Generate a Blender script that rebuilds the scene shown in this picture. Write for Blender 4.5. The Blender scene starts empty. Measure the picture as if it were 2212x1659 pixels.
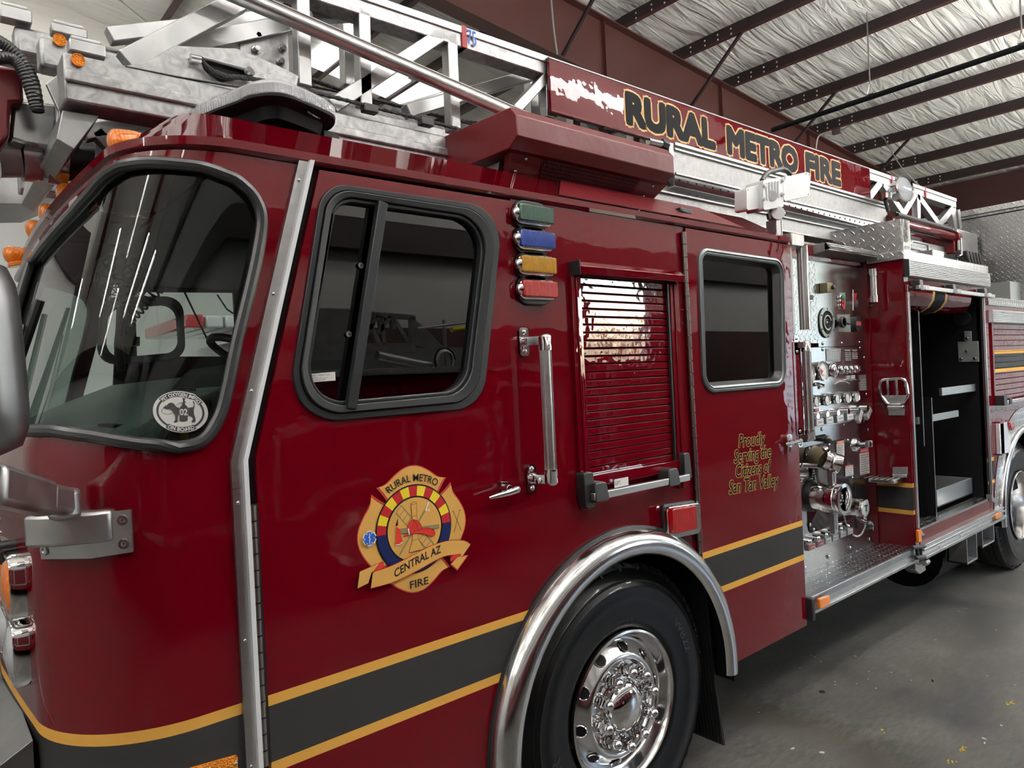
import bpy, bmesh, math, random
from mathutils import Vector, Matrix
from mathutils.geometry import delaunay_2d_cdt
random.seed(7)
C = bpy.context.scene.collection
SC = bpy.context.scene
PI = math.pi
# ------------------------------------------------------------------ camera, world, light, exposure
# world: x along the truck towards its rear, y across it, z up; the truck's near side is the plane y = 0
F = 1541.33; CX, CY = 1106.0, 829.5
R = Matrix(((0.76332276, -0.04161678, 0.64467543), (-0.64423469, 0.02504531, 0.76441769), (-0.04795869, -0.99881969, -0.00769332)))
EYE = Vector((0, -1.9, 1.84))
cam = bpy.data.cameras.new('camera'); camo = bpy.data.objects.new('camera', cam); C.objects.link(camo)
cam.sensor_width = 36; cam.lens = F / 2212 * 36; cam.clip_start = .05; cam.clip_end = 400
m = (R @ Matrix(((1, 0, 0), (0, -1, 0), (0, 0, -1)))).to_4x4(); m.translation = EYE
camo.matrix_world = m
SC.camera = camo
SC.view_settings.view_transform = 'Standard'; SC.view_settings.look = 'None'
SC.view_settings.gamma = 1; SC.view_settings.use_curve_mapping = False
SC.view_settings.exposure = 0.0
SC.cycles.max_bounces = 8; SC.cycles.diffuse_bounces = 4; SC.cycles.glossy_bounces = 5
SC.cycles.transparent_max_bounces = 12; SC.cycles.caustics_reflective = False; SC.cycles.caustics_refractive = False
SC.cycles.sample_clamp_indirect = 6
w = bpy.data.worlds.new('sky'); SC.world = w; w.use_nodes = True
wn = w.node_tree.nodes; wl = w.node_tree.links
sky = wn.new('ShaderNodeTexSky'); sky.sky_type = 'NISHITA'; sky.sun_elevation = math.radians(48); sky.sun_rotation = math.radians(60)
sky.sun_disc = False; sky.air_density = 1.2; sky.dust_density = 2.5
wl.new(sky.outputs[0], wn['Background'].inputs[0]); wn['Background'].inputs[1].default_value = 7.0
sun = bpy.data.lights.new('sun', 'SUN'); sun.energy = 15; sun.angle = .01; sun.color = (1, .95, .87); suno = bpy.data.objects.new('sun', sun); C.objects.link(suno)
suno.rotation_euler = Vector((-.3, .62, .75)).to_track_quat('Z', 'Y').to_euler()      # stands behind the building, lights the yard
LAMP = 16.0     # strength of the strip lamps

def _ray(px, py): return R @ Vector((px - CX, py - CY, F))
def S(p, y=0.0):      # point of the vertical plane at depth y that the photo shows at p
    v = _ray(*p); t = (y - EYE.y) / v.y; return Vector((v.x * t, y, v.z * t + EYE.z))
def SX(p, x):
    v = _ray(*p); t = x / v.x; return Vector((x, v.y * t + EYE.y, v.z * t + EYE.z))
def SZ(p, z):
    v = _ray(*p); t = (z - EYE.z) / v.z; return Vector((v.x * t, v.y * t + EYE.y, z))

# ------------------------------------------------------------------ materials
MATS = {}
def nodes(name):
    m = bpy.data.materials.new(name); m.use_nodes = True; nt = m.node_tree
    return m, nt, nt.nodes['Principled BSDF']
def mat(name, col, rough=.5, metal=0, coat=0, bump=None, spec=None, emis=None, alpha=None):
    """bump = (kind, scale, strength)"""
    if name in MATS: return MATS[name]
    m, nt, b = nodes(name)
    b.inputs['Base Color'].default_value = (*col, 1); b.inputs['Roughness'].default_value = rough
    b.inputs['Metallic'].default_value = metal
    if coat: b.inputs['Coat Weight'].default_value = coat; b.inputs['Coat Roughness'].default_value = .02
    if spec is not None: b.inputs['Specular IOR Level'].default_value = spec
    if emis: b.inputs['Emission Color'].default_value = (*emis[0], 1); b.inputs['Emission Strength'].default_value = emis[1]
    if bump:
        tc = nt.nodes.new('ShaderNodeTexCoord'); n = nt.nodes.new('ShaderNodeTexNoise' if bump[0] == 'noise' else 'ShaderNodeTexVoronoi')
        n.inputs['Scale'].default_value = bump[1]; nt.links.new(tc.outputs['Object'], n.inputs['Vector'])
        bp = nt.nodes.new('ShaderNodeBump'); bp.inputs['Strength'].default_value = bump[2]; bp.inputs['Distance'].default_value = .01
        nt.links.new(n.outputs[0], bp.inputs['Height']); nt.links.new(bp.outputs[0], b.inputs['Normal'])
    MATS[name] = m; return m
def N(nt, typ, **kw):
    n = nt.nodes.new(typ)
    for k, v in kw.items(): setattr(n, k, v)
    return n
def math_(nt, op, a, b=None, c=None):
    n = nt.nodes.new('ShaderNodeMath'); n.operation = op
    for i, v in enumerate((a, b, c)):
        if v is None: continue
        if isinstance(v, (int, float)): n.inputs[i].default_value = v
        else: nt.links.new(v, n.inputs[i])
    return n.outputs[0]
PAINT = (.105, .0008, .0048); GOLD = (.68, .36, .075); BLACKS = (.035, .034, .034)
def paint(name, bands=None, rough=.12, bumps=.012):
    """deep red coachwork; bands = z heights of gold / black / gold stripes"""
    m, nt, b = nodes(name)
    b.inputs['Base Color'].default_value = (*PAINT, 1); b.inputs['Roughness'].default_value = .35
    b.inputs['Coat Weight'].default_value = 1; b.inputs['Coat Roughness'].default_value = .015 if rough < .2 else rough; b.inputs['Coat IOR'].default_value = 1.5
    b.inputs['Specular IOR Level'].default_value = 0
    tc = N(nt, 'ShaderNodeTexCoord')
    if bumps:
        n = N(nt, 'ShaderNodeTexNoise'); n.inputs['Scale'].default_value = 5; n.inputs['Detail'].default_value = 3
        nt.links.new(tc.outputs['Object'], n.inputs['Vector'])
        bp = N(nt, 'ShaderNodeBump'); bp.inputs['Strength'].default_value = bumps * 10; bp.inputs['Distance'].default_value = .012
        nt.links.new(n.outputs[0], bp.inputs['Height']); nt.links.new(bp.outputs[0], b.inputs['Coat Normal'])
        nt.links.new(bp.outputs[0], b.inputs['Normal'])
    if bands:
        sp = N(nt, 'ShaderNodeSeparateXYZ'); nt.links.new(tc.outputs['Object'], sp.inputs[0]); z = sp.outputs['Z']
        def between(lo, hi): return math_(nt, 'MULTIPLY', math_(nt, 'GREATER_THAN', z, lo), math_(nt, 'LESS_THAN', z, hi))
        g = math_(nt, 'ADD', between(bands[0], bands[1]), between(bands[2], bands[3]))
        k = between(bands[1], bands[2])
        m1 = N(nt, 'ShaderNodeMix', data_type='RGBA'); m1.inputs['A'].default_value = (*PAINT, 1); m1.inputs['B'].default_value = (*GOLD, 1)
        nt.links.new(g, m1.inputs['Factor'])
        m2 = N(nt, 'ShaderNodeMix', data_type='RGBA'); m2.inputs['B'].default_value = (*BLACKS, 1)
        nt.links.new(k, m2.inputs['Factor']); nt.links.new(m1.outputs['Result'], m2.inputs['A']); nt.links.new(m2.outputs['Result'], b.inputs['Base Color'])
        both = math_(nt, 'ADD', g, k)
        cw = math_(nt, 'SUBTRACT', 1.0, math_(nt, 'MULTIPLY', both, .75)); nt.links.new(cw, b.inputs['Coat Weight'])
    MATS[name] = m; return m
def glass(name, tint, ior=1.5, rough=0.0, refl=1.0):
    """thin window pane: tinted see-through mixed with a mirror reflection by Fresnel"""
    m = bpy.data.materials.new(name); m.use_nodes = True; nt = m.node_tree; nt.nodes.clear()
    o = N(nt, 'ShaderNodeOutputMaterial'); mx = N(nt, 'ShaderNodeMixShader'); t = N(nt, 'ShaderNodeBsdfTransparent'); g = N(nt, 'ShaderNodeBsdfGlossy')
    t.inputs[0].default_value = (*tint, 1); g.inputs['Roughness'].default_value = rough; g.inputs[0].default_value = (refl, refl, refl, 1)
    fr = N(nt, 'ShaderNodeFresnel'); fr.inputs[0].default_value = ior
    nt.links.new(fr.outputs[0], mx.inputs[0]); nt.links.new(t.outputs[0], mx.inputs[1]); nt.links.new(g.outputs[0], mx.inputs[2]); nt.links.new(mx.outputs[0], o.inputs[0])
    MATS[name] = m; return m
def tread_plate(name, plane, scale=26, base=.62, rough=.24, rib=False):
    """bright aluminium tread plate with raised lozenges; plane picks the two object axes the pattern lies in"""
    m, nt, b = nodes(name)
    b.inputs['Metallic'].default_value = 1; b.inputs['Base Color'].default_value = (base, base, base, 1); b.inputs['Roughness'].default_value = rough
    tc = N(nt, 'ShaderNodeTexCoord'); sp = N(nt, 'ShaderNodeSeparateXYZ'); nt.links.new(tc.outputs['Object'], sp.inputs[0])
    u0, v0 = sp.outputs[plane[0]], sp.outputs[plane[1]]
    u = math_(nt, 'MULTIPLY', math_(nt, 'ADD', u0, v0), scale * .7071); v = math_(nt, 'MULTIPLY', math_(nt, 'SUBTRACT', u0, v0), scale * .7071)
    fu = math_(nt, 'FLOOR', u); fv = math_(nt, 'FLOOR', v)
    par = math_(nt, 'MODULO', math_(nt, 'ABSOLUTE', math_(nt, 'ADD', fu, fv)), 2.0)
    cu = math_(nt, 'SUBTRACT', math_(nt, 'SUBTRACT', u, fu), .5); cv = math_(nt, 'SUBTRACT', math_(nt, 'SUBTRACT', v, fv), .5)
    def lens(a, c):
        e = math_(nt, 'ADD', math_(nt, 'POWER', math_(nt, 'MULTIPLY', a, 1 / .52), 2), math_(nt, 'POWER', math_(nt, 'MULTIPLY', c, 1 / .16), 2))
        return math_(nt, 'MAXIMUM', math_(nt, 'SUBTRACT', 1.0, e), 0.0)
    cu = math_(nt, 'ABSOLUTE', cu); cv = math_(nt, 'ABSOLUTE', cv)
    h = math_(nt, 'ADD', math_(nt, 'MULTIPLY', lens(cu, cv), par), math_(nt, 'MULTIPLY', lens(cv, cu), math_(nt, 'SUBTRACT', 1.0, par)))
    h = math_(nt, 'MINIMUM', h, .55)
    bp = N(nt, 'ShaderNodeBump'); bp.inputs['Strength'].default_value = 1; bp.inputs['Distance'].default_value = .006
    nt.links.new(h, bp.inputs['Height']); nt.links.new(bp.outputs[0], b.inputs['Normal'])
    MATS[name] = m; return m
def brushed(name, base=.6, rough=.34, scale=9, axis=None, tint=(1, 1, 1), metal=1.0, swirl=.25):
    m, nt, b = nodes(name)
    b.inputs['Metallic'].default_value = metal
    tc = N(nt, 'ShaderNodeTexCoord'); mp = N(nt, 'ShaderNodeMapping'); nt.links.new(tc.outputs['Object'], mp.inputs[0])
    mp.inputs['Scale'].default_value = axis or (1, 1, 1)
    n = N(nt, 'ShaderNodeTexNoise'); n.inputs['Scale'].default_value = scale; n.inputs['Detail'].default_value = 6; n.inputs['Distortion'].default_value = 1.2
    nt.links.new(mp.outputs[0], n.inputs['Vector'])
    cr = N(nt, 'ShaderNodeValToRGB'); cr.color_ramp.elements[0].position = .3; cr.color_ramp.elements[1].position = .72
    lo = base * (1 - swirl); cr.color_ramp.elements[0].color = (lo * tint[0], lo * tint[1], lo * tint[2], 1); cr.color_ramp.elements[1].color = (base * tint[0], base * tint[1], base * tint[2], 1)
    nt.links.new(n.outputs[0], cr.inputs[0]); nt.links.new(cr.outputs[0], b.inputs['Base Color'])
    r = N(nt, 'ShaderNodeMapRange'); r.inputs['To Min'].default_value = rough * .75; r.inputs['To Max'].default_value = rough * 1.3
    nt.links.new(n.outputs[0], r.inputs['Value']); nt.links.new(r.outputs[0], b.inputs['Roughness'])
    MATS[name] = m; return m
STR = (.820, .849, .999, 1.028)
RED = paint('red_paint'); REDS = paint('red_paint_striped', STR); REDT = paint('red_textured', None, .34, .06)
REDV = paint('red_shutter', None, .1, .03)
RED2 = paint('red_shutter_striped', (1.700, 1.728, 1.850, 1.880), .1, .03)
ALU = brushed('aluminium', .52, .38, 7); ALUP = brushed('polished_aluminium', .75, .16, 4, swirl=.1); ALUX = brushed('extruded_aluminium', .72, .3, 30, (.1, 1, 1), swirl=.12)
GRIND = brushed('ground_aluminium', .50, .42, 24, swirl=.48, metal=.85)
DULL = brushed('dull_bumper_steel', .28, .3, 4, swirl=.4); SATALU = brushed('satin_cast_aluminium', .27, .33, 5, tint=(.95, .96, 1), swirl=.15)
CHROME = mat('chrome', (.82, .82, .82), .05, 1); STEEL = brushed('stainless_steel', .62, .22, 3, (1, 1, .15), swirl=.12)
BRASS = mat('weathered_brass', (.26, .21, .13), .45, .8)
HINGE = mat('hinge_steel', (.30, .27, .25), .3, 1)
RUB = mat('black_rubber', (.012, .012, .012), .42); GASK = mat('window_rubber', (.02, .021, .023), .28, bump=('noise', 60, .04))
TIRE = mat('tyre_rubber', (.005, .005, .0055), .3, coat=.15, spec=.15, bump=('noise', 90, .05)); TREAD = mat('tread_rubber', (.02, .019, .018), .6, bump=('noise', 50, .3))
BLK = mat('black_plastic', (.015, .015, .016), .35); BLKM = mat('matt_black', (.005, .005, .006), .6, spec=.15); SATIN = mat('satin_black_frame', (.022, .024, .027), .33, .3)
GREYF = mat('grey_anodised_frame', (.20, .22, .23), .32, .8); WHITE = mat('white_enamel', (.72, .74, .76), .3, coat=.4)
LABEL = mat('white_label', (.75, .74, .72), .5); INK = mat('black_ink', (.01, .01, .01), .4); INKR = mat('red_ink', (.5, .02, .02), .4)
GOLDM = mat('gold_vinyl', GOLD, .35); BLKV = mat('black_vinyl', (.007, .007, .008), .4, spec=.03)
DPZ = tread_plate('tread_plate_floor', ('X', 'Y'), 30, .5); DPX = tread_plate('tread_plate_front', ('Y', 'Z'), 22, .58, .3); DPY = tread_plate('tread_plate_side', ('X', 'Z'), 24, .62)
def lens_mat(name, col, em=.04, ax=0):
    m = mat(name, col, .15, 0, 1, ('noise', 40, .1), emis=(col, em)); nt = m.node_tree; tc = N(nt, 'ShaderNodeTexCoord'); wv = N(nt, 'ShaderNodeTexWave'); wv.bands_direction = 'XYZ'[ax]; wv.inputs['Scale'].default_value = 50
    nt.links.new(tc.outputs['Object'], wv.inputs['Vector']); bp = [n for n in nt.nodes if n.type == 'BUMP'][0]; nt.links.new(wv.outputs['Fac'], bp.inputs['Height']); bp.inputs['Strength'].default_value = .9; bp.inputs['Distance'].default_value = .004; return m
L_GREEN = lens_mat('green_lens', (.004, .06, .03)); L_BLUE = lens_mat('blue_lens', (.008, .04, .28)); L_AMBER = lens_mat('amber_lens', (.50, .24, .012)); L_RED = lens_mat('red_lens', (.42, .006, .008), .06)
L_ORANGE = lens_mat('orange_lens', (.80, .20, .004), .12, 1); L_CLEAR = mat('clear_ribbed_lens', (.62, .64, .66), .1, .3, 1, ('noise', 90, .25))
GLASS_D = glass('dark_tinted_glass', (.03, .032, .032), 1.75, .003); GLASS_W = glass('windscreen_glass', (.46, .54, .51), 1.5); GLASS_R = glass('dark_door_glass', (.09, .10, .10), 1.5)
DASH = mat('grey_green_dash', (.22, .27, .25), .42, bump=('noise', 160, .5)); INT = mat('cab_trim', (.012, .014, .014), .7); SEAT = mat('seat_fabric', (.018, .018, .02), .8)

# ------------------------------------------------------------------ mesh building
class MB:
    def __init__(s): s.v = []; s.f = []; s.m = []; s.mats = []
    def mi(s, m):
        if m not in s.mats: s.mats.append(m)
        return s.mats.index(m)
    def add(s, vs, fs, m):
        b = len(s.v); s.v += [Vector(v) for v in vs]; i = s.mi(m)
        for f in fs: s.f.append([b + k for k in f]); s.m.append(i)
        return s
    def box(s, lo, hi, m):
        x0, y0, z0 = lo; x1, y1, z1 = hi
        vs = [(x, y, z) for z in (z0, z1) for y in (y0, y1) for x in (x0, x1)]
        return s.add(vs, [(0, 2, 3, 1), (4, 5, 7, 6), (0, 1, 5, 4), (2, 6, 7, 3), (0, 4, 6, 2), (1, 3, 7, 5)], m)
    def prism(s, pts, vec, m, m2=None):
        n = len(pts); pts = [Vector(p) for p in pts]; vec = Vector(vec)
        s.add(pts + [p + vec for p in pts], [tuple(range(n)), tuple(range(2 * n - 1, n - 1, -1))], m)
        s.add(pts + [p + vec for p in pts], [(i, i + n, (i + 1) % n + n, (i + 1) % n) for i in range(n)], m2 or m); return s
    def ring(s, outer, inner, vec, m):       # frame between two outlines of equal length
        n = len(outer); vec = Vector(vec); o = [Vector(p) for p in outer]; i = [Vector(p) for p in inner]
        vs = o + i + [p + vec for p in o] + [p + vec for p in i]; fs = []
        for k in range(n):
            l = (k + 1) % n
            fs += [(k, l, n + l, n + k), (2 * n + k, 3 * n + k, 3 * n + l, 2 * n + l), (k, 2 * n + k, 2 * n + l, l), (n + k, n + l, 3 * n + l, 3 * n + k)]
        return s.add(vs, fs, m)
    def bar(s, a, b, wdt, hgt, m, up=(0, 0, 1)):     # rectangular bar a->b
        a = Vector(a); b = Vector(b); d = (b - a).normalized(); up = Vector(up)
        if abs(d.dot(up)) > .99: up = Vector((0, 1, 0))
        sx = d.cross(up).normalized() * wdt / 2; uz = sx.cross(d).normalized() * hgt / 2
        vs = [p + i * sx + j * uz for p in (a, b) for j in (-1, 1) for i in (-1, 1)]
        return s.add(vs, [(0, 1, 3, 2), (4, 6, 7, 5), (0, 4, 5, 1), (2, 3, 7, 6), (0, 2, 6, 4), (1, 5, 7, 3)], m)
    def tube(s, path, r, m, n=12, caps=True, closed=False):
        P = [Vector(p) for p in path]; k = len(P); rs = r if isinstance(r, (list, tuple)) else [r] * k
        vs = []; up = None
        for i in range(k):
            if closed: d = P[(i + 1) % k] - P[i - 1]
            else: d = P[min(i + 1, k - 1)] - P[max(i - 1, 0)]
            d.normalize()
            if up is None: up = Vector((0, 0, 1)) if abs(d.z) < .9 else Vector((1, 0, 0))
            a = d.cross(up).normalized(); up = a.cross(d).normalized()
            vs += [P[i] + rs[i] * (math.cos(2 * PI * j / n) * a + math.sin(2 * PI * j / n) * up) for j in range(n)]
        fs = []
        for i in range(k if closed else k - 1):
            b, c = i * n, ((i + 1) % k) * n
            fs += [(b + j, b + (j + 1) % n, c + (j + 1) % n, c + j) for j in range(n)]
        if caps and not closed: fs += [tuple(range(n - 1, -1, -1)), tuple(range((k - 1) * n, k * n))]
        return s.add(vs, fs, m)
    def lathe(s, prof, o, ax, m, n=48, a0=0, a1=2 * PI):    # prof: (radius, distance along ax)
        o = Vector(o); ax = Vector(ax).normalized(); t = Vector((0, 0, 1)) if abs(ax.z) < .9 else Vector((1, 0, 0))
        e1 = t.cross(ax).normalized(); e2 = ax.cross(e1); full = abs(a1 - a0 - 2 * PI) < 1e-6; cnt = n if full else n + 1
        vs = [o + ax * h + r * (math.cos(a0 + (a1 - a0) * j / n) * e1 + math.sin(a0 + (a1 - a0) * j / n) * e2) for r, h in prof for j in range(cnt)]
        fs = [(i * cnt + j, i * cnt + (j + 1) % cnt, (i + 1) * cnt + (j + 1) % cnt, (i + 1) * cnt + j) for i in range(len(prof) - 1) for j in range(n)]
        return s.add(vs, fs, m)
    def cyl(s, a, b, r, m, n=20, r2=None):
        return s.tube([a, b], [r, r if r2 is None else r2], m, n)
    def dome(s, o, ax, r, h, m, n=20, k=5):
        return s.lathe([(r * math.cos(PI / 2 * i / k) + 1e-5, h * math.sin(PI / 2 * i / k)) for i in range(k + 1)], o, ax, m, n)
def smooth_by_angle(me, ang=35):
    me.polygons.foreach_set('use_smooth', [True] * len(me.polygons))
    bm = bmesh.new(); bm.from_mesh(me)
    a = math.radians(ang)
    for e in bm.edges:
        if len(e.link_faces) == 2 and e.calc_face_angle(0) > a: e.smooth = False
    bm.to_mesh(me); bm.free()
def obj(name, mb, parent=None, bevel=0, smooth=35, label=None, kind=None, weld=True):
    me = bpy.data.meshes.new(name); me.from_pydata([tuple(v) for v in mb.v], [], mb.f)
    for m in mb.mats: me.materials.append(m)
    me.polygons.foreach_set('material_index', mb.m)
    bm = bmesh.new(); bm.from_mesh(me)
    if weld: bmesh.ops.remove_doubles(bm, verts=bm.verts, dist=1e-5)
    bmesh.ops.recalc_face_normals(bm, faces=bm.faces); bm.to_mesh(me); bm.free()
    if smooth: smooth_by_angle(me, smooth)
    o = bpy.data.objects.new(name, me); C.objects.link(o)
    if parent is not None:
        o.parent = parent
        if parent.type == 'EMPTY': o.matrix_parent_inverse = Matrix.Translation(-parent.location)
    if bevel:
        b = o.modifiers.new('bevel', 'BEVEL'); b.width = bevel; b.segments = 2; b.limit_method = 'ANGLE'; b.angle_limit = math.radians(40); b.harden_normals = False
    if label: o['label'] = label
    if kind: o['kind'] = kind
    return o
def thing(name, label, cat, loc, group=None):
    o = bpy.data.objects.new(name, None); C.objects.link(o); o.location = loc; o.empty_display_size = .2
    o['label'] = label; o['category'] = cat
    if group: o['group'] = group
    return o
def tag(o, label, cat, group=None):
    o['label'] = label; o['category'] = cat
    if group: o['group'] = group
    return o
def struct(name, mb, **k): return obj(name, mb, kind='structure', **k)
def copy_thing(o, off, label=None):
    c = o.copy(); C.objects.link(c); c.location = Vector(o.location) + Vector(off)
    if label: c['label'] = label
    for ch in list(o.children):
        d = ch.copy(); C.objects.link(d); d.parent = c
        for g in ch.children: e = g.copy(); C.objects.link(e); e.parent = d
    return c
def rpoly(pts, r, seg=5):      # rounds the corners of a convex outline
    P = [Vector(p) for p in pts]; n = len(P); out = []
    rr = r if isinstance(r, (list, tuple)) else [r] * n
    for i in range(n):
        a, b, c = P[i - 1], P[i], P[(i + 1) % n]; u = (a - b).normalized(); v = (c - b).normalized()
        ang = u.angle(v); d = min(rr[i] / math.tan(ang / 2), (a - b).length * .48, (c - b).length * .48)
        p0, p1 = b + u * d, b + v * d
        for k in range(seg + 1):
            t = k / seg; out.append((1 - t) ** 2 * p0 + 2 * t * (1 - t) * (b * .7 + (p0 + p1) * .15) + t * t * p1)
    return out
def shrink(pts, d):            # moves an xz outline inwards by d
    P = [Vector(p) for p in pts]; n = len(P); c = sum(P, Vector()) / n; out = []
    for i in range(n):
        t = (P[(i + 1) % n] - P[i - 1]).normalized(); nn = Vector((-t.z, 0, t.x))
        if nn.dot(c - P[i]) < 0: nn = -nn
        out.append(P[i] + nn * d)
    return out
def catmull(pts, seg=6, closed=True):
    P = [Vector(p) for p in pts]; n = len(P); out = []
    for i in range(n if closed else n - 1):
        if closed: a, b, c, d = P[i - 1], P[i], P[(i + 1) % n], P[(i + 2) % n]
        else: a, b, c, d = P[max(i - 1, 0)], P[i], P[i + 1], P[min(i + 2, n - 1)]
        for k in range(seg):
            t = k / seg; out.append(.5 * ((2 * b) + (c - a) * t + (2 * a - 5 * b + 4 * c - d) * t * t + (3 * b - a - 3 * c + d) * t ** 3))
    if not closed: out.append(P[-1])
    return out
def inside(p, poly):
    c = False; n = len(poly)
    for i in range(n):
        (x1, y1), (x2, y2) = poly[i], poly[i - 1]
        if (y1 > p[1]) != (y2 > p[1]) and p[0] < (x2 - x1) * (p[1] - y1) / (y2 - y1) + x1: c = not c
    return c
def sheet(mb, outline, holes, fn, m, step=None, thick=None, back=True):
    """triangulated sheet with holes in (u, v); fn maps (u, v, depth) to 3D"""
    loops = [list(map(tuple, outline))] + [list(map(tuple, h)) for h in holes]
    vs = []; es = []
    for lp in loops:
        b = len(vs); vs += lp; es += [(b + i, b + (i + 1) % len(lp)) for i in range(len(lp))]
    nb = len(vs)
    if step:
        us = [p[0] for p in outline]; ws = [p[1] for p in outline]
        nu = max(1, int((max(us) - min(us)) / step[0])); nv = max(1, int((max(ws) - min(ws)) / step[1]))
        for i in range(1, nu):
            for j in range(1, nv):
                p = (min(us) + (max(us) - min(us)) * i / nu, min(ws) + (max(ws) - min(ws)) * j / nv)
                if inside(p, loops[0]) and not any(inside(p, h) for h in loops[1:]): vs.append(p)
    r = delaunay_2d_cdt([Vector(v) for v in vs], es, [], 0, 1e-6)
    V, Fc = r[0], r[2]; keep = []
    for f in Fc:
        c = sum((V[i] for i in f), Vector((0, 0))) / len(f)
        if inside(c, loops[0]) and not any(inside(c, h) for h in loops[1:]): keep.append(tuple(f))
    mb.add([fn(v[0], v[1], 0) for v in V], keep, m)
    if thick:
        if back: mb.add([fn(v[0], v[1], thick) for v in V], keep, m)
        for lp in loops:
            n = len(lp); mb.add([fn(*p, 0) for p in lp] + [fn(*p, thick) for p in lp], [(i, (i + 1) % n, n + (i + 1) % n, n + i) for i in range(n)], m)
    return mb
FLAT = lambda y: (lambda u, v, d: Vector((u, y + d, v)))
_tc = {}
def text2d(txt, off=0.0, shear=0.0):
    """letter outlines as flat polygons, unit size, origin at the left of the baseline"""
    k = (txt, off, shear)
    if k in _tc: return _tc[k]
    cu = bpy.data.curves.new('t', 'FONT'); cu.body = txt; cu.offset = off; cu.shear = shear; cu.resolution_u = 3
    o = bpy.data.objects.new('t', cu); C.objects.link(o); dg = bpy.context.evaluated_depsgraph_get()
    me = o.evaluated_get(dg).to_mesh(); r = ([v.co.copy() for v in me.vertices], [tuple(p.vertices) for p in me.polygons])
    o.evaluated_get(dg).to_mesh_clear(); bpy.data.objects.remove(o); bpy.data.curves.remove(cu); _tc[k] = r; return r
def put_text(mb, txt, fn, m, off=0.0, shear=0.0, ref=None):
    """fn(s, t): s 0..1 along the word, t 0..1 from baseline to cap height"""
    v, f = text2d(txt, off, shear); rv = text2d(txt, 0.0, shear)[0] if ref is None else ref
    x0 = min(p.x for p in rv); x1 = max(p.x for p in rv); h = max(p.y for p in text2d('E')[0])
    mb.add([fn((p.x - x0) / (x1 - x0), p.y / h) for p in v], f, m)
def bold_text(mb, txt, fn, m, r, shear=0.0, ref=None, off=0.0):
    for k, (dx, dz) in enumerate(((0, 0), (r, 0), (-r, 0), (0, r), (0, -r), (r * .8, r * .8), (-r * .8, r * .8), (r * .8, -r * .8), (-r * .8, -r * .8))):
        put_text(mb, txt, lambda s, t: fn(s, t) + Vector((dx, -k * 4e-5, dz)), m, off, shear, ref)
def xz_text(mb, txt, x0, x1, z0, z1, y, m, off=0.0, shear=0.0):
    put_text(mb, txt, lambda s, t: Vector((x0 + (x1 - x0) * s, y, z0 + (z1 - z0) * t)), m, off, shear)
exec_parts = []
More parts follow.
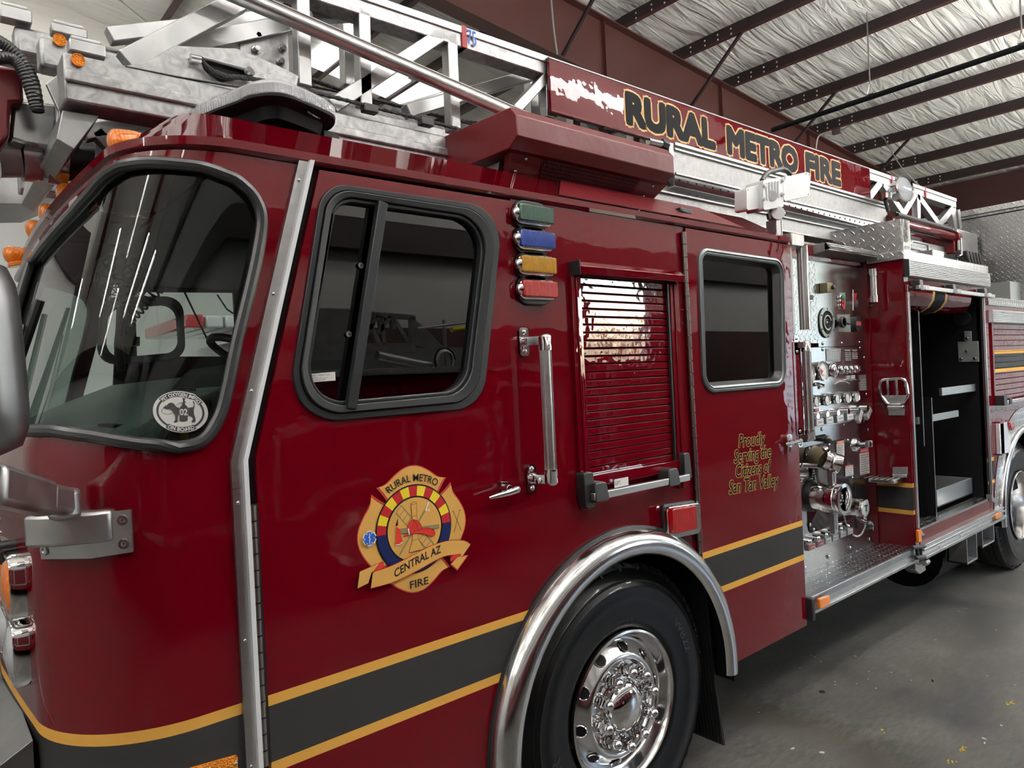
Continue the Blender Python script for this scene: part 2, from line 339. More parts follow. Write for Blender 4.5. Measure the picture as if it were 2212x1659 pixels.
# ------------------------------------------------------------------ building
FZ = -.045
def floor_mat():
    m, nt, b = nodes('sealed_concrete'); tc = N(nt, 'ShaderNodeTexCoord')
    n1 = N(nt, 'ShaderNodeTexNoise'); n1.inputs['Scale'].default_value = 1.1; n1.inputs['Detail'].default_value = 9; n1.inputs['Distortion'].default_value = .7
    mp = N(nt, 'ShaderNodeMapping'); mp.inputs['Scale'].default_value = (1, 3.2, 1); mp.inputs['Rotation'].default_value = (0, 0, .5)
    n2 = N(nt, 'ShaderNodeTexNoise'); n2.inputs['Scale'].default_value = 9; n2.inputs['Detail'].default_value = 8; n2.inputs['Roughness'].default_value = .7
    nt.links.new(tc.outputs['Object'], n1.inputs['Vector']); nt.links.new(tc.outputs['Object'], mp.inputs[0]); nt.links.new(mp.outputs[0], n2.inputs['Vector'])
    cr = N(nt, 'ShaderNodeValToRGB'); e = cr.color_ramp.elements; n2.inputs['Scale'].default_value = 14; e[0].position = .3; e[0].color = (.048, .050, .050, 1); e[1].position = .75; e[1].color = (.145, .140, .130, 1)
    c = e.new(.52); c.color = (.088, .085, .078, 1)
    mx = N(nt, 'ShaderNodeMix', data_type='RGBA', blend_type='OVERLAY'); mx.inputs['Factor'].default_value = 1
    nt.links.new(n1.outputs[0], cr.inputs[0]); nt.links.new(cr.outputs[0], mx.inputs['A']); nt.links.new(n2.outputs[0], mx.inputs['B'])
    # one curved brown water stain
    sp = N(nt, 'ShaderNodeSeparateXYZ'); nt.links.new(tc.outputs['Object'], sp.inputs[0])
    wob = math_(nt, 'MULTIPLY', math_(nt, 'SUBTRACT', n2.outputs[0], .5), .5)
    d = math_(nt, 'SQRT', math_(nt, 'ADD', math_(nt, 'POWER', math_(nt, 'SUBTRACT', sp.outputs['X'], 2.75), 2), math_(nt, 'POWER', math_(nt, 'ADD', sp.outputs['Y'], .05), 2)))
    ringd = math_(nt, 'ABSOLUTE', math_(nt, 'SUBTRACT', math_(nt, 'ADD', d, wob), .78))
    st = N(nt, 'ShaderNodeMapRange'); st.inputs['From Min'].default_value = 0; st.inputs['From Max'].default_value = .2; st.inputs['To Min'].default_value = .55; st.inputs['To Max'].default_value = 0
    nt.links.new(ringd, st.inputs['Value'])
    m3 = N(nt, 'ShaderNodeMix', data_type='RGBA'); m3.inputs['B'].default_value = (.045, .035, .022, 1); nt.links.new(st.outputs[0], m3.inputs['Factor']); nt.links.new(mx.outputs['Result'], m3.inputs['A'])
    # saw-cut control joint
    jl = math_(nt, 'LESS_THAN', math_(nt, 'ABSOLUTE', math_(nt, 'ADD', math_(nt, 'SUBTRACT', sp.outputs['X'], 7.3), math_(nt, 'MULTIPLY', n2.outputs[0], .03))), .008)
    m4 = N(nt, 'ShaderNodeMix', data_type='RGBA'); m4.inputs['B'].default_value = (.015, .015, .015, 1); nt.links.new(jl, m4.inputs['Factor']); nt.links.new(m3.outputs['Result'], m4.inputs['A'])
    nt.links.new(m4.outputs['Result'], b.inputs['Base Color'])
    rg = N(nt, 'ShaderNodeMapRange'); rg.inputs['To Min'].default_value = .22; rg.inputs['To Max'].default_value = .5; nt.links.new(n2.outputs[0], rg.inputs['Value']); nt.links.new(rg.outputs[0], b.inputs['Roughness'])
    bp = N(nt, 'ShaderNodeBump'); bp.inputs['Strength'].default_value = .15; bp.inputs['Distance'].default_value = .01; nt.links.new(n2.outputs[0], bp.inputs['Height']); nt.links.new(bp.outputs[0], b.inputs['Normal'])
    return m
def fabric_mat():
    m, nt, b = nodes('insulation_fabric'); b.inputs['Base Color'].default_value = (.88, .855, .80, 1); b.inputs['Roughness'].default_value = .55
    tc = N(nt, 'ShaderNodeTexCoord'); mp = N(nt, 'ShaderNodeMapping'); mp.inputs['Scale'].default_value = (.35, 2.4, 1); mp.inputs['Rotation'].default_value = (0, 0, .35)
    n = N(nt, 'ShaderNodeTexNoise'); n.inputs['Scale'].default_value = 1.6; n.inputs['Detail'].default_value = 5; n.inputs['Distortion'].default_value = 1.6
    nt.links.new(tc.outputs['Object'], mp.inputs[0]); nt.links.new(mp.outputs[0], n.inputs['Vector'])
    bp = N(nt, 'ShaderNodeBump'); bp.inputs['Strength'].default_value = 1; bp.inputs['Distance'].default_value = .07; nt.links.new(n.outputs[0], bp.inputs['Height']); nt.links.new(bp.outputs[0], b.inputs['Normal'])
    return m
FABRIC = fabric_mat()
BROWN = mat('brown_primer_steel', (.075, .024, .020), .42, bump=('noise', 3, .1)); BROWND = mat('brown_purlin_steel', (.020, .0095, .0105), .5)
HOLE = mat('painted_hole_light', (.8, .8, .78), .6)  # pale discs stand for light showing through the bolt holes
WALLM = mat('white_wall_panel', (.72, .73, .72), .5); CORR = mat('corrugated_white_steel', (.62, .60, .56), .38)
b = MB(); b.box((-9, -13, FZ - .2), (24, 14.4, FZ), floor_mat()); struct('floor', b, smooth=0)
K = .156; HR = 7.85          # roof slope; purlin underside height at x = 11.7
def zr(x): return HR + K * (11.7 - x) if x > 2 else HR + K * 9.7 - K * (2 - x)
b = MB()
for x0, x1 in ((-9, 2), (2, 22.2)):
    n = 40; m_ = 30; vs = []; fs = []
    for i in range(n + 1):
        x = x0 + (x1 - x0) * i / n; ph = ((x - 11.7) / 1.52) % 1.0; sag = .05 * math.sin(PI * ph)
        for j in range(m_ + 1):
            y = -13 + 27.4 * j / m_; vs.append((x, y, zr(x) + .25 - sag))
    for i in range(n):
        for j in range(m_): a = i * (m_ + 1) + j; fs.append((a, a + 1, a + m_ + 2, a + m_ + 1))
    b.add(vs, fs, FABRIC)
struct('ceiling', b, smooth=60)
# purlins: Z-section members running across the building
pi_ = 0
for i in range(-8, 7):
    x = 11.7 + 1.52 * i
    if x < 2.6: continue
    z = zr(x) if i < 6 else zr(x)
    b = MB(); h = .31
    b.box((x, -12.9, z), (x + .012, 14.3, z + h), BROWND); b.box((x - .08, -12.9, z), (x, 14.3, z + .012), BROWN); b.box((x, -12.9, z + h - .01), (x + .08, 14.3, z + h), BROWND)
    for (yy, zz) in ((5.3, 0), (5.58, 0), (5.86, 0), (5.3, 1), (5.58, 1), (5.86, 1), (6.08 - .03 * i + .1, 0), (6.18 - .03 * i, 1)):
        b.cyl((x - .015, yy - .03 * i - .1 * (i > 3), z + .07 + .09 * zz), (x - .013, yy - .03 * i - .1 * (i > 3), z + .07 + .09 * zz), .018, HOLE, 8)
    b.box((x - .012, 4.95, z + .01), (x, 6.6, z + h - .02), BROWND)
    o = struct('trim_%d' % (pi_ + 1), b, smooth=0); o['label'] = 'brown steel roof purlin under the white insulation'; pi_ += 1
# main rafter following the roof slope, plus its flange braces
YR = 6.5
def raf(y, nm, x0=-8.9, x1=21.5, depth=1.12):
    b = MB()
    for (a, c) in ((x0, 2), (2, x1)):
        def P(x, dz): return Vector((x, y - .08 * (x - 11.65), zr(x) + dz))
        b.bar(P(a, -.02), P(c, -.02), .3, .025, BROWN); b.bar(P(a, -depth), P(c, -depth), .3, .025, BROWN)
        b.prism([P(a, -.02) - Vector((0, .008, 0)), P(c, -.02) - Vector((0, .008, 0)), P(c, -depth) - Vector((0, .008, 0)), P(a, -depth) - Vector((0, .008, 0))], (0, .016, 0), BROWN)
    for x in (5.1, 9.7, 12.9, 16.0, 19.1): b.bar((x, y - .08 * (x - 11.65) - .02, zr(x) - .02), (x, y - .08 * (x - 11.65) - .02, zr(x) - depth), .012, .13, BROWN)
    return struct(nm, b, smooth=0)
raf(YR, 'trim_40'); raf(-4.9, 'trim_41')
bk = MB(); bk.box((21.4, -12.9, 5.62), (21.6, 12.9, 6.45), mat('deep_brown_beam', (.05, .016, .016), .5)); struct('trim_42', bk, smooth=0)
braces = [11.7 - 1.52 * .0, 14.74, 17.78, 8.66, 5.62]
fb = None
for i, x in enumerate(braces):
    b = MB(); b.bar((x, YR - .08 * (x - 11.65) - .1, zr(x) - 1.08), (x, YR - .08 * (x - 11.65) - 1.5, zr(x) + .1), .05, .05, BROWND)
    o = struct('trim_%d' % (50 + i), b, smooth=0)
# far end wall: horizontal ribs of corrugated white steel
b = MB(); pr = []; z = FZ
while z < 6.4:
    pr += [(0, z), (0, z + .14), (-.045, z + .165), (-.045, z + .215), (0, z + .24)]; z += .28
vs = [(22 + dx, y, zz) for y in (-13, 14.4) for dx, zz in pr]; n = len(pr)
b.add(vs, [(i, i + 1, n + i + 1, n + i) for i in range(n - 1)], CORR); b.box((22.1, -13, FZ), (22.2, 14.4, 6.8), WALLM); struct('wall_back', b, smooth=0)
ZW = S((30, 437), 14.0).z
b = MB(); b.box((-9.2, 14.2, FZ), (22.1, 14.4, ZW), WALLM); b.box((-9.2, 14.2, ZW), (22.1, 14.4, 10), FABRIC)
for x in range(-8, 22, 2): b.box((x, 14.17, FZ), (x + .02, 14.2, ZW), LABEL)
struct('wall_left', b, smooth=0)
b = MB(); b.box((-9.2, 13.9, ZW), (22, 14.15, ZW + 1.0), BROWND); struct('trim_60', b, smooth=0)
# wall on the photographer's side with two tall door openings to the yard
def wall_open(nm, y, doors, top=10):
    b = MB(); WALLM = mat('grey_lined_wall', (.46, .46, .44), .7); xs = [-9.2] + [v for d in doors for v in d[:2]] + [22.1]
    for i in range(0, len(xs), 2): b.box((xs[i], y - .2, FZ), (xs[i + 1], y, top), WALLM)
    for d in doors:
        b.box((d[0], y - .2, d[2]), (d[1], y, top), WALLM)
        b.box((d[0] - .1, y, FZ), (d[0], y + .06, d[2] + .1), BROWN); b.box((d[1], y, FZ), (d[1] + .1, y + .06, d[2] + .1), BROWN); b.box((d[0], y, d[2]), (d[1], y + .06, d[2] + .15), BROWN)
    b.box((-9.2, y, 3.6), (15.0, y + .2, 4.0), BROWND); b.box((-9.2, y, 5.3), (22.1, y + .2, 5.6), BROWND)
    struct(nm, b, smooth=0)
wall_open('wall_right', -6.5, [(8.55, 10.4, 3.3), (15.1, 19.3, 4.9)])
b = MB(); b.box((-9.2, -13, FZ), (-9, 14.4, 5.2), WALLM); b.box((-9.2, -13, 5.2), (-9, 14.4, 10), FABRIC); b.box((-9, -13, 5.0), (-8.8, 14, 5.4), BROWND); struct('wall_front', b, smooth=0)
b = MB(); WSC = mat('added_dark_boards', (.05, .018, .016), .5)  # unseen dark boards, added to darken what the rear door reflects
for x0, x1 in ((-9.1, 8.4), (10.55, 14.95)): b.box((x0, -6.5, FZ), (x1, -6.44, 2.6), WSC)
struct('trim_70', b, smooth=0)
# lamps: long strip fixtures hanging below the roof
LENS = mat('lit_strip_lens', (1, 1, 1), .5, emis=((1.0, .985, .95), LAMP)); LENSU = mat('added_uplight', (1, 1, 1), .5, emis=((1.0, .985, .95), LAMP * 12)); LENSF = mat('added_uplight_front', (1, 1, 1), .5, emis=((1.0, .985, .95), LAMP * 5)); LB = mat('strip_body', (.7, .7, .7), .5)  # the upward-glowing lenses are added to brighten the ceiling
def strip(x, y, lab, grp='strip lights hanging over the bay'):
    z = zr(x) - 2.6
    t = thing('strip_light', lab, 'ceiling light', (x, y, z), grp)
    a = MB(); a.box((x - 1.2, y - .05, z + .03), (x + 1.2, y + .05, z + .07), LB); obj('housing', a, t, smooth=0)
    a = MB(); a.box((x - 1.2, y - .085, z), (x + 1.2, y + .085, z + .029), LENS); a.box((x - 1.2, y - .09, z + .071), (x + 1.2, y + .09, z + .09), LENSU if x > 2 else LENSF); obj('lens', a, t, smooth=0)
    a = MB()
    for s in (-1, 1): a.tube([(x + s, y, z + .09), (x + s, y, zr(x + s) + .02)], .004, STEEL, 5)
    obj('hanger', a, t)
for i, y in enumerate((-4.3, -2.5)):
    for j, x in enumerate((-6.5, -2.6, 1.0, 4.4, 7.6, 11.0, 14.4, 17.6)): strip(x, y, 'strip light behind the camera, %s from the front in the row %s' % (('first', 'second', 'third', 'fourth', 'fifth', 'sixth', 'seventh', 'eighth')[j], ('over the opposite truck', 'nearer the camera')[i]))
for j, x in enumerate((-6.5, -3.2)): strip(x, 2.0, 'white strip light over the near truck, %s from the front' % ('first', 'second', 'third', 'fourth')[j])
for j, x in enumerate((-7.8, -5.2)): strip(x, -.2, 'white strip light in the row beside the truck front, %s from the front wall' % ('first', 'second', 'third')[j])
for j, x in enumerate((-5.5, .0)): strip(x, 10.5, 'white strip light over the far side of the bay, %s' % ('by the front wall', 'abreast of the cab')[j])
# rooflight panel
b = MB(); sk = mat('rooflight_sheet', (.9, .9, .9), .5, emis=((.95, .98, 1), 2.2))
for i, (xa, xb) in enumerate(((6.72, 8.02), (8.24, 9.45))):
    b.prism([(xa, 11.3, zr(xa) + .12), (xb, 11.3, zr(xb) + .12), (xb, 12.4, zr(xb) + .12), (xa, 12.4, zr(xa) + .12)], (0, 0, .03), sk)
struct('window_1', b, smooth=0)
# ------------------------------------------------------------------ the fire truck: cab
T = thing('fire_truck', 'dark red fire truck with an aluminium aerial ladder on its roof, filling the picture', 'fire truck', (3.5, 1.1, FZ))
HW = 1.20                     # half width; the centre line is y = HW
ZB, ZT, ZG = .46, 1.72, 2.492
def mir(v, far): return Vector((v.x, 2 * HW - v.y, v.z)) if far else v
def cabp(s, z, d=0.0):        # s: 1..2 side, 0..1 front corner, -1..0 front face up to the centre line; d: inward offset
    t = min(max((z - ZT) / (ZG - ZT), 0), 1); far = s < -1
    if far: s = -2 - s
    x0 = .212 + .225 * t; rc = .315 - .05 * t
    if s >= 1: xe = strip_x(z); a = x0 + rc; v = Vector((a + (xe - a) * (s - 1), d, z))
    elif s >= 0: an = PI / 2 * s; q = rc - d; v = Vector((x0 + rc - q * math.cos(an), rc - q * math.sin(an), z))
    else: v = Vector((x0 + d - .035 * (1 - (1 + s) ** 2), rc + (HW - rc) * (-s), z))
    return mir(v, far)
def strip_x(z): return (.632 if z < 1.66 else .632 + (z - 1.66) / (ZG - 1.66) * .232)
def uv_of(p):                 # photo point on the cab skin -> (s, z)
    best = None
    for i in range(-50, 101):
        s = i / 50
        z = 1.9
        for _ in range(4):
            q = cabp(s, z); v = _ray(*p); t = ((q.x - EYE.x) * v.x + (q.y - EYE.y) * v.y) / (v.x ** 2 + v.y ** 2); z = EYE.z + v.z * t
        q = cabp(s, z); e = (EYE + v * t - Vector((q.x, q.y, z))).length
        if best is None or e < best[0] - 1e-5: best = (e, s, z)
    lo = best[1] - .01; bb = best
    for i in range(21):
        s = lo + i * .001; z = best[2]
        for _ in range(3):
            q = cabp(s, z); v = _ray(*p); t = ((q.x - EYE.x) * v.x + (q.y - EYE.y) * v.y) / (v.x ** 2 + v.y ** 2); z = EYE.z + v.z * t
        q = cabp(s, z); e = (EYE + v * t - Vector((q.x, q.y, z))).length
        if e < bb[0]: bb = (e, s, z)
    return bb[1], bb[2]
# windscreen opening: photo points on the near side and corner, then the front, to the centre post
WS = [(400, 957), (380, 953), (450, 930), (482, 870), (508, 740), (535, 565), (540, 480), (518, 428), (470, 398), (400, 378), (300, 368)]
ws = [uv_of(p) for p in [(385, 966), (440, 949), (472, 902), (490, 840), (511, 738), (535, 640), (554, 555), (565, 475), (548, 425), (505, 386), (440, 363), (380, 355), (320, 352), (265, 360)]]
ws = [(s, z) for s, z in ws]
def wsh(far=False):
    pts = [Vector((s, 0, z)) for s, z in ws] + [Vector((.05, 0, 2.42)), Vector((-.25, 0, 2.388)), Vector((-.97, 0, 2.34)), Vector((-.97, 0, 1.77)), Vector((-.3, 0, 1.77)), Vector((0, 0, 1.768)), Vector((.34, 0, 1.767)), Vector((.56, 0, 1.75)), Vector((.78, 0, 1.725))]
    k = len(ws); a = catmull(pts[:k], 5, closed=False); L = [(p.x, p.z) for p in a + pts[k:]]
    out = []
    for i in range(len(L)):       # add points along long edges so they follow the curve
        (u0, v0), (u1, v1) = L[i], L[(i + 1) % len(L)]; n = max(1, int(abs(u1 - u0) / .08), int(abs(v1 - v0) / .12))
        out += [(u0 + (u1 - u0) * j / n, v0 + (v1 - v0) * j / n) for j in range(n)]
    return [(-2 - u, v) for u, v in out] if far else out
HN, HFAR = wsh(), wsh(True)
def edge(lo, hi, n): return [lo + (hi - lo) * i / n for i in range(n + 1)]
out = [(s, ZB) for s in edge(-4, 2, 100)] + [(2, z) for z in edge(ZB, ZG, 30)[1:]] + [(s, ZG) for s in edge(2, -4, 100)[1:]] + [(-4, z) for z in edge(ZG, ZB, 30)[1:-1]]
b = MB(); sheet(b, out, [HN, HFAR], lambda u, v, d: cabp(u, v, d), REDS, step=(.06, .07), thick=.03)
shell = obj('cab_shell', b, T, smooth=50)
for nm, H, far in (('windscreen', HN, 0), ('windscreen', HFAR, 1)):
    b = MB(); sheet(b, H, [], lambda u, v, d: cabp(u, v, .012 + d), GLASS_W, step=(.07, .08)); wg = obj(nm, b, T, smooth=60)
    if not far: WIN = wg
    b = MB(); path = [cabp(u, v, -.004) for u, v in H]; b.tube(path, .0165, GASK, 10, closed=True); obj('gasket', b, wg)
# roof: chamfered brow and crown
def plan(z, inset, n=14):
    L = [cabp(s, z) for s in [2] + edge(1, 0, n) + edge(-.1, -1, 6)]
    L[0].x = 3.515; far = [mir(p, True) for p in reversed(L[:-1])]; L += far
    if inset:
        out = []
        for i, p in enumerate(L):
            a = L[max(i - 1, 0)]; c = L[min(i + 1, len(L) - 1)]; t = (c - a).normalized(); nn = Vector((-t.y, t.x, 0))
            if (Vector((2, HW, z)) - p).dot(nn) < 0: nn = -nn
            if i in (0, len(L) - 1): nn = Vector((0, 1 if i == 0 else -1, 0))
            out.append(p + nn * inset)
        L = out
    return L
b = MB(); lv = [(2.470, -.004), (2.480, -.016), (2.502, -.016), (2.512, .012), (2.622, .155), (2.632, .19)]
rows = []
for z, ins in lv:
    row = plan(2.492, ins)
    rows.append([Vector((p.x, p.y, z)) for p in row])
# bevelled rear end of the brow
for r_, (z, ins) in zip(rows, lv):
    if z > 2.55: r_[0].x = 3.36; r_[-1].x = 3.36
n = len(rows[0]); vs = [p for r_ in rows for p in r_]
b.add(vs, [(i * n + j, i * n + j + 1, (i + 1) * n + j + 1, (i + 1) * n + j) for i in range(len(rows) - 1) for j in range(n - 1)], RED)
b.add(rows[-1], [tuple(range(n))], RED)
b.add([rows[k][0] for k in range(6)] + [rows[k][-1] for k in range(5, -1, -1)], [tuple(range(12))], RED)
obj('cab_roof', b, T, smooth=24)
# aluminium pillar trim, kinked at the belt line
b = MB()
def stripx(z): return strip_x(z) if z <= ZG else strip_x(ZG)
tz = [ZB, 1.0, 1.60, 1.66, 1.74, 2.1, 2.478]
def trimpath(dx, y): return [Vector((stripx(z) + dx, y, z)) for z in tz]
P1, P2, P3 = trimpath(-.004, 0), trimpath(.022, 0), trimpath(.034, 0)
def ribbon(mb, A, B_, y0, y1, m):
    n = len(A); vs = [Vector((p.x, y0, p.z)) for p in A] + [Vector((p.x, y0, p.z)) for p in B_] + [Vector((p.x, y1, p.z)) for p in A] + [Vector((p.x, y1, p.z)) for p in B_]
    fs = []
    for i in range(n - 1): fs += [(i, i + 1, n + i + 1, n + i), (i, 2 * n + i, 2 * n + i + 1, i + 1), (n + i, n + i + 1, 3 * n + i + 1, 3 * n + i)]
    fs += [(0, n, 3 * n, 2 * n), (n - 1, 3 * n - 1, 4 * n - 1, 2 * n - 1)]
    mb.add(vs, fs, m)
ribbon(b, P1, P2, -.012, .01, ALUX); ribbon(b, P2, P3, -.03, .01, WHITE)
tr = obj('pillar_trim', b, T, smooth=30)
for z in (.86, 1.19, 1.55, 1.84, 2.1, 2.42):
    b = MB(); b.dome((stripx(z) + .009, -.012, z), (0, -1, 0), .006, .004, STEEL, 8, 3); obj('screw', b, tr)
b = MB(); ribbon(b, trimpath(.034, 0), trimpath(.062, 0), .012, .03, BLKM); obj('door_seal', b, T)
# body side skin behind the doors, wheel arch cut out
WC = (2.12, .515); WR = .70
def arc(cx_, cz, r, a0, a1, n): return [(cx_ + r * math.cos(math.radians(a0 + (a1 - a0) * i / n)), cz + r * math.sin(math.radians(a0 + (a1 - a0) * i / n))) for i in range(n + 1)]
def cut(z, r=WR): return math.degrees(math.asin((z - WC[1]) / r))
DX = 1.628                    # rear edge of the front door
sa = cut(.476)
arch = arc(WC[0], WC[1], WR, 180 - sa, sa, 40)
QR = 2.60                      # middle panel runs to the rear door
pan = [(DX + .006, .476)] if WC[0] - WR > DX else []
a_in = [p for p in arch if p[0] > DX + .006]
mid = [(DX + .006, a_in[0][1])] + a_in[:]
mid = [p for p in mid if p[0] < QR + .03] + [(QR + .03, math.sqrt(WR ** 2 - (QR + .03 - WC[0]) ** 2) + WC[1]), (QR + .03, 2.475), (DX + .006, 2.475)]
sh = [S((1247, 596)), S((1440, 606)), S((1458, 1003)), S((1266, 1029))]
SHX0, SHX1, SHZ0, SHZ1 = 1.985 + 0 * 0, 0, 0, 0
SHX0 = sh[0].x; SHX1 = sh[1].x; SHZ1 = sh[0].z; SHZ0 = sh[3].z
b = MB(); sheet(b, mid, [[(SHX0, SHZ0), (SHX1, SHZ0), (SHX1, SHZ1), (SHX0, SHZ1)]], FLAT(0), REDS, step=(.25, .25), thick=.03)
obj('quarter_panel', b, T, smooth=0)
# front door
fw_o = [S(p) for p in [(683, 430), (1063, 462), (1030, 893), (622, 908)]]
def zx(pts): return [(p.x, p.z) for p in pts]
FWO = rpoly([S((692, 395)), S((1082, 452)), S((1037, 880)), S((610, 918))], [.085, .11, .11, .12], 8)
FWI = rpoly([S((716, 424)), S((1050, 474)), S((1006, 850)), S((644, 884))], [.07, .10, .10, .10], 8)
dz0 = .40
door_out = [(stripx(z) + .062, z) for z in (dz0, 1.60, 1.66, 1.74, 2.46)] + [(DX, 2.46)]
am = [p for p in arc(WC[0], WC[1], WR + .012, 90, 180 - cut(dz0, WR + .012) if False else 190, 40) if p[0] < DX]
am = [(DX, WC[1] + math.sqrt((WR + .012) ** 2 - (DX - WC[0]) ** 2))] + am
am = [p for p in am if p[1] > dz0] + [(WC[0] - math.sqrt((WR + .012) ** 2 - (WC[1] - dz0) ** 2), dz0)]
b = MB(); sheet(b, door_out + am, [zx(FWI)], FLAT(-.009), REDS, step=(.2, .2), thick=.03)
FD = obj('front_door', b, T, smooth=0, bevel=0)
b = MB(); mid_o = [a.lerp(c, .45) for a, c in zip(FWO, FWI)]
def yoff(L, y): return [Vector((p.x, y, p.z)) for p in L]
b.ring(yoff(FWO, -.018), yoff(mid_o, -.018), (0, .012, 0), SATIN); b.ring(yoff([a.lerp(c, .5) for a, c in zip(FWO, FWI)], -.026), yoff(FWI, -.022), (0, .03, 0), SATIN)
b.ring(yoff(FWI, -.012), yoff(shrink(FWI, .012), -.012), (0, .03, 0), SATIN)
wf = obj('window_frame', b, FD, bevel=.003)
b = MB(); b.prism(yoff(shrink(FWI, .003), .010), (0, .004, 0), GLASS_D); wgl = obj('window_pane', b, FD, smooth=0)
b = MB(); a0, a1 = S((825, 438), -.02), S((757, 883), -.02); b.bar(a0, a1, .03, .024, SATIN, (0, 1, 0)); obj('window_divider', b, FD, bevel=.002)
b = MB(); a0, a1 = S((715, 462), -.006), S((648, 822), -.006); b.bar(a0, a1, .018, .012, BLK, (0, 1, 0)); obj('sash_rail', b, FD)
for p in ((778, 574), (752, 722)):
    b = MB(); c = S(p, .006); b.cyl(c, c - Vector((0, .006, 0)), .009, STEEL, 12); b.cyl(c - Vector((0, .006, 0)), c - Vector((0, .008, 0)), .003, BLK, 6); obj('screw', b, FD)
# window sticker
b = MB(); q = [S(p, .007) for p in [(668, 808), (724, 803), (725, 822), (670, 826)]]; b.prism(q, (0, .001, 0), LABEL)
def quadmap(q, y):
    return lambda s, t: Vector((q[3].x + (q[2].x - q[3].x) * s + (q[0].x - q[3].x) * t, y, q[3].z + (q[2].z - q[3].z) * s + (q[0].z - q[3].z) * t))
fn = quadmap(q, .0065)
for t0, txt, s1 in ((.68, 'SAFETY INSPECTION', .8), (.4, 'TRUCK #', .33), (.1, 'ACCEPTANCE DATE', .6)):
    put_text(b, txt, lambda s, t, t0=t0, s1=s1: fn(.05 + s * (s1 - .05), t0 + t * .2), INK)
b.prism([fn(.36, .42), fn(.7, .42), fn(.7, .45), fn(.36, .45)], (0, -.0004, 0), INK); obj('paper_label', b, wgl, smooth=0)
# front door handle
b = MB(); c0 = S((1085, 1053), -.012); b.prism([S(p, -.009) for p in [(1078, 1040), (1092, 1040), (1094, 1066), (1080, 1067)]], (0, -.012, 0), CHROME)
b.cyl(c0, c0 - Vector((0, .04, 0)), .012, CHROME, 14)
hp = [S(p, -.05) for p in [(1118, 1057), (1100, 1064), (1078, 1070), (1056, 1076)]]; b.tube(hp, [.013, .011, .009, .005], CHROME, 12); b.dome(hp[0], (1, 0, 0), .013, .01, CHROME, 12, 4)
obj('door_handle', b, FD, bevel=.002)
# hinges: long piano hinges
def hinge(pa, pb, y, par, w=.022, nseg=24):
    b = MB(); A = S(pa, y); B_ = S(pb, y); d = (B_ - A)
    for i in range(nseg):
        a = A + d * ((i + .04) / nseg); c = A + d * ((i + .96) / nseg); b.cyl(a, c, w * .42, HINGE, 10)
    b.bar(A + Vector((w * .55, .008, 0)), B_ + Vector((w * .55, .008, 0)), w, .004, BLK, (0, 1, 0))
    return obj('piano_hinge', b, par)
hinge((545, 1090), (572, 1655), -.014, FD, .024, 16)
b = MB(); A, B_ = S((537, 1092), -.0095), S((556, 1500), -.0095); b.bar(A, S((563, 1700), -.0095), .018, .002, BLKM, (0, 1, 0)); obj('hinge_gap', b, FD)
# ------------------------------------------------------------------ door emblem
EC = Vector((1.1725, 0, 1.391)); EMB = MB()
OC = mat('emblem_orange_gold', (.66, .36, .09), .4, coat=.3); ER = mat('emblem_red', (.62, .035, .022), .4, coat=.3); ED = mat('emblem_dark_line', (.012, .008, .008), .4)
EY = mat('emblem_yellow', (.78, .62, .03), .4); ECR = mat('emblem_crimson', (.42, .012, .02), .4); EN = mat('emblem_navy', (.006, .012, .075), .35); EB = mat('emblem_blue', (.02, .11, .55), .4); EW = mat('emblem_white', (.8, .8, .78), .4); EO = mat('emblem_olive', (.22, .19, .09), .5)
lay = [-.0094]
def up(): lay[0] -= .00012
def ep(u, v): return Vector((EC.x + u, lay[0], EC.z + v))
def eshape(pts, m, smooth=True, closed=True):
    up(); L = [(p[0], p[1]) for p in catmull([Vector((u, v, 0)) for u, v in pts], 6, closed)] if smooth else pts
    sheet(EMB, L, [], lambda u, v, d: ep(u, v), m)
    return L
def scaled(pts, k, c=None):
    c = c or (sum(p[0] for p in pts) / len(pts), sum(p[1] for p in pts) / len(pts)); return [(c[0] + (u - c[0]) * k, c[1] + (v - c[1]) * k) for u, v in pts]
def eoutline(L, m, wd=.0012):
    up(); n = len(L)
    for i in range(n):
        a = Vector((L[i][0], L[i][1])); c = Vector((L[(i + 1) % n][0], L[(i + 1) % n][1])); d = (c - a)
        if d.length < 1e-6: continue
        nn = Vector((-d.y, d.x)).normalized() * wd / 2
        EMB.add([ep(*(a + nn)), ep(*(c + nn)), ep(*(c - nn)), ep(*(a - nn))], [(0, 1, 2, 3)], m)
def eline(pts, m, wd):
    up()
    for a, c in zip(pts, pts[1:]):
        a = Vector(a); c = Vector(c); nn = Vector((-(c - a).y, (c - a).x)).normalized() * wd / 2
        EMB.add([ep(*(a + nn)), ep(*(c + nn)), ep(*(c - nn)), ep(*(a - nn))], [(0, 1, 2, 3)], m)
def edisc(r, m, r0=0, a0=0, a1=360, n=48):
    up(); A = [math.radians(a0 + (a1 - a0) * i / n) for i in range(n + 1)]
    vs = [ep(r * math.cos(a), r * math.sin(a)) for a in A] + [ep(r0 * math.cos(a), r0 * math.sin(a)) for a in A]
    EMB.add(vs, [(i, i + 1, n + 2 + i, n + 1 + i) for i in range(n)], m)
def sm(pts, n=5): return [(p.x, p.y) for p in catmull([Vector((u, v, 0)) for u, v in pts], n, False)]
top = sm([(-.128, .143), (-.098, .150), (-.064, .174), (-.03, .192), (0, .197), (.03, .192), (.064, .174), (.098, .150), (.128, .143)]) + sm([(.128, .143), (.112, .124), (.094, .098)])[1:] + sm([(-.094, .098), (-.112, .124), (-.128, .143)])[:-1]
def rot(pts, k): return [((u, v), (-v, u), (-u, -v), (v, -u))[k] for u, v in pts]
petals = [rot(top, 1), rot(top, 3), rot(top, 2), top]
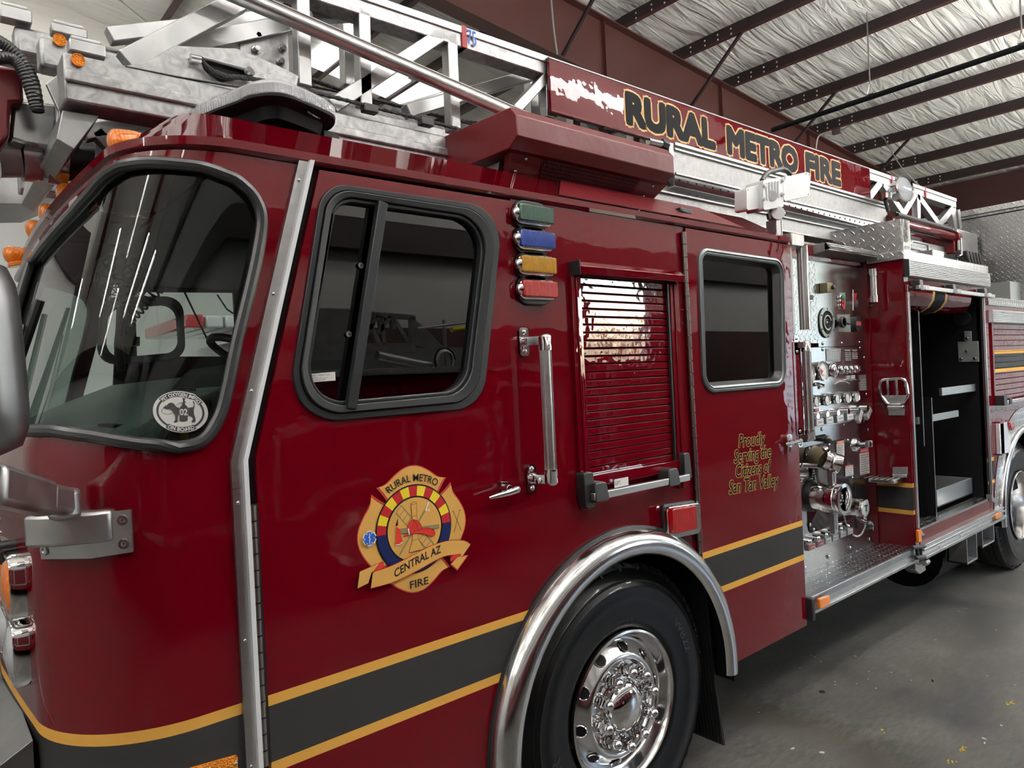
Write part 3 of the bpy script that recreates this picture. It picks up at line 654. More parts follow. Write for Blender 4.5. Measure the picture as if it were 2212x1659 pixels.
for P_ in petals:
    cc = (sum(p[0] for p in P_) / len(P_), sum(p[1] for p in P_) / len(P_))
    eshape(P_, ED, False); eshape(scaled(P_, .985), ER, False); eshape(scaled(P_, .935), ED, False); eshape(scaled(P_, .925), OC, False)
edisc(.1375, ED)
segs = 13
for i in range(segs): edisc(.1325, EY if i % 2 else ECR, .1015, 180 - 180 / segs * i, 180 - 180 / segs * (i + 1), 6)
edisc(.1325, EN, .1015, 180, 360, 40); edisc(.0965, OC)
def tarc(txt, r, a_mid, span, h, m, off=.02, inward=False):
    up(); L = lay[0]
    def fn(s, t):
        a = math.radians(a_mid + (span / 2 - span * s) * (1 if not inward else -1)); rr = (r + h * t) if not inward else (r - h * t)
        return Vector((EC.x + rr * math.cos(a), L, EC.z + rr * math.sin(a)))
    put_text(EMB, txt, fn, m, off)
tarc('RURAL METRO', .147, 90, 70, .0215, ED, .012)
eshape([(-.045 + .01, -.172 + .006), (0, -.17), (0, -.17)], OC, False) if False else None
# crossed tools, horn and ladder behind the helmet
LN = .0012
horn = [(-.0115, .080), (.0085, .080), (.0065, .02), (.010, -.035), (.028, -.068), (-.028, -.068), (-.013, -.035), (-.009, .02)]
for a, c in (((-.045, .079), (.066, -.060)), ((-.065, .060), (.044, -.078))): eline([a, c], EO, .0035)
for k in range(11):
    t = k / 10; a = (-.045 + .111 * t, .079 - .139 * t); c = (-.065 + .109 * t, .060 - .138 * t)
    if t < .42 or t > .62: eline([a, c], EO, .0022)
eline([(.050, .066), (-.061, -.070)], EO, .005); eline([(.053, .074), (.04, .050)], EW, .004); eline([(.040, .050), (.054, .053), (.052, .044)], EW, .002)
L_ = eshape(horn, OC, False); eoutline(L_, ED, .001); eline([(-.010, .040), (.007, .041)], ED, .001); eline([(-.012, -.034), (.010, -.032)], ED, .001)
up(); EMB.add([ep(.0100 * math.cos(a) - .0015, .080 + .0035 * math.sin(a)) for a in edge(0, 2 * PI, 16)[:-1]], [tuple(range(16))], OC); eoutline([(.0100 * math.cos(a) - .0015, .080 + .0035 * math.sin(a)) for a in edge(0, 2 * PI, 16)[:-1]], ED, .001)
L_ = eshape([(-.055, .009), (.086, -.001), (.086, -.011), (-.056, -.006)], EO, False); eoutline(L_, ED, .0008)
L_ = eshape([(-.069, .022), (-.061, .012), (-.054, .009), (-.054, -.007), (-.046, -.032), (-.058, -.036), (-.074, -.034), (-.069, -.010)], ER, False); eline([(-.074, -.036), (-.060, -.037), (-.048, -.031)], EW, .003)
eshape([(-.071, .022), (-.062, .020), (-.060, .044)], ED, False)
L_ = eshape([(-.044, -.016), (-.026, -.008), (.02, -.002), (.044, -.003), (.062, -.012), (.071, -.025), (.062, -.033), (.040, -.026), (.014, -.015), (-.016, -.014)], ER); eoutline(L_, ED, .0009)
L_ = eshape([(-.026, -.010), (-.028, .010), (-.022, .024), (-.008, .030), (.008, .024), (.019, .011), (.022, -.002), (.0, -.006)], ER); eoutline(L_, ED, .0012)
for x in (-.016, -.005, .007): eline([(x, -.006), (x * .6, .016), (-.005, .028)], ED, .001)
eline([(-.027, .006), (-.024, -.014)], EW, .004)
# star of life and crossed poles
for k, mm in ((1.12, EW), (.95, EB)):
    for a in (0, 60, 120):
        a = math.radians(a + 90); u = Vector((math.cos(a), math.sin(a))) * .020; v = Vector((-u.y, u.x)) * .33
        up(); c = Vector((-.160, .0)); EMB.add([ep(*(c + u * k + v * k)), ep(*(c - u * k + v * k)), ep(*(c - u * k - v * k)), ep(*(c + u * k - v * k))], [(0, 1, 2, 3)], mm)
eline([(-.160, .016), (-.160, -.017)], EW, .002); eline([(-.157, .010), (-.163, .004), (-.157, -.002), (-.162, -.008)], EW, .0015)
eline([(.142, -.035), (.168, .034), (.171, .030)], ED, .0018); eline([(.170, -.034), (.142, .034), (.139, .030)], ED, .0018)
# banner
tl = [(-.209, -.138), (-.199, -.089), (-.126, -.076), (-.119, -.103), (-.160, -.100), (-.172, -.130)]; L_ = eshape(tl, ED, False); eshape(scaled(tl, .95), OC, False)
tr_ = [(.118, -.134), (.150, -.112), (.197, -.117), (.146, -.161)]; eshape(tr_, ED, False); eshape(scaled(tr_, .93), ER, False); eshape(scaled(tr_, .8), OC, False)
bt = sm([(-.157, -.098), (-.10, -.094), (-.04, -.082), (.03, -.064), (.08, -.057), (.13, -.057), (.18, -.067), (.206, -.084)]); bb = sm([(.170, -.120), (.14, -.108), (.10, -.105), (.05, -.115), (0, -.128), (-.05, -.139), (-.10, -.146), (-.167, -.147)])
bn = bt + bb; eshape(bn, ED, False); eshape(scaled(bn, .985, (.01, -.1)), ER, False)
eshape([(u * .985, v + (-.0022 if i < len(bt) else .0022)) for i, (u, v) in enumerate(bn)], OC, False)
for P_ in ([(-.156, -.101), (-.128, -.076), (-.119, -.080), (-.122, -.098), (-.14, -.098)], [(.122, -.126), (.125, -.108), (.158, -.107), (.163, -.113), (.14, -.119)]): eshape(P_, ER); eoutline(P_, ED, .001)
up(); L = lay[0]
put_text(EMB, 'CENTRAL AZ', lambda s, t: Vector((EC.x - .084 + .170 * s, L, EC.z - .128 + .043 * s - .006 * math.sin(PI * s) * 0 + .0235 * t - .004 * (2 * s - 1) ** 2)), ED, .022)
up(); L = lay[0]
put_text(EMB, 'FIRE', lambda s, t: Vector((EC.x - .032 + .066 * s, L, EC.z - .177 + .012 * (2 * s - 1) ** 2 * 0 + .001 * s + .022 * t)), ED, .022)
obj('door_emblem', EMB, FD, smooth=0, weld=False)
print('emblem depth', lay[0])
# ------------------------------------------------------------------ cab: rear door, shutter, fittings
RDX = QR + .035
RWO = rpoly([S((1502, 535)), S((1686, 562)), S((1692, 834)), S((1512, 850))], [.06, .07, .08, .08], 7)
RWI = shrink(RWO, .03)
ro = [(RDX, 2.465), (3.528, 2.465), (3.532, .476)]
ra = [p for p in arc(WC[0], WC[1], WR, -cut(.476) * -1 if False else math.degrees(math.asin((.476 - WC[1]) / WR)), 80, 40) if p[0] > RDX]
ro += ra + [(RDX, WC[1] + math.sqrt(WR ** 2 - (RDX - WC[0]) ** 2))]
b = MB(); sheet(b, ro, [zx(RWI)], FLAT(-.009), REDS, step=(.2, .2), thick=.03); RD = obj('rear_door', b, T, smooth=0)
b = MB(); b.ring(yoff(RWO, -.02), yoff(shrink(RWO, .013), -.024), (0, .014, 0), GREYF); b.ring(yoff(shrink(RWO, .013), -.018), yoff(shrink(RWO, .02), -.018), (0, .014, 0), BLK); b.ring(yoff(shrink(RWO, .019), -.022), yoff(RWI, -.016), (0, .02, 0), GREYF)
obj('window_frame', b, RD, bevel=.002)
b = MB(); b.ring(yoff(RWI, -.01), yoff(shrink(RWI, .02), .03), (0, .02, 0), BLK); b.prism(yoff(shrink(RWI, .002), .022), (0, .004, 0), GLASS_R); obj('window_pane', b, RD, smooth=0)
hinge((1476, 500), (1514, 1224), -.014, RD, .026, 26)
# lettering on the rear door
b = MB()
def word(txt, pa, pb, ha, m1=GOLDM, m2=BLKV, sh_=.25):      # pa, pb: baseline ends in the photo; ha: cap height there
    A, B_ = S(pa), S(pb); h = ha
    f = lambda y: (lambda s, t: Vector((A.x + (B_.x - A.x) * s, y, A.z + (B_.z - A.z) * s + h * t)))
    v0 = text2d(txt, 0.0, sh_)[0]
    bold_text(b, txt, f(-.0096), m1, .0044, sh_, v0); bold_text(b, txt, f(-.0104), m2, .0017, sh_, v0)
word('Proudly', (1592, 966), (1649, 958), .058); word('Serving the', (1582, 1000), (1662, 986), .058)
word('Citizens of', (1586, 1031), (1662, 1018), .058); word('San Tan Valley', (1571, 1067), (1678, 1048), .060)
obj('door_lettering', b, RD, smooth=0, weld=False)
b = MB(); b.prism(rpoly([S(p, -.009) for p in [(1694, 938), (1704, 938), (1704, 966), (1694, 966)]], .01, 3), (0, -.02, 0), CHROME)
b.tube([S((1697, 960), -.035), S((1712, 957), -.05), S((1730, 952), -.05)], [.008, .010, .013], CHROME, 10); obj('door_handle', b, RD, bevel=.002)
# roller shutter in the middle panel
GX0, GX1, GZ0, GZ1 = SHX0, SHX1, SHZ0, SHZ1
b = MB(); ns = 25; st = (GZ1 - GZ0) / ns
for i in range(ns):
    z0 = GZ0 + i * st; pr = [(.011, 0), (.0035, .0018), (.003, .004), (.0026, st - .006), (.0032, st - .0035), (.011, st - .0015)]
    vs = [(x, y, z0 + dz) for x in (GX0, GX1) for y, dz in pr]; n = len(pr); b.add(vs, [(k, k + 1, n + k + 1, n + k) for k in range(n - 1)], REDV)
b.box((GX0, .016, GZ0), (GX1, .02, GZ1), BLKM)
SHU = obj('roller_shutter', b, T, smooth=0)
b = MB(); tp = S((1229, 567)); 
hx0, hx1 = S((1231, 580)).x, S((1456, 590)).x; hz0, hz1 = GZ1 - .005, S((1231, 567)).z
b.prism([(hx0, 0, hz0), (hx0, -.05, hz0 + .005), (hx0, -.055, hz1 - .02), (hx0, -.03, hz1), (hx0, 0, hz1)], (hx1 - hx0, 0, 0), RED)
b.box((hx0 - .004, -.057, hz0), (hx0, 0, hz1 + .003), BLK)
for x0, x1 in ((GX0 - .05, GX0), (GX1, GX1 + .055)):
    for i, (xx0, xx1, dy) in enumerate(((x0, x0 + .02, .018), (x0 + .02, x0 + .032, .024), (x0 + .032, x1, .018))): b.box((xx0, -dy, GZ0 - .12), (xx1, 0, hz0), RED)
b.box((GX1 - .012, -.012, GZ0), (GX1, 0, hz0), BLK)
obj('shutter_frame', b, SHU, bevel=.002)
b = MB(); lz = S((1280, 1078), -.05).z; b.bar((GX0 - .02, -.012, GZ0 - .02), (GX1 + .02, -.012, GZ0 - .02), .02, .045, RED, (0, 0, 1))
bx0, bx1 = S((1280, 1076), -.06).x, S((1487, 1040), -.06).x
b.bar((bx0, -.06, lz + .01), (bx1, -.06, lz + .01), .022, .028, ALUX); obj('lift_bar', b, SHU, bevel=.003)
for xx in (bx0 + .05, bx1 - .1):
    b = MB(); b.prism(rpoly([(xx - .05, -.075, lz - .012), (xx + .03, -.075, lz - .012), (xx + .02, -.07, lz + .06), (xx - .04, -.07, lz + .06)], .012, 3), (0, .06, 0), BLK); obj('bar_bracket', b, SHU, bevel=.004)
b = MB(); b.prism(rpoly([(GX0 - .06, -.05, lz - .03), (GX0 - .01, -.05, lz - .03), (GX0 - .01, -.045, lz + .1), (GX0 - .06, -.045, lz + .1)], .01, 3), (0, .045, 0), BLK); obj('end_bracket', b, SHU, bevel=.003); b = MB(); b.prism(rpoly([(GX1 + .0, -.05, lz + .0), (GX1 + .05, -.05, lz + .0), (GX1 + .045, -.045, lz + .11), (GX1 + .005, -.045, lz + .11)], .01, 3), (0, .045, 0), BLK)
obj('end_bracket', b, SHU, bevel=.003)
b = MB(); b.prism([(bx0 + .11, -.0725, lz + .03), (bx0 + .19, -.0725, lz + .03), (bx0 + .19, -.0725, lz + .062), (bx0 + .11, -.0725, lz + .062)], (0, .001, 0), LABEL)
xz_text(b, 'LIFT', bx0 + .115, bx0 + .145, lz + .04, lz + .053, -.0728, INK); obj('paper_label', b, SHU, smooth=0)
# four stacked marker lights
for py, lm, nm in ((462, L_GREEN, 'green'), (516, L_BLUE, 'blue'), (570, L_AMBER, 'amber'), (622, L_RED, 'red')):
    sx = (py - 462) * .056; e0 = S((1103 + sx, py + 2)); e1 = S((1179 + sx, py + 10)); zc = (e0.z + e1.z) / 2; x0, x1 = e0.x, e1.x; hh = .053
    b = MB(); b.prism(rpoly([(x0, 0, zc - hh), (x1 + .004, 0, zc - hh), (x1 + .004, 0, zc + hh), (x0, 0, zc + hh)], .05, 6), (0, -.014, 0), RUB)
    ml = obj('marker_light', b, T, bevel=.004, label=nm + ' marker light on a black rubber pad')
    b = MB(); hx = S((1110 + sx, py), -.03).x; xa = hx + .005; xb = x1 - .003
    b.prism(rpoly([(xa, -.012, zc - .036), (xb, -.012, zc - .036), (xb, -.012, zc + .036), (xa, -.012, zc + .036)], [.03, .012, .012, .03], 5), (0, -.022, 0), CHROME)
    b.dome((xa + .012, -.03, zc), (-.5, -1, 0), .022, .016, CHROME, 16, 4); obj('housing', b, ml, bevel=.006)
    b = MB(); la = S((1124 + sx, py), -.05).x; b.prism(rpoly([(la, -.033, zc - .029), (xb - .002, -.033, zc - .029), (xb - .002, -.033, zc + .029), (la, -.033, zc + .029)], .006, 3), (0, -.018, 0), lm); obj('lens', b, ml, bevel=.004)
# red warning light above the wheel arch
b = MB(); q = rpoly([S(p) for p in [(1428, 1094), (1498, 1083), (1501, 1150), (1432, 1163)]], .02, 4); b.prism(q, (0, -.035, 0), CHROME); wl_ = obj('warning_light', b, T, bevel=.006)
b = MB(); q = rpoly([S(p, -.035) for p in [(1441, 1098), (1492, 1090), (1495, 1141), (1444, 1152)]], .008, 3); b.prism(q, (0, -.03, 0), L_RED); obj('lens', b, wl_, bevel=.004)
b = MB(); b.ring([p + Vector((0, .003, 0)) for p in rpoly([S(p) for p in [(1426, 1090), (1500, 1079), (1503, 1153), (1430, 1167)]], .02, 4)], rpoly([S(p) for p in [(1428, 1094), (1498, 1083), (1501, 1150), (1432, 1163)]], .02, 4), (0, -.012, 0), BLK); obj('gasket', b, wl_)
# grab handles
def grab(p0, p1, y, par, b0, b1, r=.019, nm='grab_handle'):
    a, c = S(p0, y), S(p1, y); b = MB()
    b.tube([a, c], r, ALUX, 16)
    for k in range(10):
        an = 2 * PI * k / 10; d = Vector((math.cos(an), math.sin(an), 0)) * r; b.tube([a + d, c + d], .0028, ALUX, 5)
    g = obj(nm, b, par)
    for p, e, bp in ((a, 1, b0), (c, -1, b1)):
        bx = S(bp, 0).x; b = MB(); b.cyl(p - Vector((0, 0, .035 * e)), p + Vector((0, 0, .012 * e)), r * 1.25, CHROME, 16); b.dome(p + Vector((0, 0, .012 * e)), (0, 0, e), r * 1.25, .012, CHROME, 16, 4)
        b.bar(p, Vector((bx, y * .35, p.z)), .018, .03, CHROME); b.tube([Vector((bx, y * .35, p.z)), Vector((bx, .0, p.z))], [.014, .022], CHROME, 10)
        b.prism(rpoly([(bx - .022, 0, p.z - .05), (bx + .022, 0, p.z - .05), (bx + .022, 0, p.z + .05), (bx - .022, 0, p.z + .05)], .012, 3), (0, -.012, 0), CHROME)
        for dz in (-.034, .034): b.dome((bx, -.012, p.z + dz), (0, -1, 0), .010, .007, STEEL, 8, 3)
        obj('bracket', b, g, bevel=.002)
    return g
grab((1177, 735), (1191, 1035), -.085, T, (1128, 742), (1144, 1028))
# wheel arch trim, liner, mud flap
b = MB(); b.lathe([(.703, -.002), (.705, .018), (.698, .044), (.680, .066), (.655, .077), (.628, .076), (.612, .068), (.606, .054), (.612, .048), (.622, .060)], (WC[0], 0, WC[1]), (0, -1, 0), ALUP, 72, math.radians(-4), math.radians(196)); obj('wheel_arch_trim', b, T, smooth=60)
b = MB(); b.lathe([(.714, -.002), (.716, .012), (.704, .016)], (WC[0], 0, WC[1]), (0, -1, 0), RUB, 60, math.radians(-3), math.radians(196)); obj('arch_rubber', b, T)
b = MB(); b.lathe([(.69, .04), (.695, -.5)], (WC[0], 0, WC[1]), (0, -1, 0), BLKM, 48, math.radians(-8), math.radians(190)); b.box((1.36, .5, .35), (2.85, .53, 1.3), BLKM); obj('wheel_well', b, T)
b = MB(); q = [(2.735, .03), (2.75, .44)]; zs = [.95, .7, .4, .1]; xs_ = [2.71, 2.73, 2.755, 2.80]
for k in range(22):
    y0 = .03 + k * .018; b.prism([(xs_[i], y0, zs[i]) for i in range(4)] + [(xs_[i] + .012, y0, zs[i]) for i in range(3, -1, -1)], (0, .013, 0), RUB)
b.prism([(xs_[i] + .006, .03, zs[i]) for i in range(4)] + [(xs_[i] + .01, .03, zs[i]) for i in range(3, -1, -1)], (0, .4, 0), RUB)
obj('mud_flap', b, T, smooth=0)
# wheels
def wheel(cx_, cz, y, R_=.556, dual=False, lab=None, chrome_front=True, text=True):
    """y: depth of the outer tyre wall"""
    o = Vector((cx_, y, cz)); ax = (0, -1, 0); b = MB(); W = .33
    b.lathe([(.298, -.03), (.302, -.008), (.315, .0), (.33, .006), (.345, .004), (.40, .018), (.44, .020), (.465, .015), (.472, .017), (.478, .012), (.49, .004), (.497, .006), (.502, 0), (.525, -.014), (R_ - .018, -.026)], o, ax, TIRE, 96)
    g = [(R_ - .018, -.026), (R_ - .006, -.034)]; yy = -.034
    for k in range(5): g += [(R_, yy - .004), (R_, yy - .04), (R_ - .014, yy - .042), (R_ - .014, yy - .052)]; yy -= .055
    b.lathe(g + [(R_ - .01, -W), (.45, -W - .02), (.30, -W)], o, ax, TREAD, 96)
    for k in range(62):
        a = 2 * PI * k / 62; u = Vector((math.cos(a), 0, math.sin(a))); t = Vector((-u.z, 0, u.x)); c = o + u * (R_ - .012)
        b.prism([c + t * .019 + Vector((0, .022, 0)), c - t * .017 + Vector((0, .022, 0)), c - t * .021 + u * .016 + Vector((0, .034, 0)), c + t * .023 + u * .016 + Vector((0, .034, 0))], (0, .045, 0), TREAD)
        if k % 2: b.prism([c - u * .012 + t * .004 + Vector((0, .012, 0)), c - u * .012 - t * .004 + Vector((0, .012, 0)), c + u * .002 - t * .004 + Vector((0, .02, 0)), c + u * .002 + t * .004 + Vector((0, .02, 0))], (0, .012, 0), TREAD)
    if text:
        for txt, a0, sp, r0, h_ in (('TUR', 200, 26, .385, .042), ('WB22', 28, 24, .40, .035), ('REGROOVABLE', 96, 34, .335, .012)):
            fn = lambda s, t: (lambda a, r: o + Vector((r * math.cos(a), -.0195 + (.012 if r < .36 else 0), r * math.sin(a))))(math.radians(a0 + sp / 2 - sp * s), r0 + h_ * t)
            put_text(b, txt, fn, RUB, .01)
    wh = obj('wheel', b, T, smooth=30, weld=False, label=lab)
    b = MB()
    if chrome_front: prof = [(.300, .0), (.300, .012), (.292, .016), (.284, .010), (.280, -.012), (.272, -.035), (.264, -.052), (.254, -.056), (.242, -.050), (.205, -.012), (.197, -.005), (.186, -.003), (.178, -.009), (.170, -.03), (.0, -.03)]
    else: prof = [(.300, .0), (.300, .012), (.292, .016), (.284, .010), (.276, -.03), (.262, -.09), (.255, -.17), (.20, -.19), (.18, -.2), (.12, -.19), (0, -.19)]
    b.lathe(prof, o, ax, ALUP, 72); rm = obj('rim', b, wh, smooth=50)
    hd = -.18
    for k in range(10):
        b = MB()
        a = math.radians(36 * k + 8); u = Vector((math.cos(a), 0, math.sin(a)))
        nn = (Vector((0, -1, 0)) * .68 + u * .73).normalized() if chrome_front else Vector((0, -1, 0)); c = o + u * .2235 + Vector((0, .031 if chrome_front else -hd, 0))
        b.cyl(c - nn * .01, c + nn * .0055, .021, BLKM, 18); b.lathe([(.0205, .004), (.024, .0075), (.026, .004)], c, nn, CHROME, 18); obj('hand_hole_disc', b, wh)  # black disc stands in for the shade inside an open hole
    fy = -.030 if chrome_front else -.19
    b = MB(); b.lathe([(.128, fy), (.118, fy + .012), (.105, fy + .012), (.102, fy + .02), (.099, fy + .036), (.086, fy + .052), (.06, fy + .066), (.03, fy + .072), (.0001, fy + .073)], o, ax, CHROME, 48); obj('hub_cap', b, wh, smooth=60)
    for k in range(10):
        a = math.radians(36 * k + 12); c = o + Vector((math.cos(a) * .142, -fy, math.sin(a) * .142)); d = Vector((0, -1, 0)); b = MB()
        b.lathe([(.029, 0), (.032, .004), (.031, .012), (.026, .016)], c, d, CHROME, 20)
        b.cyl(c + d * .014, c + d * .062, .024, CHROME, 6); b.lathe([(.027, .02), (.027, .028)], c, d, CHROME, 12); b.dome(c + d * .062, d, .0205, .026, CHROME, 14, 5); obj('lug_nut', b, wh, smooth=40)
    if text:
        b = MB(); a = math.radians(218); c = o + Vector((math.cos(a) * .232, .085, math.sin(a) * .232)); b.cyl(c, c - Vector((0, .02, 0)), .006, CHROME, 8); obj('valve_stem', b, wh)
    return wh
wheel(WC[0] + .005, WC[1] - .002, .018, lab='front wheel with a glossy black tyre and polished rim')
wheel(WC[0] + .005, WC[1] - .002, 1.85, text=False)
# ------------------------------------------------------------------ lights and fittings at the front
for i, (p, yaw) in enumerate([((228, 312), .35), ((118, 423), .1), ((80, 465), .05), ((52, 498), 0), ((4, 552), -.1)]):
    c = SZ(p, 2.53); b = MB(); d = Vector((1, -yaw * .9, .26)).normalized(); c = c + Vector((.02, 0, 0))
    b.lathe([(.0001, -.016), (.020, -.013), (.036, -.004), (.042, .006), (.043, .014), (.040, .03), (.031, .06), (.016, .09), (.004, .106), (.0001, .108)], c, d, L_ORANGE, 20)
    for k in range(9): h_ = .012 + k * .009; r_ = .044 - .0003 * (k * 3) ** 1.5; b.lathe([(r_ - .004, h_), (r_ + .0015, h_ + .003), (r_ - .004, h_ + .006)], c, d, L_ORANGE, 18)
    cl = obj('clearance_light', b, T, label='amber clearance light on the front brow of the cab roof')
    b = MB(); b.bar(c + Vector((.0, 0, -.046)), c + Vector((.10, 0, -.02)), .085, .02, L_ORANGE); obj('base', b, cl, bevel=.006)
# light bar, delta shaped
zb = 2.70; outl = [SZ(p, zb) for p in [(437, 255), (515, 225), (543, 214), (583, 209), (624, 214), (673, 233), (715, 253), (724, 266), (718, 278)]]
outl = outl + [Vector((1.11, .32, zb)), Vector((1.08, .40, zb)), Vector((.93, HW, zb))]
half = outl; far_ = [Vector((p.x, 2 * HW - p.y, zb)) for p in reversed(half[:-1])]
front = [Vector((.70, .62, zb)), Vector((.58, HW, zb)), Vector((.70, 2 * HW - .62, zb))]
LBO = catmull(half + far_ + front[::-1], 4)
def level(L, d, z):
    n = len(L); out = []
    for i in range(n):
        t = (L[(i + 1) % n] - L[i - 1]).normalized(); out.append(Vector((L[i].x - t.y * d * -1 * SGN, L[i].y + t.x * d * -1 * SGN, z)))
    return out
ar = sum(a.x * c.y - c.x * a.y for a, c in zip(LBO, LBO[1:] + LBO[:1])); SGN = -1 if ar > 0 else 1
def stackloft(mb, L, lv, m, cap0=None, cap1=None):
    rows = [level(L, d, z) for d, z in lv]; n = len(L); vs = [p for r_ in rows for p in r_]
    mb.add(vs, [(i * n + j, i * n + (j + 1) % n, (i + 1) * n + (j + 1) % n, (i + 1) * n + j) for i in range(len(rows) - 1) for j in range(n)], m)
    if cap0: mb.add(rows[0], [tuple(range(n))], m)
    if cap1: mb.add(rows[-1], [tuple(range(n))], m)
b = MB(); stackloft(b, LBO, [(.012, 2.698), (.0, 2.704), (-.0, 2.712)], BLKM, True, True); LBR = obj('light_bar', b, T, smooth=40, label='clear light bar with a black base on the cab roof')
b = MB(); stackloft(b, LBO, [(.001, 2.712), (.001, 2.735), (.01, 2.755), (.035, 2.768)], L_CLEAR, None, True)
for k in range(0, len(LBO)): 
    for f_ in (0, .25, .5, .75):
        p = LBO[k].lerp(LBO[(k + 1) % len(LBO)], f_); b.bar(Vector((p.x, p.y, 2.714)), Vector((p.x, p.y, 2.742)), .0035, .0035, L_CLEAR)
obj('lens', b, LBR, smooth=50)
b = MB(); stackloft(b, LBO, [(.05, 2.655), (.04, 2.69), (.012, 2.699)], BLKM, True); obj('base_pan', b, LBR)
for yy in (.42, 1.8): b = MB(); b.box((.84, yy - .06, 2.615), (1.0, yy + .06, 2.66), BLKM); b.bar((.9, yy, 2.63), (.9, yy - .12, 2.69), .03, .02, BLKM); obj('mounting_foot', b, LBR)
b = MB(); L0, L1 = SZ((663, 238), 2.706), SZ((688, 249), 2.706); L0 = Vector((L0.x, L0.y - .004, 0)); L1 = Vector((L1.x, L1.y - .004, 0))
q0, q1 = SZ((662, 240), 2.697), SZ((689, 254), 2.697)
lbn = Vector((q1.y - q0.y, -(q1.x - q0.x), 0)).normalized() * .0
put_text(b, 'WHELEN', lambda s, t: Vector((q0.x + (q1.x - q0.x) * s, q0.y + (q1.y - q0.y) * s - .006, 2.690 + .017 * t)), WHITE, .015)
obj('maker_plate', b, LBR, smooth=0)
# mirror bracket, arm and mirror head
b = MB(); bo = [(.27, 1.455), (.40, 1.458), (.55, 1.458), (.735, 1.466), (.735, 1.567), (.60, 1.565), (.42, 1.545), (.27, 1.545)]
sheet(b, bo, [], lambda u, v, d: cabp(u, v, -.014 + d), ALU, step=(.04, .05), thick=.014); MBK = obj('mirror_bracket', b, T, smooth=45)
for u, v in ((.30, 1.478), (.70, 1.545), (.70, 1.488)):
    b = MB(); p = cabp(u, v, -.014); q = cabp(u, v, -.02); b.lathe([(.013, 0), (.012, .004), (.006, .004), (.004, .001), (.0001, .001)], p, (q - p).normalized(), STEEL, 14); obj('bolt', b, MBK)
b = MB(); vs = []; 
for (u, z, d) in ((.36, 1.497, -.02), (.36, 1.575, -.02)): pass
bl = [cabp(.33, 1.55, -.075), cabp(.45, 1.55, -.062), cabp(.60, 1.55, -.035), cabp(.655, 1.55, -.02), cabp(.655, 1.55, .0), cabp(.33, 1.55, .0)]
b.prism([Vector((p.x, p.y, 1.497)) for p in bl], (0, 0, .075), ALU); obj('arm_block', b, MBK, bevel=.008)
pv = S((160, 1090), -.02); A0 = Vector((.262, .035, 1.60)); A1 = S((-20, 1046), -.32)
b = MB(); b.tube([A0 - Vector((0, 0, .035)), A0 + Vector((0, 0, .035))], .034, ALU, 20)
b.bar(A0 + Vector((.012, .02, .0)), A0.lerp(A1, .35), .05, .062, ALU); b.bar(A0.lerp(A1, .3), A1, .048, .075, ALU); b.bar(A1, A1 + Vector((-.1, -.09, .02)), .05, .08, ALU); obj('mirror_arm', b, MBK, bevel=.012)
mh = MB(); zc0, zc1 = 1.735, 2.10; c = Vector((.035, -.39, 0)); N_ = 24; rows = []
for k in range(13):
    t = k / 12; z = zc0 + (zc1 - zc0) * t; e = (1 - abs(2 * t - 1) ** 6) ** .5; sx_, sy_ = .128 * (.35 + .65 * e) * (1 - .10 * t), .10 * (.3 + .7 * e)
    rows.append([Vector((c.x + sx_ * math.copysign(abs(math.cos(a)) ** .7, math.cos(a)), c.y + sy_ * math.copysign(abs(math.sin(a)) ** .7, math.sin(a)), z)) for a in edge(0, 2 * PI, N_)[:-1]])
vs = [p for r_ in rows for p in r_]; mh.add(vs, [(i * N_ + j, i * N_ + (j + 1) % N_, (i + 1) * N_ + (j + 1) % N_, (i + 1) * N_ + j) for i in range(12) for j in range(N_)], SATALU); mh.add(rows[0], [tuple(range(N_))], SATALU); mh.add(rows[-1], [tuple(range(N_))], SATALU)
mh.tube([(c.x, c.y, zc1 - .01), (c.x - .0, c.y, zc1 + .09)], [.03, .012], ALUP, 12); mh.tube([(c.x - .02, c.y, zc0 + .02), (c.x - .03, c.y + .0, 1.66)], .016, ALUP, 10); obj('mirror_head', mh, MBK, smooth=60)
# headlight bezels on the front face
for (z0, z1, lm) in ((1.272, 1.44, L_ORANGE), (1.098, 1.262, L_CLEAR)):
    for far in (0, 1):
        Y0, Y1 = (.335, .78) if not far else (2 * HW - .78, 2 * HW - .335)
        ol = rpoly([Vector((0, Y0, z0)), Vector((0, Y1, z0)), Vector((0, Y1, z1)), Vector((0, Y0, z1))], .03, 5); sc = lambda L, k, x: [Vector((x, (Y0 + Y1) / 2 + (p.y - (Y0 + Y1) / 2) * k, (z0 + z1) / 2 + (p.z - (z0 + z1) / 2) * (k if k > .95 else k * .93))) for p in L]
        rr = [sc(ol, 1, .225), sc(ol, 1, .184), sc(ol, .975, .174), sc(ol, .92, .174), sc(ol, .88, .196)]; n = len(ol); b = MB(); vs = [p for r_ in rr for p in r_]
        b.add(vs, [(i * n + j, i * n + (j + 1) % n, (i + 1) * n + (j + 1) % n, (i + 1) * n + j) for i in range(4) for j in range(n)], CHROME); hl = obj('headlight_bezel', b, T, smooth=40)
        b = MB(); b.add(rr[4], [tuple(range(n))], CHROME); 
        for yy in ((Y0 + .09, Y1 - .09)): b.lathe([(.074, 0), (.074, .012), (.06, .026), (.03, .034), (.0001, .036)], (.196, yy, (z0 + z1) / 2), (-1, 0, 0), lm, 20)
        obj('lamp', b, hl)
b = MB(); b.box((.165, .85, .98), (.2, 2 * HW - .85, 1.60), CHROME)
for k in range(14): b.box((.155, .88, 1.0 + k * .042), (.168, 2 * HW - .88, 1.015 + k * .042), ALUP)
obj('front_grille', b, T, bevel=.004)
b = MB(); bw = [(-.02, .40), (.02, .62), (.10, .70), (.30, .70), (.30, .40)]
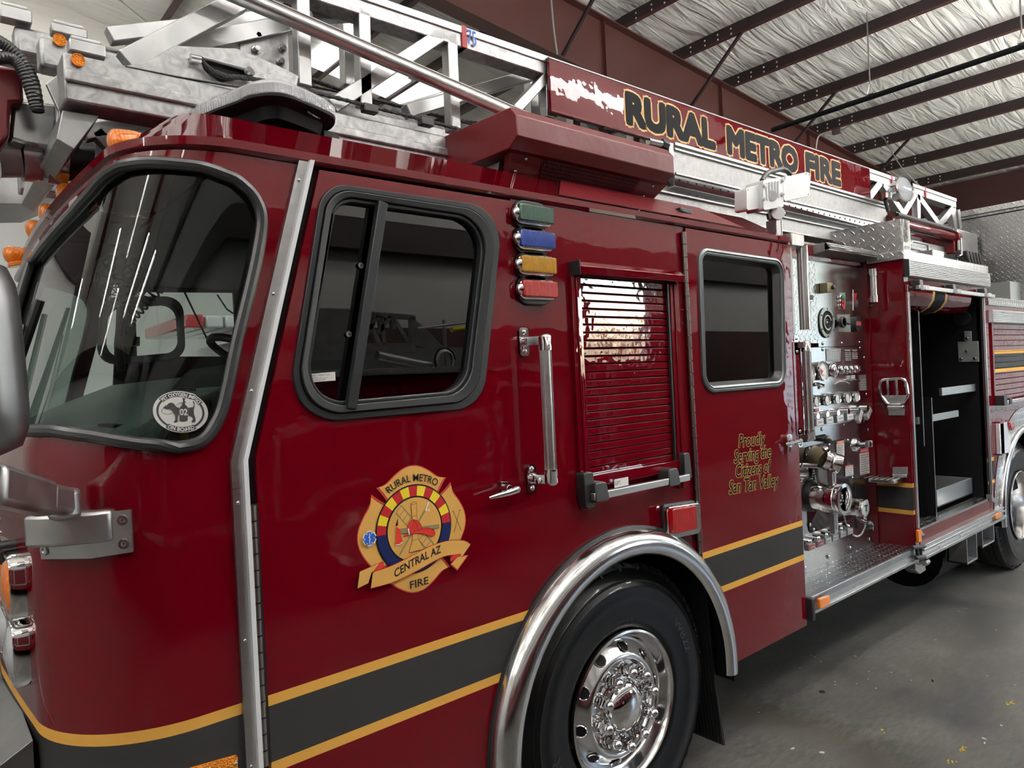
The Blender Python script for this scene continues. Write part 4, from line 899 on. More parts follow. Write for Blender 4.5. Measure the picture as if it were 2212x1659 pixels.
b.prism([(-.32, .36, .42), (-.32, .36, .78), (-.05, .30, .84), (.20, .27, .99), (.20, .27, .42)], (0, 1.72, 0), DULL)
for k in range(9): b.bar((-.322 + .0, .36 + .0, .46 + k * .04), (-.322, 2.07, .46 + k * .04), .008, .015, ALUP)
b.box((-.30, .37, .775), (-.06, 1.85, .79), DPZ); b.prism([Vector((-.27, .45, .792)), Vector((-.08, .45, .792)), Vector((-.08, .75, .792)), Vector((-.27, .75, .792))], (0, 0, .002), BLKM); obj('front_bumper', b, T, bevel=.01)
b = MB(); q = SX((22, 1178), .19); b.tube([q + Vector((.03, 0, 0)), q - Vector((.03, 0, 0))], .016, BLK, 12); b.tube([q, q + Vector((-.02, .06, -.01)), q + Vector((-.01, .1, -.06))], .01, BLK, 8); obj('air_hose_fitting', b, T)
# amber reflector low on the cab corner
b = MB(); b.prism(rpoly([S((404, 1660), .0), S((512, 1629), .0), S((512, 1690), .0), S((404, 1720), .0)], .006, 3), (0, -.006, 0), mat('amber_reflector', (.8, .25, .01), .25, bump=('voronoi', 200, .6))); rf = obj('reflector', b, T, label='orange reflector plate')
b = MB(); b.dome(S((509, 1650), -.006), (0, -1, 0), .005, .003, STEEL, 8, 3); obj('screw', b, rf)
# rooftop air conditioner
sec = [(.60, 2.855), (.085, 2.838), (.052, 2.80), (.052, 2.722), (.10, 2.690), (.34, 2.69), (.60, 2.78)]
X0, X1 = 1.728, 2.658
b = MB(); b.prism([(X0, y, z) for y, z in sec] + [(X0, 1.62, 2.78), (X0, 1.62, 2.855)][0:0], (X1 - X0, 0, 0), REDT)
AC = obj('air_conditioner', b, T, bevel=.004, smooth=20, label='dark red rooftop air conditioner hood')
b = MB(); gp = [SZ((1089, 324), 2.695), SZ((1436, 400), 2.695), SZ((1416, 437), 2.63), SZ((1077, 366), 2.63)]
gx0, gx1 = 1.79, 2.70; g0 = Vector((0, .13, 2.695)); g1 = Vector((0, .185, 2.622))
b.prism([(gx0 - .03, .13, 2.695), (gx1, .13, 2.695), (gx1 - .05, .185, 2.625), (gx0, .185, 2.625)], (0, .03, .01), REDT)
hx = gx0 + .21
def gpt(u, v, o_=0): return Vector((gx0 + (gx1 - gx0) * u, .13 + .055 * v, 2.695 - .072 * v)) + Vector((0, -.8, -.6)) * o_
b.prism([gpt(.155, .06, .001), gpt(.80, .06, .001), gpt(.77, .94, .001), gpt(.17, .94, .001)], (0, .002, .001), BLKM)
for k in range(60):
    u0 = .15 + .65 * k / 60; b.bar(gpt(u0 + .0, .06, .003), gpt(min(u0 + .03, .79), .94, .003), .0022, .002, REDT, (0, 1, 0)); b.bar(gpt(u0 + .03 if u0 < .76 else .79, .06, .003), gpt(u0 + .004, .94, .003), .0022, .002, REDT, (0, 1, 0))
obj('grille', b, AC, smooth=0)
b = MB()
for u, v in ((.06, .2), (.03, .8), (.90, .2), (.87, .8)): b.dome(gpt(u, v, .001), (0, -.8, -.6), .007, .005, STEEL, 8, 3)
obj('screw', b, AC)
b = MB(); b.prism([(1.78, .26, 2.60), (1.78, .6, 2.60), (1.78, .6, 2.68), (1.78, .22, 2.68)], (.86, 0, 0), ALU); obj('mounting_base', b, AC)
b = MB(); cr = random.Random(3); 
b = MB(); x0_, x1_ = 1.86, 3.10; b.prism([(x0_ + .17, .145, 2.6235), (x1_ - .14, .145, 2.6235), (x1_, -.0135, 2.508), (x0_, -.0135, 2.508)], (0, -.003, .002), REDT); obj('antislip_patch', b, T, smooth=0)
# ------------------------------------------------------------------ cab interior
b = MB(); b.prism([(.30, .10, 1.45), (.31, .10, 1.69), (.40, .10, 1.745), (.60, .10, 1.83), (.80, .10, 1.905), (.92, .10, 1.885), (.96, .10, 1.40)], (0, 2.18, 0), DASH); DB = obj('dashboard', b, T, bevel=.02)
b = MB(); b.prism([(.62, .12, 1.80), (.74, .12, 1.93), (1.0, .12, 1.91), (1.05, .12, 1.5), (.62, .12, 1.5)], (0, .6, 0), INT); obj('instrument_hood', b, DB, bevel=.03)
b = MB(); b.box((.42, .3, 1.757), (.5, .5, 1.765), BLKM); obj('air_vent', b, DB)
b = MB(); b.box((.66, .035, 2.44), (3.5, 2.36, 2.455), INT); b.box((3.46, .035, .5), (3.5, 2.36, 2.45), INT); b.box((.3, .3, .95), (3.5, 2.36, .97), INT); b.box((1.9, .3, 1.0), (3.4, 1.9, 1.05), INT); obj('cab_lining', b, T, smooth=0)  # black lining, added to keep the cab interior dark
fwn = [S((292, 630), 2.37), S((504, 632), 2.37), S((512, 770), 2.37), S((296, 770), 2.37)]
b = MB(); sheet(b, [(.70, .5), (3.5, .5), (3.5, 2.47), (.88, 2.47)], [[(p.x, p.z) for p in fwn], [(2.0, 1.75), (2.35, 1.75), (2.35, 2.3), (2.0, 2.3)]], lambda u, v, d: Vector((u, 2.37 + d, v)), INT, thick=.02); obj('far_side_panel', b, T, smooth=0)
def seat(x, y, nm='driver_seat'):
    b = MB(); b.prism(rpoly([(x - .25, y - .25, 1.30), (x + .25, y - .25, 1.30), (x + .25, y - .25, 1.45), (x - .25, y - .25, 1.45)], .05, 4), (0, .5, 0), SEAT); s_ = obj(nm, b, T, bevel=.03)
    b = MB(); b.prism(rpoly([(x + .18, y - .23, 1.4), (x + .34, y - .23, 1.4), (x + .42, y - .23, 2.05), (x + .32, y - .23, 2.1), (x + .26, y - .23, 2.0)], .04, 4), (0, .46, 0), SEAT); obj('backrest', b, s_, bevel=.04)
    b = MB(); b.prism(rpoly([(x + .33, y - .13, 2.1), (x + .42, y - .13, 2.1), (x + .43, y - .13, 2.3), (x + .35, y - .13, 2.3)], .03, 4), (0, .26, 0), SEAT); obj('headrest', b, s_, bevel=.03)
seat(1.25, .55); seat(1.25, 1.75, 'officer_seat')
b = MB(); cw_ = Vector((.98, .58, 1.93)); axw = Vector((.45, 0, .9)).normalized(); t1 = Vector((0, 1, 0)); t2 = axw.cross(t1)
b.tube([cw_ + .215 * (math.cos(a) * t1 + math.sin(a) * t2) for a in edge(0, 2 * PI, 32)[:-1]], .014, BLK, 8, closed=True)
for a in (0, 2.1, 4.2): b.bar(cw_ - axw * .02, cw_ + .21 * (math.cos(a) * t1 + math.sin(a) * t2), .03, .012, BLK)
b.tube([cw_ - axw * .03, cw_ - axw * .35], .03, BLK, 10); obj('steering_wheel', b, T)
fc = S((262, 605), .75); b = MB(); b.lathe([(.012, -.03), (.012, .03)], fc, (-.6, -.8, 0), BLK, 12); fa = Vector((-.6, -.8, 0)).normalized(); g1_ = Vector((0, 0, 1)); g2_ = fa.cross(g1_)
for rr_, hh_ in ((.03, .04), (.055, .035), (.075, .02), (.088, 0), (.075, -.02), (.05, -.03)): b.tube([fc + fa * hh_ + rr_ * (math.cos(a) * g1_ + math.sin(a) * g2_) for a in edge(0, 2 * PI, 24)[:-1]], .0022, BLK, 5, closed=True)
for k in range(16):
    a = 2 * PI * k / 16; u = math.cos(a) * g1_ + math.sin(a) * g2_; b.tube([fc + fa * .042 + u * .015, fc + fa * .035 + u * .055, fc + u * .09, fc - fa * .03 + u * .05], .0018, BLK, 5)
fan = obj('dash_fan', b, T)
b = MB()
for k in range(4): a = PI / 2 * k; u = math.cos(a) * g1_ + math.sin(a) * g2_; v_ = fa.cross(u); b.add([fc, fc + u * .07 + v_ * .02 + fa * .01, fc + u * .075 - v_ * .02 - fa * .01, fc + u * .02 - v_ * .01], [(0, 1, 2, 3)], BLK)
obj('blade', b, fan)
b = MB(); b.tube([fc - Vector((0, 0, .088)), S((256, 745), .75), S((262, 800), .75)], .014, BLK, 8); b.bar(S((256, 735), .75), S((300, 738), .75), .03, .03, BLK); obj('fan_post', b, fan)
ca, cb = S((342, 625), .8), S((266, 706), .8); b = MB(); L_ = (cb - ca); nrm = Vector((0, 0, 1)).cross(L_.normalized()).cross(L_.normalized()).normalized(); n = 150
b.tube([ca + L_ * (i / n) + .016 * (math.cos(i / n * 2 * PI * 9) * nrm + math.sin(i / n * 2 * PI * 9) * Vector((0, 1, 0))) for i in range(n + 1)], .0038, BLK, 6); obj('coiled_cord', b, T)
b = MB(); b.tube([S((398, 630), 1.2), S((452, 742), 1.2)], .004, BLK, 6); obj('aerial_whip', b, T)
b = MB(); ch = [S(p, 1.0) for p in [(470, 638), (478, 650), (490, 668), (505, 678)]]
for a, c in zip(ch, ch[1:]):
    for k in range(6): b.dome(a.lerp(c, k / 6), (0, 0, 1), .004, .004, STEEL, 6, 2); b.dome(a.lerp(c, k / 6), (0, 0, -1), .004, .004, STEEL, 6, 2)
obj('bead_chain', b, T)
fr = rpoly([S((235, 668), 1.3), S((384, 655), 1.3), S((392, 760), 1.3), S((228, 775), 1.3)], .05, 5); fo = rpoly([S((222, 640), 1.3), S((396, 640), 1.3), S((402, 775), 1.3), S((212, 790), 1.3)], .06, 5)
b = MB(); b.ring(fo, fr, (0, .05, 0), mat('grey_pillar_trim', (.10, .105, .11), .6)); obj('console_frame', b, T, bevel=.004)
# wipers on the windscreen
b = MB(); wp = [cabp(s, z, -.03) for s, z in ((-.18, 2.12), (-.22, 1.96), (-.28, 1.80))]; b.tube(wp, .012, BLK, 8)
for k in range(5): b.tube([p + Vector((-.008 + .004 * k, .005 * k, 0)) for p in wp], .004, BLK, 5)
b.tube([cabp(-.20, 2.05, -.05), cabp(-.1, 1.9, -.055), cabp(-.12, 1.76, -.04)], .008, BLK, 8); WP = obj('wiper', b, T)
b = MB(); wp = [cabp(s, z, -.03) for s, z in ((-.62, 2.14), (-.55, 1.95), (-.5, 1.80))]; b.tube(wp, .012, BLK, 8); obj('wiper', b, T)
# oval pet-mask sticker behind the side of the windscreen
sc_ = uv_of((391, 890)); SP = cabp(sc_[0], sc_[1], .004)
STK = MB(); zl = [.010]
def spt(px, py, o=0.0):      # sticker drawing coordinates (crop of the photo) onto the glass surface
    x_ = 300 + px / 9.218; y_ = 800 + py / 9.218; s, z = uvl(x_, y_); return cabp(s, z, zl[0] + o)
_g = [[uv_of((325 + 17 * i, 830 + 18 * j)) for i in range(9)] for j in range(8)]
def uvl(x_, y_):
    a = min(max((x_ - 325) / 17, 0), 7.999); c = min(max((y_ - 830) / 18, 0), 6.999); i, j = int(a), int(c); a -= i; c -= j
    f = lambda k: (_g[j][i][k] * (1 - a) + _g[j][i + 1][k] * a) * (1 - c) + (_g[j + 1][i][k] * (1 - a) + _g[j + 1][i + 1][k] * a) * c
    return f(0), f(1)
SW = mat('sticker_white', (.62, .62, .60), .5); SG = mat('sticker_grey_black', (.035, .033, .035), .5)
def ell(cx_, cy_, a, c, r_=0, n=56, a0=0, a1=360): return [(cx_ + a * math.cos(math.radians(a0 + (a1 - a0) * i / n)), cy_ + c * math.sin(math.radians(a0 + (a1 - a0) * i / n))) for i in range(n + (0 if a1 - a0 == 360 else 1))]
def tilt(L, k=.17, c=(840, 830)): return [(x, y + (x - c[0]) * k * .62) for x, y in L]
def spoly(L, m):
    zl[0] -= .00025; sheet(STK, L, [], lambda u, v, d: spt(u, v), m)
def sring(L1, L2, m):
    zl[0] -= .00025; n = min(len(L1), len(L2)); STK.add([spt(*p) for p in L1[:n]] + [spt(*p) for p in L2[:n]], [(i, i + 1, n + i + 1, n + i) for i in range(n - 1)], m)
EC2 = (838, 828)
def E2(a, c, a0, a1, n=50):
    out = []
    for i in range(n + 1):
        t = math.radians(a0 + (a1 - a0) * i / n); x = a * math.cos(t); y = c * math.sin(t); out.append((EC2[0] + x, EC2[1] + y + x * .06))
    return out
spoly(E2(565, 415, 0, 360, 60)[:-1], SW); sring(E2(492, 360, 0, 360), E2(448, 322, 0, 360), SG)
sring(E2(540, 398, 215, 328), E2(430, 300, 215, 328), SG); sring(E2(540, 398, 52, 124), E2(430, 300, 52, 124), SG)
def sarc(txt, a0, a1, ra, rb, m):
    zl[0] -= .00025
    def fn(s, t):
        th = math.radians(a0 + (a1 - a0) * s); a = ra[0] + (rb[0] - ra[0]) * t; c = ra[1] + (rb[1] - ra[1]) * t; x = a * math.cos(th); return spt(EC2[0] + x, EC2[1] + c * math.sin(th) + x * .06)
    put_text(STK, txt, fn, m, .035)
sarc('PET OXYGEN MASKS', 218, 325, (445, 312), (520, 380), SW); sarc('ON BOARD', 121, 55, (520, 382), (445, 312), SW)
dog1 = [(480, 750), (560, 700), (590, 660), (620, 650), (640, 640), (700, 660), (760, 730), (812, 745), (815, 880), (785, 900), (780, 960), (785, 1020), (740, 1040), (700, 1030), (735, 990), (730, 900), (690, 850), (660, 790), (620, 765), (560, 775), (540, 765)]
spoly(dog1, SG); spoly([(998, 745), (1050, 735), (1075, 700), (1062, 650), (1048, 625), (1070, 615), (1095, 650), (1103, 720), (1085, 790), (1100, 870), (1140, 960), (1145, 1020), (1100, 1040), (1045, 1010), (1085, 985), (1060, 920), (1010, 900)], SG)
bot = [(822, 1000), (822, 760), (835, 730), (880, 680), (890, 640), (885, 610), (890, 580), (870, 570), (870, 555), (940, 555), (940, 570), (925, 580), (925, 610), (950, 625), (945, 640), (925, 645), (935, 680), (980, 725), (993, 760), (988, 1000), (900, 1012)]
spoly(bot, SG); zl[0] -= .0003; put_text(STK, '02', lambda s, t: spt(832 + 146 * s, 890 - 118 * t), SW, .03)
def sline(L, wd, m):
    zl[0] -= .0002
    for (x0, y0), (x1, y1) in zip(L, L[1:]):
        d = math.hypot(x1 - x0, y1 - y0); nx, ny = -(y1 - y0) / d * wd / 2, (x1 - x0) / d * wd / 2
        STK.add([spt(x0 + nx, y0 + ny), spt(x1 + nx, y1 + ny), spt(x1 - nx, y1 - ny), spt(x0 - nx, y0 - ny)], [(0, 1, 2, 3)], m)
sline([(755, 700), (790, 660), (840, 645), (885, 648)], 9, SG); sline([(485, 760), (450, 800), (470, 850), (560, 878), (640, 870), (668, 840)], 9, SG); sline([(480, 750), (545, 690), (520, 760)], 8, SG)
obj('pet_mask_sticker', STK, WIN, smooth=0, weld=False, label='round white sticker reading PET OXYGEN MASKS ON BOARD')
zl[0] = .013
b = MB(); STK = b; spoly([(755, 345), (1145, 330), (1155, 415), (755, 405)], mat('pale_green_label', (.35, .42, .30), .6)); zl[0] -= .0004; put_text(b, 'PUMPING GEAR', lambda s, t: spt(820 + 265 * s, 385 - 35 * t - 12 * s), INK, .02); obj('pumping_gear_label', b, WIN, smooth=0)
b = MB(); STK = b; zl[0] = .013; spoly([(850, 1235), (1020, 1225), (1010, 1365), (845, 1350)], mat('yellow_label', (.75, .62, .12), .6)); zl[0] -= .0004
put_text(b, 'RICHARD', lambda s, t: spt(862 + 135 * s, 1305 - 28 * t + 5 * s), INK, .015); put_text(b, 'HELSEL', lambda s, t: spt(862 + 125 * s, 1345 - 28 * t + 5 * s), INK, .015); obj('yellow_label', b, WIN, smooth=0)
# ------------------------------------------------------------------ aerial ladder on the roof
YN, YF = .5, 1.72
b = MB(); b.box((.38, YN, 2.712), (7.5, YN + .12, 2.852), GRIND); b.box((.38, YN - .012, 2.765), (7.5, YN, 2.80), GRIND)
b.box((.382, YF - .12, 2.712), (7.5, YF, 2.852), GRIND)
LD = obj('aerial_ladder', b, T, bevel=.012, label='aluminium aerial ladder lying along the truck roof')
def lpart(nm, mb, bev=.004, **k): return obj(nm, mb, LD, bevel=bev, **k)
b = MB(); b.box((1.0, YN, 3.245), (7.6, YN + .085, 3.325), GRIND); b.box((1.0, YN - .006, 3.30), (7.6, YN + .09, 3.334), ALU); lpart('top_rail', b)
b = MB(); b.box((-.6, YF - .085, 3.245), (7.6, YF, 3.325), GRIND); lpart('top_rail', b)
b = MB(); b.box((.345, .66, 2.86), (7.2, .74, 2.955), GRIND); lpart('inner_beam', b, .012)
b = MB(); b.box((.30, .82, 2.95), (7.0, .90, 3.04), GRIND); lpart('inner_beam', b, .012)
for y in (1.36, 1.5): b = MB(); b.box((.2, y, 2.9), (7.0, y + .08, 3.0), GRIND); lpart('inner_beam', b, .012)
def brace(pa, pb, y, w_=.055, d=.05, m=ALU, nm='brace'):
    b = MB(); b.bar(S(pa, y + d / 2) if len(pa) == 2 else pa, S(pb, y + d / 2) if len(pb) == 2 else pb, w_, d, m, (0, 1, 0)); lpart(nm, b)
c2 = lambda a, c: (640 + a / 2.962, c / 2.962)
l1 = lambda a, c: (a / 3.16, c / 3.16)
rr_ = lambda a, c: (1880 + a / 5.18, 340 + c / 5.18)
# near truss, in view from left to right
brace(l1(850, 430), l1(1640, 10), YN, .065); brace(l1(1200, 330), l1(1990, 165), YN + .1, .06)
brace(l1(740, 250), l1(1890, 120), YN + .25, .05); brace(l1(860, 290), l1(1300, 230), YN + .3, .045)
for p, q in ((c2(25, -60), c2(42, 560)), (c2(418, 80), c2(432, 690)), (c2(978, 225), c2(1003, 850)), (c2(1600, 440), c2(1608, 760))): brace(p, q, YN, .05)
brace(c2(215, 690), c2(935, 215), YN, .055); brace(c2(1390, 710), c2(1610, 475), YN, .045); brace(c2(630, 720), c2(960, 620), YN + .35, .05); brace(c2(700, 720), c2(1540, 470), YN + .15, .055); brace(c2(80, 100), c2(400, 90), YN + .1, .05)
for p, q in ((c2(320, 120), c2(335, 560)), (c2(1500, 520), c2(1510, 740))): brace(p, q, YN + .22, .055)
for p, q in ((rr_(120, 300), rr_(345, 640)), (rr_(345, 640), rr_(480, 410)), (rr_(490, 410), rr_(745, 760)), (rr_(745, 760), rr_(900, 570)), (rr_(510, 420), rr_(515, 720)), (rr_(90, 280), rr_(-60, 480)), (rr_(960, 590), rr_(985, 800))): brace(p, q, YN, .065)
brace((7.56, YN + .04, 3.25), (7.8, YN + .04, 2.85), YN, .13)
for k in range(9):            # far truss and the part of the near truss behind the sign
    x = .3 + k * .82
    brace((x, YF - .04, 2.85), (x + .41, YF - .04, 3.25), YF, .05); brace((x + .41, YF - .04, 3.25), (x + .82, YF - .04, 2.85), YF, .05); brace((x, YF - .04, 2.85), (x, YF - .04, 3.25), YF, .045)
for x in (2.55, 3.0, 3.5, 4.1, 4.7, 5.3): brace((x, YN + .06, 2.85), (x, YN + .06, 3.25), YN, .05); brace((x, YN + .06, 3.25), (x + .42, YN + .06, 2.85), YN, .05)
for x in [.6 + .36 * k for k in range(19)]:
    b = MB(); b.tube([(x, YN + .1, 2.80), (x, YF - .1, 2.80)], .018, ALU, 10); lpart('rung', b, 0)
# round hand rail crossing the truss
b = MB(); p0, p1 = S((520, -6), .44), S((1100, 243), .44); d = (p1 - p0); b.tube([p0 - d * .15, p1 + d * .6], .027, ALUX, 18); b.tube([p0 - d * .15 + Vector((0, -.012, .025)), p1 + d * .6 + Vector((0, -.012, .025))], .006, ALUX, 8); lpart('hand_rail', b, 0)
# side panels under the sign
yy = YN - .045; pt = (S((1455, 314), yy).z + S((1915, 440), yy).z) / 2; pb_ = (S((1457, 374), yy).z + S((1915, 486), yy).z) / 2; x0, x1 = S((1455, 330), yy).x, S((1917, 460), yy).x; print('panel', pt, pb_, x0, x1)
b = MB(); b.box((x0, yy, pb_), (x1, yy + .01, pt), brushed('scrubbed_aluminium', .46, .5, 26, swirl=.35, metal=.8)); b.box((x0, yy - .015, pt - .01), (x1, yy + .06, pt + .008), ALU); b.box((x0, yy - .012, pt - .034), (x1, yy, pt - .022), ALU); b.box((x0, yy - .012, pb_ - .006), (x1, yy + .04, pb_ + .006), ALU); lpart('side_panel', b, .002)
b = MB(); b.box((x0, yy, pb_ - .062), (x1, yy + .012, pb_ - .004), ALU); b.box((x0, yy, pb_ - .07), (x1, yy + .16, pb_ - .062), ALU); lpart('flange', b, .002)
b = MB()
for k in range(34): x = x0 + .04 + k * .078; b.dome((x, yy, pb_ - .03), (0, -1, 0), .006, .005, BLKM, 8, 2)
lpart('rivet_row', b, 0, kind='stuff')
b = MB(); b.box((3.0, YN - .03, 2.71), (6.4, YN, 2.79), MATS['scrubbed_aluminium']); b.box((2.9, YN - .045, 2.79), (6.4, YN - .0, 2.80), ALU); b.box((2.9, YN - .045, 2.70), (6.4, YN, 2.712), ALU); lpart('rub_rail', b, .002)
b = MB(); b.box((x0 - .05, yy - .01, pb_ - .01), (x0 - .01, yy + .03, pt), ALU); b.cyl(S((1400, 305), yy), S((1432, 312), yy), .02, CHROME, 14); b.cyl(S((1428, 310), yy), S((1440, 315), yy), .028, BLK, 6); lpart('pin_lock', b, .003)
# bolted plate, slot with wire rope, ropes
b = MB(); q = [S(l1(*p), .62) for p in [(1640, 200), (1965, 190), (1975, 490), (1640, 385)]]; b.prism(q, (0, .012, 0), GRIND)
for p in ((1755, 250), (1745, 340), (1925, 335), (1912, 425)): c = S(l1(*p), .62); b.cyl(c, c - Vector((0, .02, 0)), .011, STEEL, 6); b.cyl(c, c - Vector((0, .006, 0)), .016, STEEL, 14)
lpart('bolted_plate', b, .001)
b = MB(); q = [S(l1(*p), YN - .004) for p in [(1190, 310), (1620, 330), (1950, 470), (2040, 520), (2025, 590), (1640, 590), (1200, 520), (850, 450), (1000, 420)]]; b.prism(q, (0, .02, 0), GRIND); lpart('gusset_plate', b, .002)
b = MB(); sl = rpoly([S(l1(*p), YN - .009) for p in [(1370, 395), (1720, 490), (1650, 530), (1500, 560), (1400, 470)]], .02, 4); b.prism(sl, (0, .003, 0), BLKM); b.tube([S(l1(*p), YN - .018) for p in [(1370, 390), (1700, 478)]], .006, ALU, 8)
b.cyl(S(l1(1300, 395), YN - .02), S(l1(1370, 410), YN - .02), .013, CHROME, 12); b.cyl(S(l1(1690, 500), YN - .02), S(l1(1715, 482), YN - .035), .016, STEEL, 14); lpart('cable_slot', b, 0)
ROPE = mat('wire_rope', (.05, .05, .052), .4, .7, bump=('noise', 300, .8))
def rope(pts, y, r, nm='wire_rope'):
    P = catmull([S(p, y) if len(p) == 2 else Vector(p) for p in pts], 8, False); b = MB(); b.tube(P, r * .8, ROPE, 8)
    L = 0
    for s in range(5):
        Q = []; L = 0
        for i, p in enumerate(P):
            if i: L += (p - P[i - 1]).length
            nstep = 1; a = L * 70 + s * 2 * PI / 5; Q.append(p + Vector((0, math.cos(a), math.sin(a))) * r * .55)
        b.tube(Q, r * .5, ROPE, 5)
    lpart(nm, b, 0)
rope([l1(1372, 398), l1(1430, 470), l1(1550, 520), l1(1700, 535), (640 + 0, 190), c2(430, 670), c2(770, 755), c2(1060, 830), c2(1400, 905)], YN - .025, .0085)
rope([l1(2105, 535), c2(330, 590), c2(900, 740), c2(1160, 790)], YN + .35, .010); rope([c2(60, 545), c2(500, 640), c2(1180, 810)], YN + .33, .006)
b = MB()
for p in (c2(470, 690), c2(830, 775)): b = MB(); c = S(p, YN - .02); b.box((c.x - .03, c.y - .015, c.z - .02), (c.x + .03, c.y + .02, c.z + .012), BLK); lpart('cable_clamp', b)
# orange reflector discs and slide blocks on the beam ends
for p, y in (((168, 131), YN - .001), ((128, 88), .659)):
    b = MB(); c = S(p, y); b.cyl(c, c - Vector((0, .006, 0)), .017, MATS['amber_reflector'], 24); b.lathe([(.017, 0), (.0185, .008), (.0165, .008)], c, (0, -1, 0), L_ORANGE, 24); lpart('reflector_disc', b, 0)
b = MB()
for (p, q, y) in (((150, 95), (230, 125), YN), ((112, 60), (190, 85), .66), ((0, 20), (70, 52), .80)):
    b = MB(); a, c = S(p, y), S(q, y); b.box((a.x, y, min(a.z, c.z) - .0), (c.x, y + .05, max(a.z, c.z) + .02), ALU); b.box((a.x + .005, y + .005, max(a.z, c.z) + .02), (c.x - .01, y + .045, max(a.z, c.z) + .032), WHITE); lpart('slide_block', b)
# 75 ft mark
b = MB(); a, c = S(c2(1058, 165), YN - .007), S(c2(1088, 180), YN - .007); b.box((a.x, YN - .0075, 3.245), (c.x, YN + .08, 3.336), mat('red_tape', (.35, .01, .02), .5)); blue = mat('blue_lettering', (.03, .10, .42), .5)
a, c = S(c2(1095, 245), YN - .008), S(c2(1152, 255), YN - .008); xz_text(b, '75', a.x, c.x, 3.265, 3.325, YN - .0075, blue, .02)
a, c = S(rr_(240, 330), YN - .007), S(rr_(256, 330), YN - .007); b.box((a.x, YN - .0075, 3.245), (c.x, YN, 3.336), MATS['red_tape']); xz_text(b, '55', c.x + .03, c.x + .16, 3.265, 3.325, YN - .0075, blue, .02)
a, c = S(rr_(618, 450), YN - .007), S(rr_(630, 450), YN - .007); b.box((a.x, YN - .0075, 3.245), (c.x, YN, 3.336), MATS['red_tape']); lpart('length_mark', b, 0, smooth=0)
# tip of the ladder above the cab front: nozzle, hoses, red bracket
b = MB(); y = .95
b.cyl(S((-10, 333), y), S((38, 333), y), .075, ALU, 24); b.cyl(S((14, 333), y), S((44, 333), y), .055, BLK, 20); b.cyl(S((44, 335), y), S((84, 338), y), .085, STEEL, 24); b.cyl(S((84, 338), y), S((110, 342), y), .07, ALU, 20); b.cyl(S((100, 338), y), S((142, 344), y), .09, STEEL, 24); b.cyl(S((142, 344), y), S((205, 350), y), .072, BLK, 24); b.cyl(S((196, 342), y), S((212, 346), y), .085, ALU, 24); lpart('nozzle', b, 0)
b = MB(); q = [S(p, .8) for p in [(28, 215), (125, 225), (122, 275), (110, 320), (60, 312), (20, 300)]]; b.prism(q, (0, .25, 0), STEEL); lpart('control_box', b, .01)
b = MB(); q = [S(p, .75) for p in [(-30, 140), (40, 145), (48, 155), (52, 222), (24, 222), (20, 290), (0, 320), (-40, 330)]]; b.prism(q, (0, .12, 0), REDT); lpart('pivot_bracket', b, .01, label='glossy red steel bracket')
for pts, r in (([(-20, 80), (15, 100), (50, 135), (72, 180), (82, 240)], .017), ([(-20, 128), (20, 125), (45, 145), (66, 190), (80, 232)], .018)):
    b = MB(); P = catmull([S(p, .7) for p in pts], 6, False); b.tube(P, r, BLK, 12)
    for i in range(0, len(P) - 1): b.lathe([(r, 0), (r * 1.12, .006), (r, .012)], P[i], (P[i + 1] - P[i]), BLK, 12)
    lpart('hose', b, 0)
b = MB(); q = [S(p, .62) for p in [(100, 180), (138, 150), (134, 240), (215, 245), (175, 300), (118, 320), (128, 240)]]; b.prism(q, (0, .02, 0), ALU); lpart('tip_gusset', b, .002)
b = MB(); q = [S(p, YN + .05) for p in [(135, 238), (215, 250), (160, 322), (122, 300)]]; b.prism(q, (0, .9, 0), ALU); lpart('end_plate', b, .002)
b = MB(); q = [S(p, 2.5) for p in [(-20, 365), (175, 378), (170, 400), (70, 440), (-40, 440)]]; b.prism(q, (0, .5, 0), ALU); lpart('tray', b, .002)
brace((180, 290), (370, 255), .8, .05); brace((240, 320), (205, 285), .8, .04)
# ------------------------------------------------------------------ sign panel on the ladder
b = MB(); sy = YN - .03; sx0, sx1 = S((1189, 180), sy).x, S((1880, 400), sy).x; sz1 = (S((1188, 121), sy).z + S((1880, 368), sy).z) / 2; sz0 = (S((1192, 238), sy).z + S((1880, 433), sy).z) / 2
b.box((sx0, sy, sz0), (sx1, sy + .02, sz1), RED); b.box((sx0 - .004, sy - .003, sz1 - .002), (sx1, sy + .022, sz1 + .005), ALU); b.box((sx0 - .004, sy - .004, sz0 - .008), (sx1, sy + .022, sz0 + .002), RED)
SG_ = obj('sign_panel', b, T, bevel=.002, smooth=0, label='long red panel reading RURAL METRO FIRE')
b = MB(); z0_, z1_ = 3.0925, 3.290
def sword(txt, x0, x1):
    v0 = text2d(txt)[0]; g = .0265
    for y, m, r in ((sy - .0006, GOLDM, g), (sy - .0016, BLKV, .0165)):
        bold_text(b, txt, lambda s, t: Vector((x0 + g + (x1 - x0 - 2 * g) * s, y, z0_ + g + (z1_ - z0_ - 2 * g) * t)), m, r, 0, v0)
sword('RURAL', 2.829, 3.642); sword('METRO', 3.734, 4.592); sword('FIRE', 4.668, 5.204)
obj('sign_lettering', b, SG_, smooth=0, weld=False)
